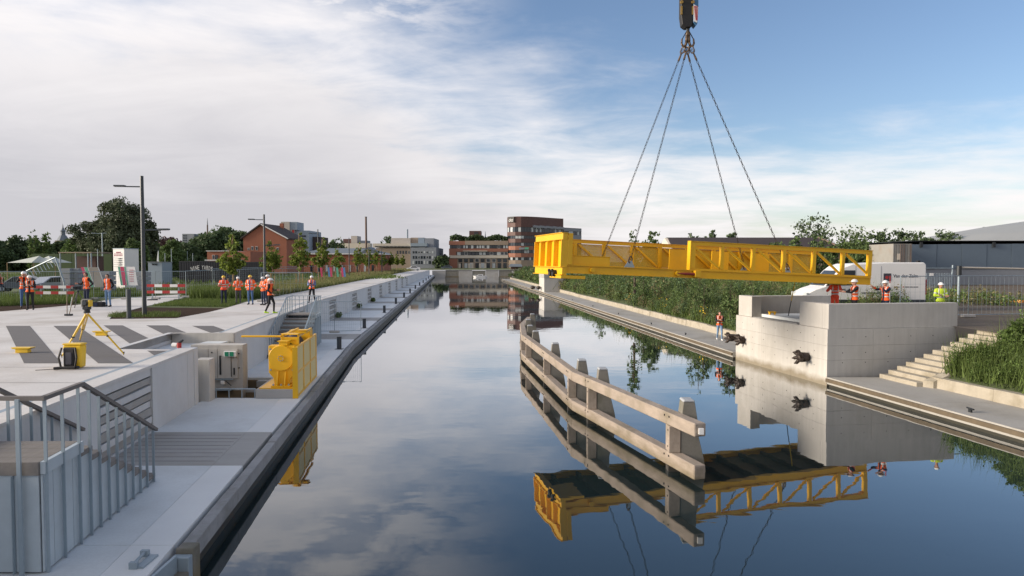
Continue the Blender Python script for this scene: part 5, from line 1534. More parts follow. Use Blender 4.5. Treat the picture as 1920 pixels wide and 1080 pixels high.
def bank_cover(n, d0, d1, h):
    d = RNG.uniform(d0, d1, n); t = RNG.uniform(.05, BANK_W, n)
    x = np.array([xk(a) for a in d]) + .34 + t
    z = np.array([zbank(a, b) for a, b in zip(x, d)])
    o = link('bank_grass', np_mesh('bank_grass', blades(np.stack([x, d, z], 1), h, .012 + .0004 * d0, .4), 3), M['grass']); o['kind'] = 'stuff'
bank_cover(15000, 10, 25.85, .34); bank_cover(12000, 36.6, 62, .5)
def flowers(lab, x, d, n=22, s=.05, spread=.25, h=.9):
    z = zbank(x, d)
    rt = thing('yellow_flower_plant', lab, 'flowering plant', (x, d, z), 0, 'yellow flowering plants on the bank')
    p = RNG.normal(size=(n, 3)) * np.array([spread, spread, .22]) + np.array([0, 0, h])
    link('blossoms', np_mesh('blossoms', leaf_quads(p, s, 1.1), 4), M['flower'], rt)
    b = np.stack([RNG.normal(0, spread * .6, 14), RNG.normal(0, spread * .6, 14), np.zeros(14)], 1)
    link('stems', np_mesh('stems', blades(b, h, .012, .15), 3), M['grass'], rt)
for lab, px, py in (('yellow flowering plant at the foot of the bank near the kerb, nearest the walker', 1222, 575), ('yellow flowering plant hanging over the stained kerb', 1230, 590), ('yellow flowering plant halfway up the far bank below the girder', 1186, 552), ('small yellow flowering plant on the far bank near the walkway middle', 1180, 562)):
    q_ = P(px, py, 1.4); x = max(q_.x, xk(q_.y) + .45); flowers(lab, x, q_.y)

def limbs(mb, base, h, r, targets):
    top = base + Vector((random.uniform(-.02, .02) * h, random.uniform(-.02, .02) * h, h))
    mb.tube(base - Vector((0, 0, .1)), base.lerp(top, .5), r, r * .72, 8); mb.tube(base.lerp(top, .5), top, r * .72, r * .35, 8)
    for t in targets:
        s = base.lerp(top, random.uniform(.35, .95))
        m = s.lerp(t, .5) + Vector((0, 0, (t - s).length * .08))
        mb.tube(s, m, r * .32, r * .2, 6); mb.tube(m, t, r * .2, r * .06, 5)
def tree(name, label, base, h, lobes, n, leaf, mt, r, group=None, trunk_h=.7, cat='tree', clus=None, bark='bark', cr=1.0):
    """lobes: (dx, dy, dz, rx, rz) in metres above the base"""
    base = Vector(base)
    rt = thing(name, label, cat, base, 0, group)
    tot = sum(l[3] ** 2 * l[4] for l in lobes)
    cs, tg = [], []
    for (dx, dy, dz, rx, rz) in lobes:
        nc = max(5, int((clus or 60) * (rx * rx * rz) / tot))
        v = RNG.normal(size=(nc, 3)); v /= np.linalg.norm(v, axis=1)[:, None]
        v *= RNG.uniform(.35, 1.0, nc)[:, None] ** .6
        c = v * np.array([rx, rx, rz]) + np.array([dx, dy, dz])
        cs.append(np.concatenate([c, np.full((nc, 1), min(rx, rz))], 1))
        for k in range(min(4, nc)): tg.append(base + Vector(c[k]))
    cs = np.concatenate(cs)
    per = max(4, int(n / len(cs)))
    pts = []
    for c in cs:
        m = int(per * RNG.uniform(.5, 1.5))
        rr = c[3] * RNG.uniform(.28, .55) * cr
        pts.append(ball_pts(m) * np.array([rr, rr, rr * .8]) + c[:3])
    pts = np.concatenate(pts)
    o = link('crown', np_mesh('crown', leaf_quads(pts, leaf, 1.7, .15), 4), M[mt], rt)
    mb = MB(); limbs(mb, base, h * trunk_h, r, tg[:14]); mb.build('trunk', M[bark], rt)
    return rt
def ptree(label, px0, px1, yt, d, mt='leaf_mid', yb=None, n=17000, leaf=None, name='broadleaf_tree', group='trees on the skyline', zb=ZG, lob=4):
    x = ((px0 + px1) / 2 - 960) / F * d
    wd = (px1 - px0) * d / F * (1.2 if name == 'broadleaf_tree' and n > 1000 else 1); zt = CAM_Z + (491 - yt) * d / F; h = zt - zb
    rs = random.Random(int(px0 * 7 + yt))
    lobes = []
    for k in range(lob):
        a = rs.uniform(0, 6.28)
        rx = wd * rs.uniform(.24, .34)
        lobes.append((math.cos(a) * (wd / 2 - rx) * rs.uniform(.5, 1), math.sin(a) * wd * .2, h * rs.uniform(.42, .72), rx, h * rs.uniform(.18, .26)))
    lobes.append((rs.uniform(-.08, .08) * wd, 0, h * .74, wd * .36, h * .26))
    lobes.append((0, 0, h * .36, wd * .50, h * .36))
    lobes.append((0, 0, h * .58, wd * .40, h * .3))
    return tree(name, label, (x, d, zb), h, lobes, n, leaf or d * .0022, mt, max(.12, h * .022), group, .7, clus=150, cr=1.0 if n < 3000 else 1.45)

# the great willow-like tree on the left
d0 = 150; u0 = d0 / F
tree('big_tree', 'huge dark rounded tree behind the tall lamp post on the left', ((222 - 960) * u0, d0, ZG), 17.5,
     [(-6.2, 0, 8.6, 3.4, 3.4), (-5.5, 1, 5.0, 3.6, 2.8), (0.0, 0, 11.8, 3.6, 4.6), (3.4, 0, 11.2, 3.2, 4.6), (.8, -1, 7.0, 5.2, 4.2), (6.0, 0, 8.4, 3.0, 3.2), (5.8, 0, 5.0, 3.6, 2.6), (7.2, 0, 10.4, 1.6, 1.6), (-1, 0, 3.6, 5.6, 2.6), (-3.0, 0, 10.2, 2.2, 2.2)],
     60000, .26, 'leaf_willow', .7, None, .6, clus=420)
for a in [('pale leafy slim tree left of the church spire', 52, 80, 433, 120, 'leaf_mid'), ('pale leafy slim tree beside the church spire', 76, 100, 432, 122, 'leaf_mid')]:
    ptree(*a, n=700, leaf=.3)
for i, a in enumerate([(-60, 18, 446, 190, 'leaf_dark'), (8, 62, 444, 200, 'leaf_dark'), (44, 98, 452, 210, 'leaf_mid'), (96, 152, 450, 205, 'leaf_dark'), (128, 170, 444, 180, 'leaf_mid'), (250, 300, 452, 170, 'leaf_mid'), (292, 342, 446, 190, 'leaf_copper'), (316, 372, 454, 185, 'leaf_dark'), (366, 420, 432, 200, 'leaf_dark'), (396, 452, 428, 205, 'leaf_dark'), (430, 470, 436, 200, 'leaf_dark'), (238, 270, 450, 120, 'leaf_mid'), (308, 340, 452, 110, 'leaf_mid')]):
    where = ['at the far left edge of the skyline', 'left of the slim pale trees', 'just left of the church', 'between the church and the big tree', 'at the left foot of the big tree', 'right of the big tree', 'with copper foliage before the flats tower', 'left of the flats tower', 'under the antenna mast', 'right of the antenna mast', 'left of the brick gable house', 'behind the white sign tower', 'behind the pale cabin'][i]
    ptree('dark ' * (a[4] == 'leaf_dark') + 'leafy tree ' + where, *a)
for i, a in enumerate([(716, 742, 442, 330, 'leaf_dark'), (598, 636, 444, 260, 'leaf_dark'), (620, 648, 448, 270, 'leaf_dark'), (812, 842, 478, 290, 'leaf_dark')]):
    ptree('distant tree ' + ['behind the hip roofed hall', 'left of the pale stack block', 'on the skyline right of the second distant tree', 'in the gap left of the curved brick offices'][i], *a, n=1200)
# right skyline
for i, a in enumerate([(1202, 1238, 430, 88, 'leaf_mid'), (1176, 1204, 430, 62, 'leaf_mid'), (1242, 1262, 446, 110, 'leaf_dark'), (1284, 1312, 437, 130, 'leaf_dark'), (1316, 1348, 431, 125, 'leaf_dark'), (1358, 1384, 432, 130, 'leaf_dark'),
                       (1488, 1572, 405, 120, 'leaf_dark'), (1566, 1642, 424, 96, 'leaf_mid'), (1630, 1672, 428, 104, 'leaf_dark'), (1662, 1706, 428, 108, 'leaf_dark'), (1700, 1752, 432, 112, 'leaf_dark'), (1752, 1806, 427, 122, 'leaf_dark'), (1820, 1858, 426, 150, 'leaf_dark'), (1596, 1640, 450, 84, 'leaf_mid')]):
    wh = ['rounded tree above the left truss, right of the chains', 'thin sapling by the second chain', 'small round tree left of the cream gable', 'round tree top peeping over the brown roof, leftmost', 'larger round tree top peeping over the brown roof', 'round tree top behind the third chain', 'biggest dark tree rising behind the brown roof end', 'bushy tree right of the brown roof', 'dark tree left of the grey container, first of the row', 'dark tree above the grey container', 'round dark tree right of the container over the blue shed', 'round dark tree in the middle over the blue shed', 'tree peeping out behind the pale domed roof', 'lower bushy tree behind the bridge end'][i]
    ptree(wh, *a, n=600 if i == 1 else 2400, leaf=.14 if i == 1 else None)
# shrubs before the brown roof and behind the truss
for i, (a, b, yt, d) in enumerate([(1440, 1478, 448, 70), (1474, 1510, 440, 66), (1506, 1552, 444, 68), (1545, 1572, 452, 66)]):
    ptree(['leafy shrub top above the raised truss, left of three others', 'tallest shrub top above the raised truss', 'wide shrub top above the raised truss', 'rightmost shrub top above the raised truss'][i], a, b, yt, d, 'leaf_mid', n=1500, name='shrub', group='shrubs behind the bridge')

# young trees of the promenade
yt_ = [(437, 51.7, 430), (508, 62.5, 441), (562, 73.4, 428), (603, 85, 440), (634, 97, 457), (672, 116, 454), (690, 128, 458), (706, 141, 463), (720, 157, 468), (733, 175, 470), (744, 196, 473), (755, 220, 476)]
for i, (px, d, ytp) in enumerate(yt_):
    x = (px - 960) / F * d; h = CAM_Z + (491 - ytp) * d / F - ZG
    lobes = [(0, 0, h * .58, h * .14, h * .27), (h * .02, 0, h * .82, h * .075, h * .19), (-h * .05, 0, h * .5, h * .15, h * .16), (h * .06, 0, h * .52, h * .14, h * .15)]
    nm = ['nearest', 'second', 'third', 'fourth', 'fifth', 'sixth', 'seventh', 'eighth', 'ninth', 'tenth', 'eleventh', 'farthest'][i]
    t = tree('young_tree', f'{nm} of the bright green young trees along the promenade', (x, d, ZG), h, lobes, 1500 if i < 4 else 800, .085 + d * .0008, 'leaf_young', .07, 'young trees along the promenade', .92, clus=70, bark='stake', cr=.75)
    if i < 8:
        for s in (-.35, .35): MB().tube((x + s, d - .1, ZG), (x + s, d - .1, ZG + 1.5), .045, .045, 6).build('stake', M['stake'], t)

def grass_field(name, poly_fn, n, h, mt, wd=.012, lean=.3):
    base = poly_fn(n)
    o = link(name, np_mesh(name, blades(base, h, wd, lean), 3), M[mt]); o['kind'] = 'stuff'
def strip_fn(d0, d1, w0, w1, pw=1.6):
    def f(n):
        d = d0 + (d1 - d0) * RNG.uniform(0, 1, n) ** pw
        off = RNG.uniform(w0, w1, n)
        x = np.array([xp(a) for a in d]) - off
        return np.stack([x, d, np.full(n, ZG - .03)], 1)
    return f
grass_field('tall_grass', strip_fn(54, 130, .1, 6.5), 26000, .62, 'grass_dry', .03, .3)
grass_field('tall_grass', strip_fn(54, 130, .1, 7.5), 22000, .50, 'grass', .03, .3)
grass_field('tall_grass', strip_fn(130, 232, .1, 6.0), 9000, .7, 'grass_dry', .08, .3)
def quad_fn(pa, pb, pc, pd, z=ZG - .03):
    A_, B_, C_, D_ = [np.array(P(*p, z)) for p in (pa, pb, pc, pd)]
    def f(n):
        s = RNG.uniform(0, 1, (n, 1)); t = RNG.uniform(0, 1, (n, 1))
        return (A_ * (1 - s) + B_ * s) * (1 - t) + (D_ * (1 - s) + C_ * s) * t
    return f
grass_field('grass', quad_fn((-60, 577), (150, 569), (210, 552), (-60, 556)), 12000, .42, 'grass', .02)
grass_field('grass', quad_fn((285, 574), (428, 576), (465, 563), (345, 561)), 9000, .16, 'grass', .015, .4)
grass_field('grass', quad_fn((355, 560), (470, 562), (520, 552), (360, 548)), 8000, .8, 'grass', .03)
grass_field('grass', quad_fn((60, 560), (270, 556), (350, 545), (60, 545)), 8000, .45, 'grass', .03)
grass_field('grass', quad_fn((200, 596), (335, 595.5), (340, 587), (212, 589)), 1600, .20, 'grass', .012, .5)
grass_field('grass', quad_fn((-100, 545), (760, 522), (700, 509), (-100, 515)), 14000, .5, 'grass', .09)

# weeds in the wall recesses and along the left quay
for i, d in enumerate((43.1, 55.8, 67.2, 78.1)):
    x = xw(d) + .18
    rt = thing('weed_tuft', f'green weed tuft at the foot of the quay wall, {["nearest", "second", "third", "farthest"][i]} recess beyond the stair', 'weeds', (x, d, ZL), 0, 'weed tufts at the quay wall')
    p = ball_pts(120) * np.array([.22, .5, .22]) + np.array([0, 0, .22])
    link('leaves', np_mesh('leaves', leaf_quads(p, .07 + .0008 * d, 2), 4), M['herb'], rt)
    b = np.stack([RNG.normal(0, .1, 20), RNG.normal(0, .25, 20), np.zeros(20)], 1)
    link('stems', np_mesh('stems', blades(b, .5, .012, .3), 3), M['grass'], rt)
# saplings on the right bank (their reflections stand in the canal)
for i, (px, d, h) in enumerate([(1120, 64, 3.6), (1188, 50, 3.9), (1208, 49, 3.0), (1318, 44.5, 3.2), (1338, 43.5, 2.4), (1362, 41.2, 3.2), (1085, 82, 3.8)]):
    x = max((px - 960) / F * d, xk(d) + .6); z = zbank(x, d)
    tree('sapling', ['slender sapling on the far bank behind the chains', 'slender sapling on the bank under the middle of the bridge, the taller', 'slender sapling on the bank under the middle of the bridge, the shorter', 'slender sapling on the bank behind the walker', 'small sapling on the bank just behind the walker', 'slender sapling next to the abutment corner', 'slender sapling near the far concrete pier'][i], (x, d, z), h,
         [(0, 0, h * .62, h * .17, h * .32), (.1 * h, 0, h * .45, h * .12, h * .2), (-.1 * h, 0, h * .5, h * .12, h * .2)], 420, .085, 'leaf_mid', .035, 'saplings on the right bank', .9, clus=34)
for i, (x, d, h, mt) in enumerate([(19.8, 24.9, 2.3, 'herb'), (18.6, 24.7, 1.7, 'reed'), (20.6, 23.6, 2.2, 'herb_dark'), (18.9, 22.6, 1.8, 'reed'), (21.6, 25.4, 2.5, 'herb')]):
    z = zbank(x, d)
    tree('bank_shrub', ['tall leafy shrub at the right edge behind the stone steps', 'lower leafy shrub beside the top of the stone steps', 'dense shrub at the right edge of the photo', 'light green shrub in the reeds at the right', 'rearmost tall shrub at the right edge'][i], (x, d, z), h,
         [(0, 0, h * .6, h * .3, h * .36), (.25 * h, .1, h * .4, h * .28, h * .3), (-.22 * h, 0, h * .42, h * .27, h * .3)], 4200, .055, mt, .03, 'shrubs on the right bank', .85, clus=90, cat='shrub')

# ================================================================== BUILDINGS
def zpx(y, d): return CAM_Z + (491 - y) * d / F
def xpx(px, d): return (px - 960) / F * d
def wins(rt, x0, x1, z0, z1, y, n, fill=.8, blind=.3, frame=True, rs=None):
    rs = rs or random
    for k in range(n):
        a = x0 + (x1 - x0) * (k + (1 - fill) / 2) / n; b = a + (x1 - x0) / n * fill
        if frame:
            f = MB().box(a, b, y - .06, y + .05, z0, z1).build('window', M['frame_white'] if rs.random() < .25 else M['dark'], rt)
            e = min(.12, (b - a) * .1)
            MB().box(a + e, b - e, y - .08, y - .061, z0 + e, z1 - e).build('pane', M['glass_blind' if rs.random() < blind else 'glass'], f)
        else:
            MB().box(a, b, y - .08, y - .002, z0, z1).build('window', M['glass_blind' if rs.random() < blind else 'glass'], rt)
rs = random.Random(5)
# curved brick office building
D = 300
of = thing('office_building', 'brick office building with round striped tower and low wing at the end of the canal', 'building', (xpx(900, D), D, ZG))
xa, xb = xpx(842, D), xpx(953, D)
MB().box(xa + .4, xb, D + .5, D + 28, ZG - .2, zpx(452, D)).build('wing_core', M['dark'], of)
def band(y0, y1, mt, px0=842, px1=953, nm='wall_band', pr=0.0):
    MB().box(xpx(px0, D), xpx(px1, D), D - pr, D + .6, zpx(y1, D), zpx(y0, D)).build(nm, M[mt], of)
band(452, 459.4, 'brick_tower', 842, 872, pr=.02); band(451.5, 459.3, 'tan_clad', 872, 953, pr=.05)
band(466, 472, 'brick_tower'); band(472.1, 478.6, 'brick_tower', 842, 855.5); band(478.7, 484, 'cream', pr=.35); band(470, 471.4, 'cream', 868, 914, pr=.4, nm='canopy')
band(484.1, 505, 'brick_tower', 842, 857.5); band(484.1, 505, 'tan_clad', 857.6, 953, pr=-.1)
wins(of, xpx(843, D), xpx(953, D), zpx(465.8, D), zpx(459.6, D), D + .3, 22, .86, .45, rs=rs)
wins(of, xpx(857, D), xpx(952, D), zpx(478.3, D), zpx(472.4, D), D + .3, 14, .94, .08, rs=rs)
wins(of, xpx(858, D), xpx(952, D), zpx(491.5, D), zpx(485, D), D + .08, 9, .7, .25, rs=rs)
wins(of, xpx(858, D), xpx(952, D), zpx(503, D), zpx(493, D), D + .08, 9, .62, .3, rs=rs)
for px in (860, 878, 884, 898, 908): MB().box(xpx(px, D), xpx(px + 4, D), D - .08, D - .0, zpx(502.8, D), zpx(494, D)).build('pillar', M['cream'], of)
rp_ = RNG.uniform(0, 1, (1500, 3)) * np.array([xb - xa - 1, 4, 2.2]) + np.array([xa + .5, D + .3, zpx(452, D) + .1])
rp_[:, 2] += np.sin(rp_[:, 0] * .7) * .5
link('roof_plants', np_mesh('roof_plants', leaf_quads(rp_ - np.array([xpx(900, D), D, ZG]), .6, 1.5), 4), M['leaf_dark'], of)
face = [(951, 306), (952, 301), (957, 298.4), (966, 296.8), (977, 296.4), (988, 297), (1000, 298.6), (1012, 301), (1024, 304), (1036, 307.2), (1047, 310), (1056, 312)]
face2 = [(1056.5, 312.2), (1066, 315), (1078, 318.6), (1090, 322)]
def poly(fc, off, back=336): return [(xpx(px, d), d + off) for px, d in fc] + [(xpx(fc[-1][0], fc[-1][1]), back), (xpx(fc[0][0], fc[0][1]), back)]
def zz(y): return zpx(y, 300)
MB().prism(poly(face, .5), ZG, zz(409)).build('tower_core', M['dark'], of)
MB().prism(poly(face2, .5), ZG, zz(424)).build('tower_core', M['dark'], of)
lev = [(407, 426.5, 'brown_clad'), (435.5, 442.2, 'brown_clad'), (448, 455.2, 'brown_clad'), (461.5, 468.8, 'brick_tower'), (475, 482.3, 'brick_tower'), (488, 506, 'tan_clad')]
for y0, y1, mt in lev: MB().prism(poly(face, 0), zz(y1), zz(y0)).build('wall_band', M[mt], of)
lev2 = [(425, 430.5, 'greyclad'), (438, 446, 'greyclad'), (452, 460, 'brown_clad'), (466, 506, 'brown_clad')]
for y0, y1, mt in lev2: MB().prism(poly(face2, 0), zz(y1), zz(y0)).build('wall_band', M[mt], of)
def curved_windows(fc, y0, y1, per):
    for (p0, d0_), (p1, d1_) in zip(fc, fc[1:]):
        A_ = Vector((xpx(p0, d0_), d0_ + .28, 0)); B_ = Vector((xpx(p1, d1_), d1_ + .28, 0))
        L_ = (B_ - A_).length; n = max(1, int(L_ / per))
        for k in range(n):
            a = A_.lerp(B_, (k + .06) / n); b = A_.lerp(B_, (k + .94) / n)
            z0, z1 = zz(y1) + .02, zz(y0) - .02
            f = MB().beam(a + Vector((0, 0, (z0 + z1) / 2)), b + Vector((0, 0, (z0 + z1) / 2)), .12, z1 - z0).build('window', M['glass_blind' if rs.random() < .35 else 'glass'], of)
for y0, y1 in ((426.7, 435.3), (442.4, 447.8), (455.4, 461.3), (469, 474.8), (482.5, 487.8)): curved_windows(face[1:], y0, y1, 1.05)
for y0, y1 in ((430.7, 437.8), (446.2, 451.8), (460.2, 465.8)): curved_windows(face2, y0, y1, 1.5)
can = [(px, d) for px, d in face if px > 990]
cm_ = MB()
for (p0, d0_), (p1, d1_) in zip(can, can[1:]):
    cm_.beam((xpx(p0, d0_), d0_ - .5, zz(425)), (xpx(p1, d1_), d1_ - .5, zz(426)), 1.0, 1.0)
cm_.build('canopy', M['greyclad'], of)
sg = MB().beam((xpx(952.6, 300), 299.2, zz(412.5)), (xpx(964, 297), 296.6, zz(412.5)), .2, 2.5).build('sign_board', M['black'], of)
text('cito', 2.1, of, face_cam((xpx(958, 297.5), 297.5, zz(413.6)), R(-44)) , M['white'], 'lettering', .05, 2.5)
MB().box(xpx(984, 297), xpx(991, 297), 295.9, 296.2, zz(468), zz(464)).build('green_sign', M['green_print'], of); MB().box(xpx(973, 297), xpx(983.5, 297), 295.9, 296.2, zz(468), zz(464.5)).build('pale_sign', M['greyclad'], of)
# brown tower block behind
b = thing('tower_block', 'small dark brown tower block peeping over the roof garden of the brick offices', 'building', (xpx(890, 420), 420, ZG))
MB().box(xpx(880, 420), xpx(902, 420), 420, 432, ZG, zpx(433, 420)).build('wall', M['brown_clad'], b)
wins(b, xpx(889, 420), xpx(897, 420), zpx(441, 420), zpx(435, 420), 420, 3, .7, .8)
b = thing('church_tower', 'distant thin church spire right of the small brown tower block', 'church', (xpx(910, 600), 600, ZG))
MB().box(xpx(908.5, 600), xpx(911.5, 600), 600, 602, ZG, zpx(446, 600)).build('tower', M['brown_clad'], b); m = MB(); m.tube((xpx(910, 600), 601, zpx(446, 600)), (xpx(910, 600), 601, zpx(433, 600)), .7, .05, 8); m.build('spire', M['roof_slate'], b)
# kiosk roof right of the end wall
b = thing('harbour_kiosk', 'low dark roofed kiosk at the right end of the basin wall below the tower', 'kiosk', (xpx(970, 250), 250, ZG))
MB().box(xpx(958, 250), xpx(978, 250), 250, 255, ZG - .6, zpx(500, 250)).build('wall', M['brown_clad'], b); MB().hexa([(xpx(953, 250), 249, zpx(500, 250)), (xpx(980, 250), 249, zpx(500, 250)), (xpx(980, 250), 256, zpx(500, 250)), (xpx(953, 250), 256, zpx(500, 250)), (xpx(957, 250), 250, zpx(495, 250)), (xpx(977, 250), 250, zpx(495, 250)), (xpx(977, 250), 255, zpx(495, 250)), (xpx(957, 250), 255, zpx(495, 250))]).build('roof', M['roof_slate'], b)
# grey factory block
D2 = 290
b = thing('factory_building', 'grey and tan factory with white rooftop plant boxes beyond the young trees', 'building', (xpx(760, D2), D2, ZG))
MB().box(xpx(770, D2), xpx(818, D2), D2, D2 + 30, ZG, zpx(464, D2)).build('grey_wall', M['greyclad'], b)
MB().box(xpx(704, D2), xpx(769.8, D2), D2 + 1, D2 + 30, ZG, zpx(465, D2)).build('tan_wall', M['tan_clad'], b)
MB().box(xpx(699, D2), xpx(770, D2), D2 + .5, D2 + 28, zpx(463.5, D2), zpx(456.5, D2)).build('roof_band', M['cream'], b)
MB().box(xpx(770.1, D2), xpx(801, D2), D2 - .3, D2 + 20, zpx(462, D2), zpx(456, D2)).build('roof_band', M['bluegrey_light'], b)
MB().box(xpx(729, D2), xpx(766, D2), D2 + 6, D2 + 26, zpx(456.4, D2), zpx(445.5, D2)).build('plant_box', M['beige'], b)
MB().box(xpx(766.2, D2), xpx(791, D2), D2 + 7, D2 + 26, zpx(456.4, D2), zpx(444.5, D2)).build('plant_box', M['tan_clad'], b)
MB().box(xpx(794, D2), xpx(811, D2), D2 + 5, D2 + 26, zpx(463.9, D2), zpx(446, D2)).build('plant_box', M['greyclad'], b)
MB().box(xpx(781, D2), xpx(793, D2), D2 + 5.5, D2 + 24, zpx(455.9, D2), zpx(445, D2)).build('plant_box', M['bluegrey_light'], b)
MB().tube((xpx(754, D2), D2 + 15, zpx(446, D2)), (xpx(754, D2), D2 + 15, zpx(427, D2)), .42, .42, 12).build('flue', M['bluegrey_light'], b)
for y0, y1 in ((471, 475), (480, 485), (489, 495)): wins(b, xpx(773, D2), xpx(814, D2), zpx(y1, D2), zpx(y0, D2), D2, 8, .62, .25)
for y0, y1 in ((470, 476),): wins(b, xpx(742, D2), xpx(769, D2), zpx(y1, D2), zpx(y0, D2), D2 + 1, 5, .5, .2)
for k in range(26):
    x = xpx(703, D2) + k * (xpx(769, D2) - xpx(703, D2)) / 26
    MB().box(x, x + .28, D2 + .38, D2 + .498, zpx(463.4, D2), zpx(461, D2)).build('vent', M['dark'], b)
# hip roofed brick hall
D3 = 165
b = thing('brick_hall', 'long low brick hall with blue grey hipped roof behind the young trees', 'building', (xpx(640, D3), D3, ZG))
x0, x1 = xpx(569, D3), xpx(714, D3); ze, zr = zpx(477, D3), zpx(464.5, D3)
MB().box(x0, x1, D3, D3 + 14, ZG, ze).build('wall', M['brick'], b)
MB().box(x0 - .4, x1 + .4, D3 - .45, D3 + 14.4, ze + .002, ze + .25).build('gutter', M['white'], b)
MB().hexa([(x0 - .4, D3 - .4, ze + .252), (x1 + .4, D3 - .4, ze + .252), (x1 + .4, D3 + 14.4, ze + .252), (x0 - .4, D3 + 14.4, ze + .252), (x0 + 3.2, D3 + 6, zr), (x1 - 4.5, D3 + 6, zr), (x1 - 4.5, D3 + 8, zr), (x0 + 3.2, D3 + 8, zr)]).build('roof', M['roof_slate'], b)
MB().add([(xpx(676, D3), D3 - .5, ze + .26), (xpx(714, D3), D3 - .5, ze + .26), (xpx(691, D3), D3 - .5, zr + .2), (xpx(691, D3), D3 + 7, zr + .2)], [(0, 1, 2), (1, 3, 2), (0, 2, 3)]).build('gable', M['roof_slate'], b)
wins(b, x0 + 1, x1 - 1, ZG + .4, ZG + 2.0, D3, 9, .3, .5)
for px in (602, 640, 668): MB().tube((xpx(px, D3), D3 - .08, ZG), (xpx(px, D3), D3 - .08, ze), .06, .06, 6).build('downpipe', M['beige'], b)
b = thing('factory_chimney', 'tall thin brown chimney rising behind the hip roofed hall', 'chimney', (xpx(687, 260), 260, ZG))
MB().tube((xpx(687.3, 260), 260, ZG), (xpx(687, 260), 260, zpx(407.5, 260)), .42, .36, 12).build('shaft', M['chimney'], b); MB().tube((xpx(687, 260), 260, zpx(407.4, 260)), (xpx(687, 260), 260, zpx(406.6, 260)), .45, .45, 12).build('rim', M['dark'], b)
D4 = 350
b = thing('plant_building', 'small grey block with pale lift tower left of the brown chimney', 'building', (xpx(660, D4), D4, ZG))
MB().box(xpx(644, D4), xpx(660, D4), D4, D4 + 10, ZG, zpx(448, D4)).build('wall', M['brown_clad'], b); MB().box(xpx(659.8, D4), xpx(671, D4), D4 - 1, D4 + 8, ZG, zpx(442.5, D4)).build('lift_tower', M['beige'], b); MB().box(xpx(671.2, D4), xpx(688, D4), D4 + .5, D4 + 9, ZG, zpx(451, D4)).build('wall', M['greyclad'], b)
MB().box(xpx(612, D4), xpx(700, D4), D4 - 8, D4 - 2, ZG, zpx(457, D4)).build('low_hall', M['cream'], b)
# brick gable building with dark roof
D5 = 150
b = thing('gable_house', 'big red brick gable house with dark tiled roof behind the second young tree', 'building', (xpx(492, D5), D5, ZG))
gx0, gx1, gxa = xpx(457, D5), xpx(538, D5), xpx(492, D5); zg, za_ = zpx(446, D5), zpx(421.8, D5)
W_ = Vector((4.0, 16, 0))
MB().extr([(gx0, ZG), (gx1, ZG), (gx1, zg), (gxa, za_), (gx0, zg)], (0, D5, 0), (1, 0, 0), (0, 0, 1), (.07, 1, 0), 10).build('wall', M['brick'], b)
for xa_, xb_, zz0, zz1 in ((gx0 - .4, gxa, zg - .35, za_), (gxa, gx1 + .4, za_, zg - .35)):
    MB().extr([(xa_, zz0 + .02), (xb_, zz1 + .02), (xb_, zz1 + .35), (xa_, zz0 + .35)], (-.1, D5 - .4, 0), (1, 0, 0), (0, 0, 1), (.07, 1, 0), 10.8).build('roof', M['roof_dark'], b)
MB().beam((gxa, D5 - .5, za_ + .1), (gx1 + .5, D5 - .5, zg - .22), .1, .22).build('verge_board', M['white'], b)
for px, y0, y1 in ((474, 462, 469), (482, 462, 469), (521, 464, 470), (467, 465, 469), (484, 477, 482)):
    f = MB().box(xpx(px - 2.2, D5), xpx(px + 2.2, D5), D5 - .05, D5 + .05, zpx(y1, D5), zpx(y0, D5)).build('window', M['frame_white'], b)
    MB().box(xpx(px - 1.7, D5), xpx(px - .2, D5), D5 - .08, D5 - .052, zpx(y1 - .6, D5), zpx(y0 + .6, D5)).build('pane', M['glass'], f); MB().box(xpx(px + .2, D5), xpx(px + 1.7, D5), D5 - .08, D5 - .052, zpx(y1 - .6, D5), zpx(y0 + .6, D5)).build('pane', M['glass'], f)
MB().box(gxa + 1.2, gxa + 2.0, D5 + 8, D5 + 8.8, za_ - 2, za_ + .8).build('chimney', M['brick'], b)
# pale tower with red strip and blue block
D6 = 172
b = thing('pale_tower_building', 'pale concrete stair tower with blue top and red strip joined to a blue block', 'building', (xpx(545, D6), D6, ZG))
MB().box(xpx(528, D6), xpx(544, D6), D6, D6 + 6, ZG, zpx(416, D6)).build('tower_wall', M['beige'], b)
MB().box(xpx(544.1, D6), xpx(557, D6), D6 + .3, D6 + 6, zpx(431, D6), zpx(416.2, D6)).build('blue_top', M['bluegrey_light'], b)
MB().box(xpx(544.1, D6), xpx(552, D6), D6 + .35, D6 + 6, ZG, zpx(431.1, D6)).build('tower_wall', M['beige'], b)
MB().box(xpx(548, D6), xpx(551.8, D6), D6 + .2, D6 + .345, zpx(478, D6), zpx(431.5, D6)).build('red_strip', M['red'], b)
MB().box(xpx(552.1, D6), xpx(578, D6), D6 + 1, D6 + 12, ZG, zpx(432, D6)).build('blue_block', M['bluegrey_light'], b)
MB().box(xpx(562, D6), xpx(572, D6), D6 + .9, D6 + .995, zpx(444, D6), zpx(441, D6)).build('window', M['glass'], b)
MB().box(xpx(578.2, D6), xpx(592, D6), D6 + 4, D6 + 12, ZG, zpx(443, D6)).build('dark_block', M['roof_dark'], b)
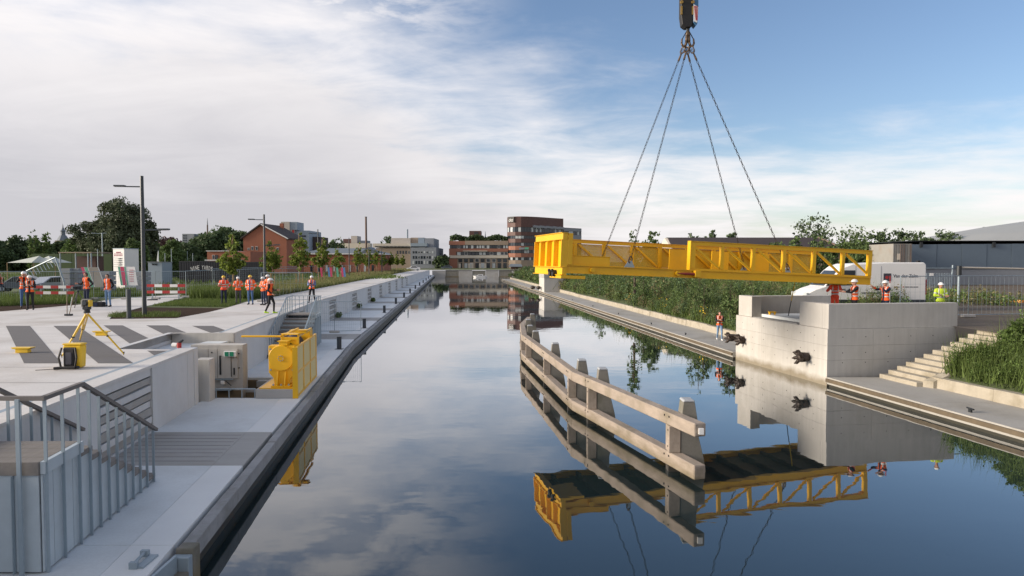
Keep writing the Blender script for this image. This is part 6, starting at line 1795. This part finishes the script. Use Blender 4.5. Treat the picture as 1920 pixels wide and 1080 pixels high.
# low brick house with white eaves
D7 = 130
b = thing('low_brick_house', 'low flat roofed brick house with white eaves behind the dark container', 'building', (xpx(410, D7), D7, ZG))
MB().box(xpx(389, D7), xpx(470, D7), D7, D7 + 9, ZG, zpx(471.3, D7)).build('wall', M['brick'], b); MB().box(xpx(388, D7), xpx(431, D7), D7 - .3, D7 + 9.3, zpx(471.2, D7), zpx(470, D7)).build('eaves', M['white'], b)
wins(b, xpx(398, D7), xpx(410, D7), zpx(486, D7), zpx(478, D7), D7, 2, .8, .3)
MB().box(xpx(384, D7 - 8), xpx(432, D7 - 8), D7 - 8, D7 - 2, zpx(489, D7), zpx(487, D7)).build('porch_roof', M['white'], b)
# flats tower and antenna, church
b = thing('flats_tower', 'grey high-rise block of flats far behind the copper tree', 'building', (xpx(358, 420), 420, ZG))
MB().box(xpx(343, 420), xpx(365, 420), 420, 436, ZG, zpx(438.5, 420)).build('wall', M['greyclad'], b); MB().box(xpx(365.1, 420), xpx(373, 420), 421, 436, ZG, zpx(439, 420)).build('wall', M['bluegrey'], b)
for r_ in range(5): wins(b, xpx(344, 420), xpx(352, 420), zpx(443.5 + 4.5 * r_, 420), zpx(440.5 + 4.5 * r_, 420), 420, 3, .6, .0, frame=False)
b = thing('antenna_mast', 'thin antenna mast above the dark trees right of the flats', 'mast', (xpx(390.5, 480), 480, ZG))
MB().tube((xpx(390.5, 480), 480, ZG), (xpx(390.5, 480), 480, zpx(422, 480)), .7, .5, 8).build('lower_mast', M['chimney'], b); MB().tube((xpx(390.5, 480), 480, zpx(422, 480)), (xpx(390.5, 480), 480, zpx(409, 480)), .45, .1, 8).build('upper_mast', M['greyclad'], b)
D8 = 480
b = thing('church', 'distant church tower with stepped dark roof and pointed spire on the left skyline', 'church', (xpx(114, D8), D8, ZG))
cx_ = xpx(114, D8)
MB().box(cx_ - 3.6, cx_ + 3.6, D8, D8 + 7, ZG, zpx(451, D8)).build('tower', M['tan_clad'], b)
m = MB()
for (y0, r0, y1, r1) in ((451, 4.1, 441, 2.0), (441, 1.5, 433.5, 1.5), (433.5, 2.0, 431, 1.4), (431, 1.2, 427, .6), (427, .45, 419, .05)):
    m.tube((cx_, D8 + 3.5, zpx(y0, D8)), (cx_, D8 + 3.5, zpx(y1, D8)), r0, r1, 8)
m.build('spire', M['roof_slate'], b)
b = thing('village_house', 'small cream house far away in the gap left of the brick offices', 'building', (xpx(833, 310), 310, ZG))
MB().box(xpx(826, 310), xpx(841, 310), 310, 316, ZG, zpx(487, 310)).build('wall', M['cream'], b); MB().extr([(xpx(825, 310), zpx(487, 310)), (xpx(842, 310), zpx(487, 310)), (xpx(833, 310), zpx(476, 310))], (0, 309.5, 0), (1, 0, 0), (0, 0, 1), (0, 1, 0), 7).build('roof', M['roof_dark'], b)
wins(b, xpx(828, 310), xpx(840, 310), zpx(497, 310), zpx(490, 310), 310, 3, .5, .1)

# right: brown roofed house, shed, domed roof
D9 = 96
b = thing('brown_roof_house', 'long house with brown tiled roof and cream gable behind the bridge', 'building', (xpx(1420, D9), D9, ZG))
x0, x1 = xpx(1264, D9), xpx(1592, D9); ze, zr = zpx(472, D9), zpx(442.5, D9)
MB().box(x0 + .3, x1 - .5, D9 + .6, D9 + 11, ZG, ze).build('wall', M['tan_clad'], b)
MB().add([(x0, D9, ze), (x1, D9, ze), (x1, D9 + 12, ze), (x0, D9 + 12, ze), (x0 + .4, D9 + 6, zr), (xpx(1568, D9), D9 + 6, zr)], [(0, 1, 5, 4), (1, 2, 5), (2, 3, 4, 5), (3, 0, 4), (3, 2, 1, 0)]).build('roof', M['roof_dark'], b)
MB().add([(x0 - .05, D9 + .2, ze), (x0 - .05, D9 + 6, zr - .1), (x0 - .05, D9 + 11.8, ze), (x0 + 1.9, D9 - .04, ze), (x0 + .5, D9 + 5.9, zr - .1)], [(0, 1, 2), (0, 3, 4, 1)]).build('gable', M['cream'], b)
MB().beam((xpx(1568, D9), D9 + 5.8, zr + .05), (x1, D9 - .1, ze + .1), .25, .2).build('hip_ridge', M['chimney'], b)
DA = 82
b = thing('blue_shed', 'long blue grey sheet clad shed at the right behind the white van', 'building', (xpx(1800, DA), DA, ZG))
x0 = xpx(1709, DA)
k = 0
x = x0
while x < x0 + 40:
    MB().box(x, x + 2.96, DA + .03 * (k % 2), DA + 20, zpx(504, DA), 7.25 + k * .02).build('panel', M['bluegrey'], b); x += 3.0; k += 1
MB().box(x0, x0 + 40, DA + .12, DA + 19, ZG, zpx(504, DA) - .01).build('plinth', M['greyclad'], b)
MB().box(x0 - .1, x0 + 40, DA - .12, DA + 20, 7.63, 7.70).build('roof_edge', M['dark'], b)
for px in (1725, 1861): MB().box(xpx(px, DA) - .15, xpx(px, DA) + .15, DA - .2, DA - .01, 6.9, 7.5).build('wall_lamp', M['dark'], b)
b = thing('domed_hall', 'pale low domed roof hall rising behind the blue shed', 'building', (95, 125, ZG))
cx_, cy_ = xpx(1950, 128), 128
m = MB(); n_ = 32
prof = [(27, 4.2), (27, zpx(457, 105)), (18, zpx(436, 116)), (9, zpx(421, 122)), (3, zpx(414, 126)), (.05, zpx(413, 127))]
vs = [(cx_ + r * math.cos(2 * math.pi * i / n_), cy_ + r * math.sin(2 * math.pi * i / n_), z) for r, z in prof for i in range(n_)]
m.add(vs, [(j * n_ + i, j * n_ + (i + 1) % n_, (j + 1) * n_ + (i + 1) % n_, (j + 1) * n_ + i) for j in range(len(prof) - 1) for i in range(n_)])
m.build('roof', M['roof_light'], b)
MB().tube((cx_, cy_, ZG), (cx_, cy_, 6.5), 26.5, 26.5, 32).build('wall', M['greyclad'], b)

def container(lab, x0, x1, y, depth, z0, z1, mt, group=None, rods=True, nrib=None):
    b = thing('shipping_container', lab, 'container', ((x0 + x1) / 2, y, z0), 0, group)
    MB().box(x0, x1, y + .05, y + depth, z0, z1).build('box', M[mt], b)
    n = nrib or max(6, int((x1 - x0) / .32))
    rb = MB()
    for k in range(n):
        a = x0 + .12 + (x1 - x0 - .24) * k / n; rb.box(a, a + (x1 - x0) / n * .5, y + .005, y + .049, z0 + .14, z1 - .14)
    rb.build('corrugation', M[mt], b, kind='stuff')
    for xx in (x0, x1 - .1): MB().box(xx, xx + .1, y - .01, y + .04, z0, z1).build('corner_post', M[mt], b)
    for zz_ in (z0, z1 - .12): MB().box(x0 + .101, x1 - .101, y - .01, y + .04, zz_, zz_ + .12).build('rail', M[mt], b)
    return b
x0, x1 = xpx(1674, 78), xpx(1709, 78)
b = container('grey shipping container with door rods and a pale label standing on another, behind the van', x0, x1, 78, 6, 4.86, 7.22, 'container_grey')
for f in (.38, .48, .58, .93): MB().tube((x0 + (x1 - x0) * f, 77.97, 4.9), (x0 + (x1 - x0) * f, 77.97, 7.2), .025, .025, 6).build('locking_rod', M['chimney'], b)
MB().box(x0 + .45, x0 + .85, 77.98, 77.995, 5.4, 6.1).build('label', M['cream'], b)
container('lower grey shipping container, mostly hidden behind the van', x0, x1, 78, 6, ZG, 4.85, 'container_grey')
DB = 92
x0, x1 = xpx(336, DB), xpx(488, DB)
xm = (x0 + x1) / 2
b = container('black shipping container with white curved lettering behind the fence', x0, xm - .03, DB, 2.4, ZG, zpx(489.5, DB), 'container')
for s, q_ in zip('NINE YARDS', np.linspace(-1, 1, 10)):
    if s != ' ':
        text(s, .82, b, face_cam((xpx(378.5, DB) + q_ * 1.34, DB - .03, zpx(502.5, DB) - .20 * q_ * q_ + .05), 0) @ Matrix.Rotation(R(-9 * q_), 4, 'Z'), M['white'], 'letter', .01, .07 if s == 'I' else .235)
container('plain black shipping container on the right of the lettered one', xm + .03, x1, DB + .15, 2.4, ZG, zpx(491, DB), 'container')

# ================================================================== VAN AND CARS
vx, vd, vz = 16.45, 38.2, ZG + .02
van = thing('delivery_van', 'long white delivery van with company lettering parked behind the abutment', 'van', (vx + 3.3, vd + 1, vz))
VL = 6.75
prof = [(0.02, .42), (0, .72), (.12, .98), (.55, 1.20), (1.05, 1.36), (1.85, 2.22), (2.15, 2.46), (2.6, 2.62), (4.5, 2.70), (VL - .12, 2.70), (VL - .02, 2.55), (VL, .42)]
def vpt(a, b, y=0): return (vx + a, vd + y, vz + b)
MB().extr(prof, (vx, vd, vz), (1, 0, 0), (0, 0, 1), (0, 1, 0), 2.0).build('body', M['white'], van, bevel=.05, smooth=False)
MB().extr([(1.12, 1.40), (1.88, 2.18), (2.0, 2.26), (2.75, 2.26), (2.75, 1.42)], (vx, vd - .012, vz), (1, 0, 0), (0, 0, 1), (0, 1, 0), .02).build('side_window', M['glass'], van)
ws = MB(); ws.hexa([vpt(1.08, 1.37, .12), vpt(1.08, 1.37, 1.88), vpt(1.86, 2.21, 1.8), vpt(1.86, 2.21, .2), vpt(1.05, 1.40, .12), vpt(1.05, 1.40, 1.88), vpt(1.83, 2.24, 1.8), vpt(1.83, 2.24, .2)]); ws.build('windscreen', M['glass'], van)
MB().box(vx + .05, vx + VL - .02, vd - .03, vd - .001, vz + .40, vz + .62).build('sill_trim', M['anthracite'], van)
MB().box(vx - .06, vx + .4, vd - .02, vd + 2.02, vz + .30, vz + .56).build('bumper', M['anthracite'], van, bevel=.03)
MB().box(vx + .02, vx + .16, vd - .02, vd + .4, vz + .78, vz + 1.0).build('headlight', M['glass_blind'], van, bevel=.02); MB().box(vx + .02, vx + .16, vd + 1.6, vd + 2.02, vz + .78, vz + 1.0).build('headlight', M['glass_blind'], van, bevel=.02)
MB().cbox((vx + 1.35, vd - .18, vz + 1.55), .18, .25, .36).build('mirror', M['black'], van, bevel=.03)
MB().box(vx + VL - .03, vx + VL + .02, vd + .02, vd + .18, vz + .9, vz + 1.75).build('tail_light', M['red'], van)
MB().box(vx + VL - .14, vx + VL - .0, vd + .6, vd + .8, vz + 2.70, vz + 2.80).build('roof_lamp', M['black'], van)
for a in (1.05, 4.95):
    for y in (-.02, 1.80):
        t = MB().tube((vx + a, vd + y, vz + .36), (vx + a, vd + y + .22, vz + .36), .36, .36, 22).build('wheel', M['tyre'], van); MB().tube((vx + a, vd + y - .01, vz + .36), (vx + a, vd + y + .23, vz + .36), .20, .20, 14).build('rim', M['steel'], t)
    MB().tube((vx + a, vd - .012, vz + .40), (vx + a, vd - .004, vz + .40), .46, .46, 22).build('wheel_arch', M['black'], van)
for a in (2.78, 4.2): MB().box(vx + a, vx + a + .014, vd - .006, vd - .001, vz + .64, vz + 2.5).build('door_seam', M['darktext'], van)
MB().box(vx + 2.0, vx + 2.22, vd - .02, vd - .002, vz + 1.18, vz + 1.22).build('door_handle', M['black'], van)
sgx = xpx(1664, vd) ; 
MB().box(sgx - .22, sgx + .2, vd - .012, vd - .003, zpx(527, vd), zpx(512.5, vd)).build('logo_square', M['darktext'], van); MB().tube((sgx - .03, vd - .018, zpx(520, vd)), (sgx - .03, vd - .0125, zpx(520, vd)), .09, .09, 12).build('logo_mark', M['red'], van)
text('Van der Zalm', .27, van, face_cam((xpx(1698, vd), vd - .006, zpx(517.5, vd))), M['darktext'], 'lettering', .003, 1.38)
text('vanderzalm', .25, van, face_cam((xpx(1634, vd), vd - .006, zpx(549, vd))), M['darktext'], 'lettering', .003, 1.1)
for px in (1678, 1694): MB().tube((xpx(px, vd), vd - .01, zpx(538, vd)), (xpx(px, vd), vd - .003, zpx(538, vd)), .035, .035, 8).build('red_dot', M['red'], van)
for a, c_ in ((1681, 1690), (1697, 1705), (1706, 1712), (1713, 1722)): MB().box(xpx(a, vd), xpx(c_, vd), vd - .008, vd - .003, zpx(538.9, vd), zpx(537.3, vd)).build('small_print', M['greycloth'], van)

def car(lab, px, d, mt, L_=4.3, rz=0.0):
    x = xpx(px, d)
    c = thing('parked_car', lab, 'car', (x, d, ZG), rz, 'cars parked behind the fence')
    pr = [(-2.1, .32), (-2.15, .62), (-1.9, .82), (-1.2, .92), (-.55, 1.40), (.7, 1.46), (1.5, 1.08), (2.05, .98), (2.15, .6), (2.1, .32)]
    def b_(m, n, mm, par=None, **k): return m.build(n, M[mm], par or c, world=False, **k)
    b_(MB().extr(pr, (0, -.85, 0), (1, 0, 0), (0, 0, 1), (0, 1, 0), 1.7), 'body', mt, bevel=.05)
    b_(MB().extr([(-1.02, .95), (-.52, 1.34), (.66, 1.39), (1.3, 1.06), (1.3, .95)], (0, -.862, 0), (1, 0, 0), (0, 0, 1), (0, 1, 0), 1.724), 'side_window', 'glass')
    for a in (-1.35, 1.32):
        for y in (-.87, .67):
            t = b_(MB().tube((a, y, .31), (a, y + .2, .31), .31, .31, 18), 'wheel', 'tyre'); b_(MB().tube((a, y - .01, .31), (a, y + .21, .31), .18, .18, 12), 'rim', 'steel', t)
    for y in (-.8, .5): b_(MB().box(-2.17, -2.1, y, y + .3, .62, .76), 'headlight', 'glass_blind')
    for y in (-.8, .5): b_(MB().box(2.1, 2.17, y, y + .3, .72, .9), 'tail_light', 'red')
car('grey estate car behind the fence, left of the two men in helmets', 42, 63, 'carpaint', rz=R(20))
car('silver car behind the fence with its pale roof showing between barrier and banner', 96, 61, 'silver', rz=R(65))
car('far white car at the end of the promenade', 775, 215, 'white', rz=R(10))
car('far grey car on the road beyond the basin wall', 838, 262, 'carpaint')
# small motor boat
bt = thing('motor_boat', 'small white cabin motorboat moored before the far basin wall', 'boat', (xpx(900, 226), 226, 0))
xc = xpx(900, 226)
def hullring(z, k, l): return [(xc - l, 226, z), (xc - l * .6, 226 - 1.05 * k, z), (xc + l * .8, 226 - 1.1 * k, z), (xc + l, 226 - .9 * k, z), (xc + l, 226 + .9 * k, z), (xc + l * .8, 226 + 1.1 * k, z), (xc - l * .6, 226 + 1.05 * k, z)]
h0, h1 = hullring(-.15, .75, 2.0), hullring(.55, 1, 2.35)
MB().add(h0 + h1, [tuple(reversed(range(7))), tuple(range(7, 14))] + [(i, (i + 1) % 7, 7 + (i + 1) % 7, 7 + i) for i in range(7)]).build('hull', M['white'], bt)
MB().hexa([(xc - 1.2, 225.3, .552), (xc + 1.0, 225.3, .552), (xc + 1.0, 226.7, .552), (xc - 1.2, 226.7, .552), (xc - .5, 225.5, 1.05), (xc + .9, 225.5, 1.05), (xc + .9, 226.5, 1.05), (xc - .5, 226.5, 1.05)]).build('cabin', M['white'], bt)
MB().hexa([(xc - .85, 225.28, .65), (xc + .8, 225.28, .65), (xc + .8, 225.33, .65), (xc - .85, 225.33, .65), (xc - .45, 225.42, .95), (xc + .75, 225.42, .95), (xc + .75, 225.47, .95), (xc - .45, 225.47, .95)]).build('window', M['glass'], bt)
MB().path([(xc - 2.2, 226, .56), (xc - 2.1, 226, .85), (xc - 1.2, 225.4, .85), (xc - 1.2, 225.4, .56)], .025, 5).build('rail', M['steel'], bt)

# ================================================================== SITE FURNITURE LEFT
fence('long temporary wire mesh fence before the parked cars at the left edge', [tuple(P(px, y, ZP).xy) for px, y in ((-70, 563), (-8, 562.5), (52, 562), (115, 562), (176, 561.5), (236, 561))], 2.05)
fence('temporary wire mesh fence panels beside the red and white barrier', [tuple(P(px, y, ZP).xy) for px, y in ((236, 561), (292, 561), (349, 560))], 2.05)
fence('temporary wire mesh fence behind the group of workers in orange', [tuple(P(px, y, ZP).xy) for px, y in ((349, 558), (402, 552), (446, 547), (486, 542), (530, 538.5), (560, 536))], 2.05)
fence('long temporary mesh fence in the tall grass along the promenade', [(xp(d) - 7 - (d < 100) * 1.5, d) for d in (64, 72, 81, 91, 102, 114, 127, 141, 156)], 2.1)
# fallen ladder-like fence frame
rt = thing('leaning_fence_frame', 'galvanised barred fence frame tilted up behind the parked cars', 'fence', P(110, 552, ZP))
f0, f1 = Q(50, 508, 56), Q(104, 483, 55); g0, g1 = Q(64, 525, 56), Q(120, 528, 55)
m = MB(); m.tube(f0, f1, .06, .06, 8); m.build('top_rail', M['steel'], rt); m = MB(); m.tube(f1, g1, .07, .07, 8); m.build('end_post', M['steel'], rt)
for k in range(9):
    a = f0.lerp(f1, k / 9); m = MB(); m.tube(a, a + Vector((.3, 0, -.55)), .025, .025, 6); m.build('bar', M['steel'], rt)
m = MB(); m.tube(g1, Vector((g1.x, g1.y, ZG)), .05, .05, 8); m.tube(f0, Vector((f0.x, f0.y, ZG)), .05, .05, 8); m.build('support', M['steel'], rt)
def barrier(lab, px0, px1, yt, yb, d):
    x0, x1 = xpx(px0, d), xpx(px1, d)
    rt = thing('road_barrier', lab, 'barrier', ((x0 + x1) / 2, d, ZG), 0, 'red and white road barriers')
    for y in (yt, yb):
        z = zpx(y, d); n = 5
        for k in range(n):
            a = x0 + (x1 - x0) * k / n; b = x0 + (x1 - x0) * (k + 1) / n
            MB().box(a + .002, b - .002, d - .02, d + .02, z - .10, z + .10).build('board_stripe', M['red' if k % 2 == 0 else 'white'], rt)
    for f in (.13, .82): MB().box(x0 + (x1 - x0) * f - .03, x0 + (x1 - x0) * f + .03, d + .022, d + .07, ZG - .02, zpx(yt, d) + .2).build('post', M['steel'], rt); MB().box(x0 + (x1 - x0) * f - .25, x0 + (x1 - x0) * f + .25, d - .2, d + .3, ZG - .02, ZG + .07).build('foot', M['dark'], rt)
barrier('red and white road barrier right of the tall lamp post', 275, 347, 535.5, 547.5, 49)
barrier('red and white road barrier half hidden behind the men at the left', 66, 138, 538, 549, 48.5)
def banner(name, lab, px0, px1, y0, y1, d, stripes, txt=None, skew=.5):
    x0, x1 = xpx(px0, d), xpx(px1, d); z0, z1 = zpx(y1, d), zpx(y0, d)
    rt = thing(name, lab, 'banner', (x0, d, ZG), 0, 'printed banners by the fence')
    k = skew
    def qd(a, b, y, mt, nm):
        MB().hexa([(x0 + (x1 - x0) * a + k, y, z0), (x0 + (x1 - x0) * b + k, y, z0), (x0 + (x1 - x0) * b + k, y + .012, z0), (x0 + (x1 - x0) * a + k, y + .012, z0), (x0 + (x1 - x0) * a, y, z1), (x0 + (x1 - x0) * b, y, z1), (x0 + (x1 - x0) * b, y + .012, z1), (x0 + (x1 - x0) * a, y + .012, z1)]).build(nm, M[mt], rt)
    qd(0, 1, d, 'white', 'sheet')
    for a, b, c_ in stripes: qd(a, b, d - .016, c_, 'print_stripe')
    return rt, x0, x1, z0, z1
banner('fence_banner', 'white fence banner with red and green stripes behind the man in the grey shirt', 152, 185, 501, 538, 52, [(.0, .16, 'pink'), (.2, .36, 'green_print'), (.42, .95, 'container_grey')])
rt, x0, x1, z0, z1 = banner('fence_banner', 'white fence banner with red and green bands and small print right of the jeans man', 221, 253, 500, 535, 52.5, [(.02, .12, 'green_print'), (.15, .36, 'pink'), (.39, .46, 'green_print')], skew=.2)
for k in range(6): MB().box(x0 + (x1 - x0) * .68, x0 + (x1 - x0) * .93, 52.47, 52.483, z1 - .28 - k * .17, z1 - .24 - k * .17).build('small_print', M['redtext'], rt)
st = thing('sign_tower', 'white three-sided sign tower with red lettering in front of the big tree', 'sign', (xpx(230, 66), 66, ZG))
x0, x1, x2 = xpx(213, 66), xpx(238, 66), xpx(248, 66)
MB().prism([(x0, 66), (x1, 65.6), (x2, 67.2), (x0 + .6, 68)], ZG + .2, zpx(467, 66)).build('sign_body', M['white'], st)
MB().prism([(x0 - .02, 65.97), (x1, 65.57), (x2 + .03, 67.2), (x0 + .6, 68.03)], zpx(466.9, 66), zpx(465.6, 66)).build('top_frame', M['steel'], st)
for body, z, w_ in (('LANGS', 473, .55), ('NIEUWE EEM', 476.3, .98), ('KADE', 479.6, .9)):
    pass
a_ = -math.atan2(.4, x1 - x0)
for k, (w_, y) in enumerate(((.55, 473.2), (1.0, 476.2), (1.02, 479.3))):
    cxm = (x0 + x1) / 2
    for q_ in range(6):
        wq = w_ / 6; xx = cxm - w_ / 2 + wq * q_
        yy = 66 - .4 * (xx - x0) / (x1 - x0)
        MB().box(xx, xx + wq * .72, yy - .035, yy - .012, zpx(y + .9, 66), zpx(y - .9, 66)).build('print_mark', M['redtext'], st)
for k in range(5):
    yy = 66 - .2
    MB().box(x0 + .25, x1 - .25, yy - .16, yy - .02, zpx(484 + k * 4, 66), zpx(483.5 + k * 4, 66)).build('print_line', M['container_grey'], st)
for px in (216, 236): MB().box(xpx(px, 66), xpx(px, 66) + .08, 66.6, 66.7, ZG - .02, ZG + .3).build('leg', M['steel'], st)
# coloured banners along the far fence
for i, (px, c1) in enumerate(((602, 'pink'), (616, 'blue_print'), (620, 'pink'), (632, 'green_print'), (641, 'pink'), (645, 'blue_print'))):
    d = 80
    banner('flag_banner', ['pink banner by the second promenade lamp, leftmost of the row', 'blue banner on the far fence, left of a pink one', 'pink banner on the far fence between blue and green', 'green banner on the far fence', 'second last pink banner on the far fence, right of the green', 'blue banner on the far fence, rightmost of the row'][i], px - 1.8, px + 1.8, 501.5, 519, d, [(.0, 1.0, c1)], skew=.1)
# tents
for i, (a, ap_, b, d) in enumerate(((14, 57, 64, 100), (62, 75, 104, 101))):
    x0, xa_, x1 = xpx(a, d), xpx(ap_, d), xpx(b, d); zt_, zb_ = zpx(479.5, d), zpx(492.5, d)
    rt = thing('canvas_tent', ['pale canvas tent with a long sloping left side', 'pale canvas tent with a long sloping right side'][i], 'tent', (xa_, d, ZG), 0, 'tents on the left field')
    MB().add([(x0, d, zb_), (x1, d - .5, zb_), (x1, d + 4, zb_), (x0, d + 4, zb_), (xa_, d + 2, zt_)], [(0, 1, 4), (1, 2, 4), (2, 3, 4), (3, 0, 4), (3, 2, 1, 0)]).build('canvas', M['canvas'], rt)
    for xx in (x0, x1): MB().tube((xx, d, ZG), (xx, d, zb_), .05, .05, 6).build('pole', M['stake'], rt)
rt = thing('pavilion', 'open flat roofed pavilion on thin posts right of the tents', 'pavilion', (xpx(145, 98), 98, ZG))
MB().box(xpx(110, 98), xpx(172, 98), 98, 103, zpx(474.5, 98), zpx(472.5, 98)).build('roof', M['tan_clad'], rt)
for px in (113, 142, 165, 171): MB().tube((xpx(px, 98), 98.1, ZG), (xpx(px, 98), 98.1, zpx(474.6, 98)), .09, .09, 8).build('post', M['bluegrey_light'], rt)
MB().box(xpx(116, 98), xpx(156, 98), 101, 103, ZG, zpx(480, 98)).build('back_wall', M['brown_clad'], rt)
rt = thing('site_cabin', 'pale grey site cabin behind the tall lamp post', 'cabin', (xpx(291, 84), 84, ZG))
MB().box(xpx(278, 84), xpx(304, 84), 84, 86.5, ZG, zpx(492, 84)).build('wall', M['bluegrey_light'], rt); MB().box(xpx(277, 84), xpx(305, 84), 83.9, 86.6, zpx(491.9, 84), zpx(490.8, 84)).build('roof', M['greyclad'], rt); wins(rt, xpx(285, 84), xpx(296, 84), zpx(497, 84), zpx(494, 84), 84, 2, .8, .2)
rt = thing('sail_flag', 'slim white sail flag on a pole right of the tall lamp post', 'flag', (xpx(297, 88), 88, ZG))
MB().tube((xpx(298, 88), 88, ZG), (xpx(298, 88), 88, zpx(470, 88)), .03, .03, 6).build('pole', M['steel'], rt); MB().extr([(xpx(294.5, 88), zpx(490, 88)), (xpx(297.7, 88), zpx(490, 88)), (xpx(297.7, 88), zpx(471, 88)), (xpx(297, 88), zpx(471, 88))], (0, 87.98, 0), (1, 0, 0), (0, 0, 1), (0, 1, 0), .02).build('sail', M['white'], rt)
for i, px in enumerate((184, 239, 310, 322, 352, 362)):
    d = 95 + 4 * i
    rt = thing('thin_pole', ['thin pale pole left of the double headed street lamp', 'thin pole beside the sign tower', 'thin pole right of the site cabin', 'thin pole before the copper tree', 'thin pole at the left end of the black container', 'second thin pole at the left end of the black container'][i], 'pole', (xpx(px, d), d, ZG), 0, 'thin poles on the left field')
    MB().tube((xpx(px, d), d, ZG), (xpx(px, d), d, zpx(468 + (i % 3) * 4, d)), .05, .04, 6).build('shaft', M['steel'], rt); MB().ball((xpx(px, d), d, zpx(468 + (i % 3) * 4, d)), .08, n=6, m=5).build('finial', M['steel'], rt)
rt = thing('dark_hedge', 'long dark green netted screen behind the pavilion and tents', 'screen', (xpx(110, 112), 112, ZG))
for k in range(6): MB().box(xpx(60, 112) + k * 2.2, xpx(60, 112) + k * 2.2 + 2.15, 112, 112.1, ZG, zpx(476, 112)).build('panel', M['leaf_dark'], rt)

# pallets and boxes behind the banner
for i, (px, y0, y1) in enumerate(((122, 503, 531), (138, 503, 531), (196, 509, 535), (263, 510, 535))):
    d = 57 + i * .4
    x = xpx(px, d); rt = thing('paving_stack', ['grey stack of paving left of the first fence banner', 'second grey stack of paving touching the first fence banner', 'grey stack of paving between the two men without helmets', 'grey stack of paving by the tall lamp post'][i], 'stack', (x, d, ZG), 0, 'stacks of grey paving')
    zt_ = zpx(y0, d)
    for k in range(5):
        z = ZG + (zt_ - ZG) * k / 5; MB().box(x - .4 + .02 * (k % 2), x + .4 - .02 * (k % 2), d, d + 1, z + .03, z + (zt_ - ZG) / 5 - .01).build('layer', M['greyclad'], rt)

# ================================================================== SITE FURNITURE RIGHT
fence('temporary mesh fence panels behind the workers on the abutment', [(18.9, 33.2), (22.7, 33.9), (26.3, 34.6), (29.8, 35.2), (33.2, 36)], 2.05, ZG)
rt = thing('barrier_gate', 'height barrier with dark round post and long pale beam at the right edge', 'gate', (xpx(1798, 46), 46, ZG))
MB().tube((xpx(1798, 46), 46, ZG), (xpx(1798, 46), 46, zpx(516, 46)), .07, .07, 8).build('post', M['steel'], rt)
MB().tube((xpx(1798, 46), 46, zpx(516, 46)), (xpx(1798, 46), 46, zpx(498.5, 46)), .16, .16, 14).build('post_head', M['dark'], rt)
MB().tube((xpx(1803, 46), 46, zpx(501.5, 46)), (xpx(1960, 46), 47, zpx(504.5, 46)), .055, .055, 8).build('beam', M['cream'], rt)
rt = thing('sliding_gate', 'barred steel gate with a small white sign behind the lime jacket worker', 'gate', (xpx(1760, 58), 58, ZG))
MB().box(xpx(1735, 58), xpx(1786, 58), 58, 58.08, zpx(503.2, 58), zpx(502, 58)).build('top_rail', M['steel'], rt)
for k in range(16): MB().box(xpx(1737 + k * 3.1, 58), xpx(1737 + k * 3.1, 58) + .03, 58, 58.04, ZG, zpx(512, 58)).build('bar', M['steel'], rt)
MB().tube((xpx(1785, 58), 58.1, ZG), (xpx(1787.5, 58), 58.1, zpx(497, 58)), .06, .06, 8).build('gate_post', M['steel'], rt)
MB().box(xpx(1743, 58), xpx(1750, 58), 57.95, 57.98, zpx(517, 58), zpx(512, 58)).build('sign', M['white'], rt)
rt = thing('ranging_pole', 'thin white and red pole standing between the workers on the abutment', 'pole', (xpx(1668, 30.5), 30.5, ZB))
n = 6
for k in range(n): MB().tube((xpx(1669, 30.5), 30.5, ZB + .2 + k * .33), (xpx(1669, 30.5), 30.5, ZB + .2 + (k + 1) * .33 - .003), .02, .02, 8).build('section', M['red' if k == n - 1 else 'white'], rt)
rt = thing('prop_line', 'dark and yellow tag line hanging from the bridge into the abutment', 'rope', P(1483, 570, 3.0))
a, b = Q(1491, 527, 31.2), Q(1478, 592, 32.5); mid = a.lerp(b, .55)
MB().tube(a, mid, .022, .022, 6).build('upper_strap', M['flower'], rt); MB().tube(mid, b, .02, .02, 6).build('lower_strap', M['dark'], rt)
rt = thing('barrier_mesh', 'orange plastic barrier mesh lying along the ground at the right edge', 'barrier mesh', P(1830, 562, ZG))
pts = [P(1830 + 12 * k, 561.5 + .45 * k + (k % 2) * .3, ZG + .12) for k in range(12)]
for k, (a, b) in enumerate(zip(pts, pts[1:])): MB().beam(a, b, .05, .16).build('strip', M['orange_rope'], rt)
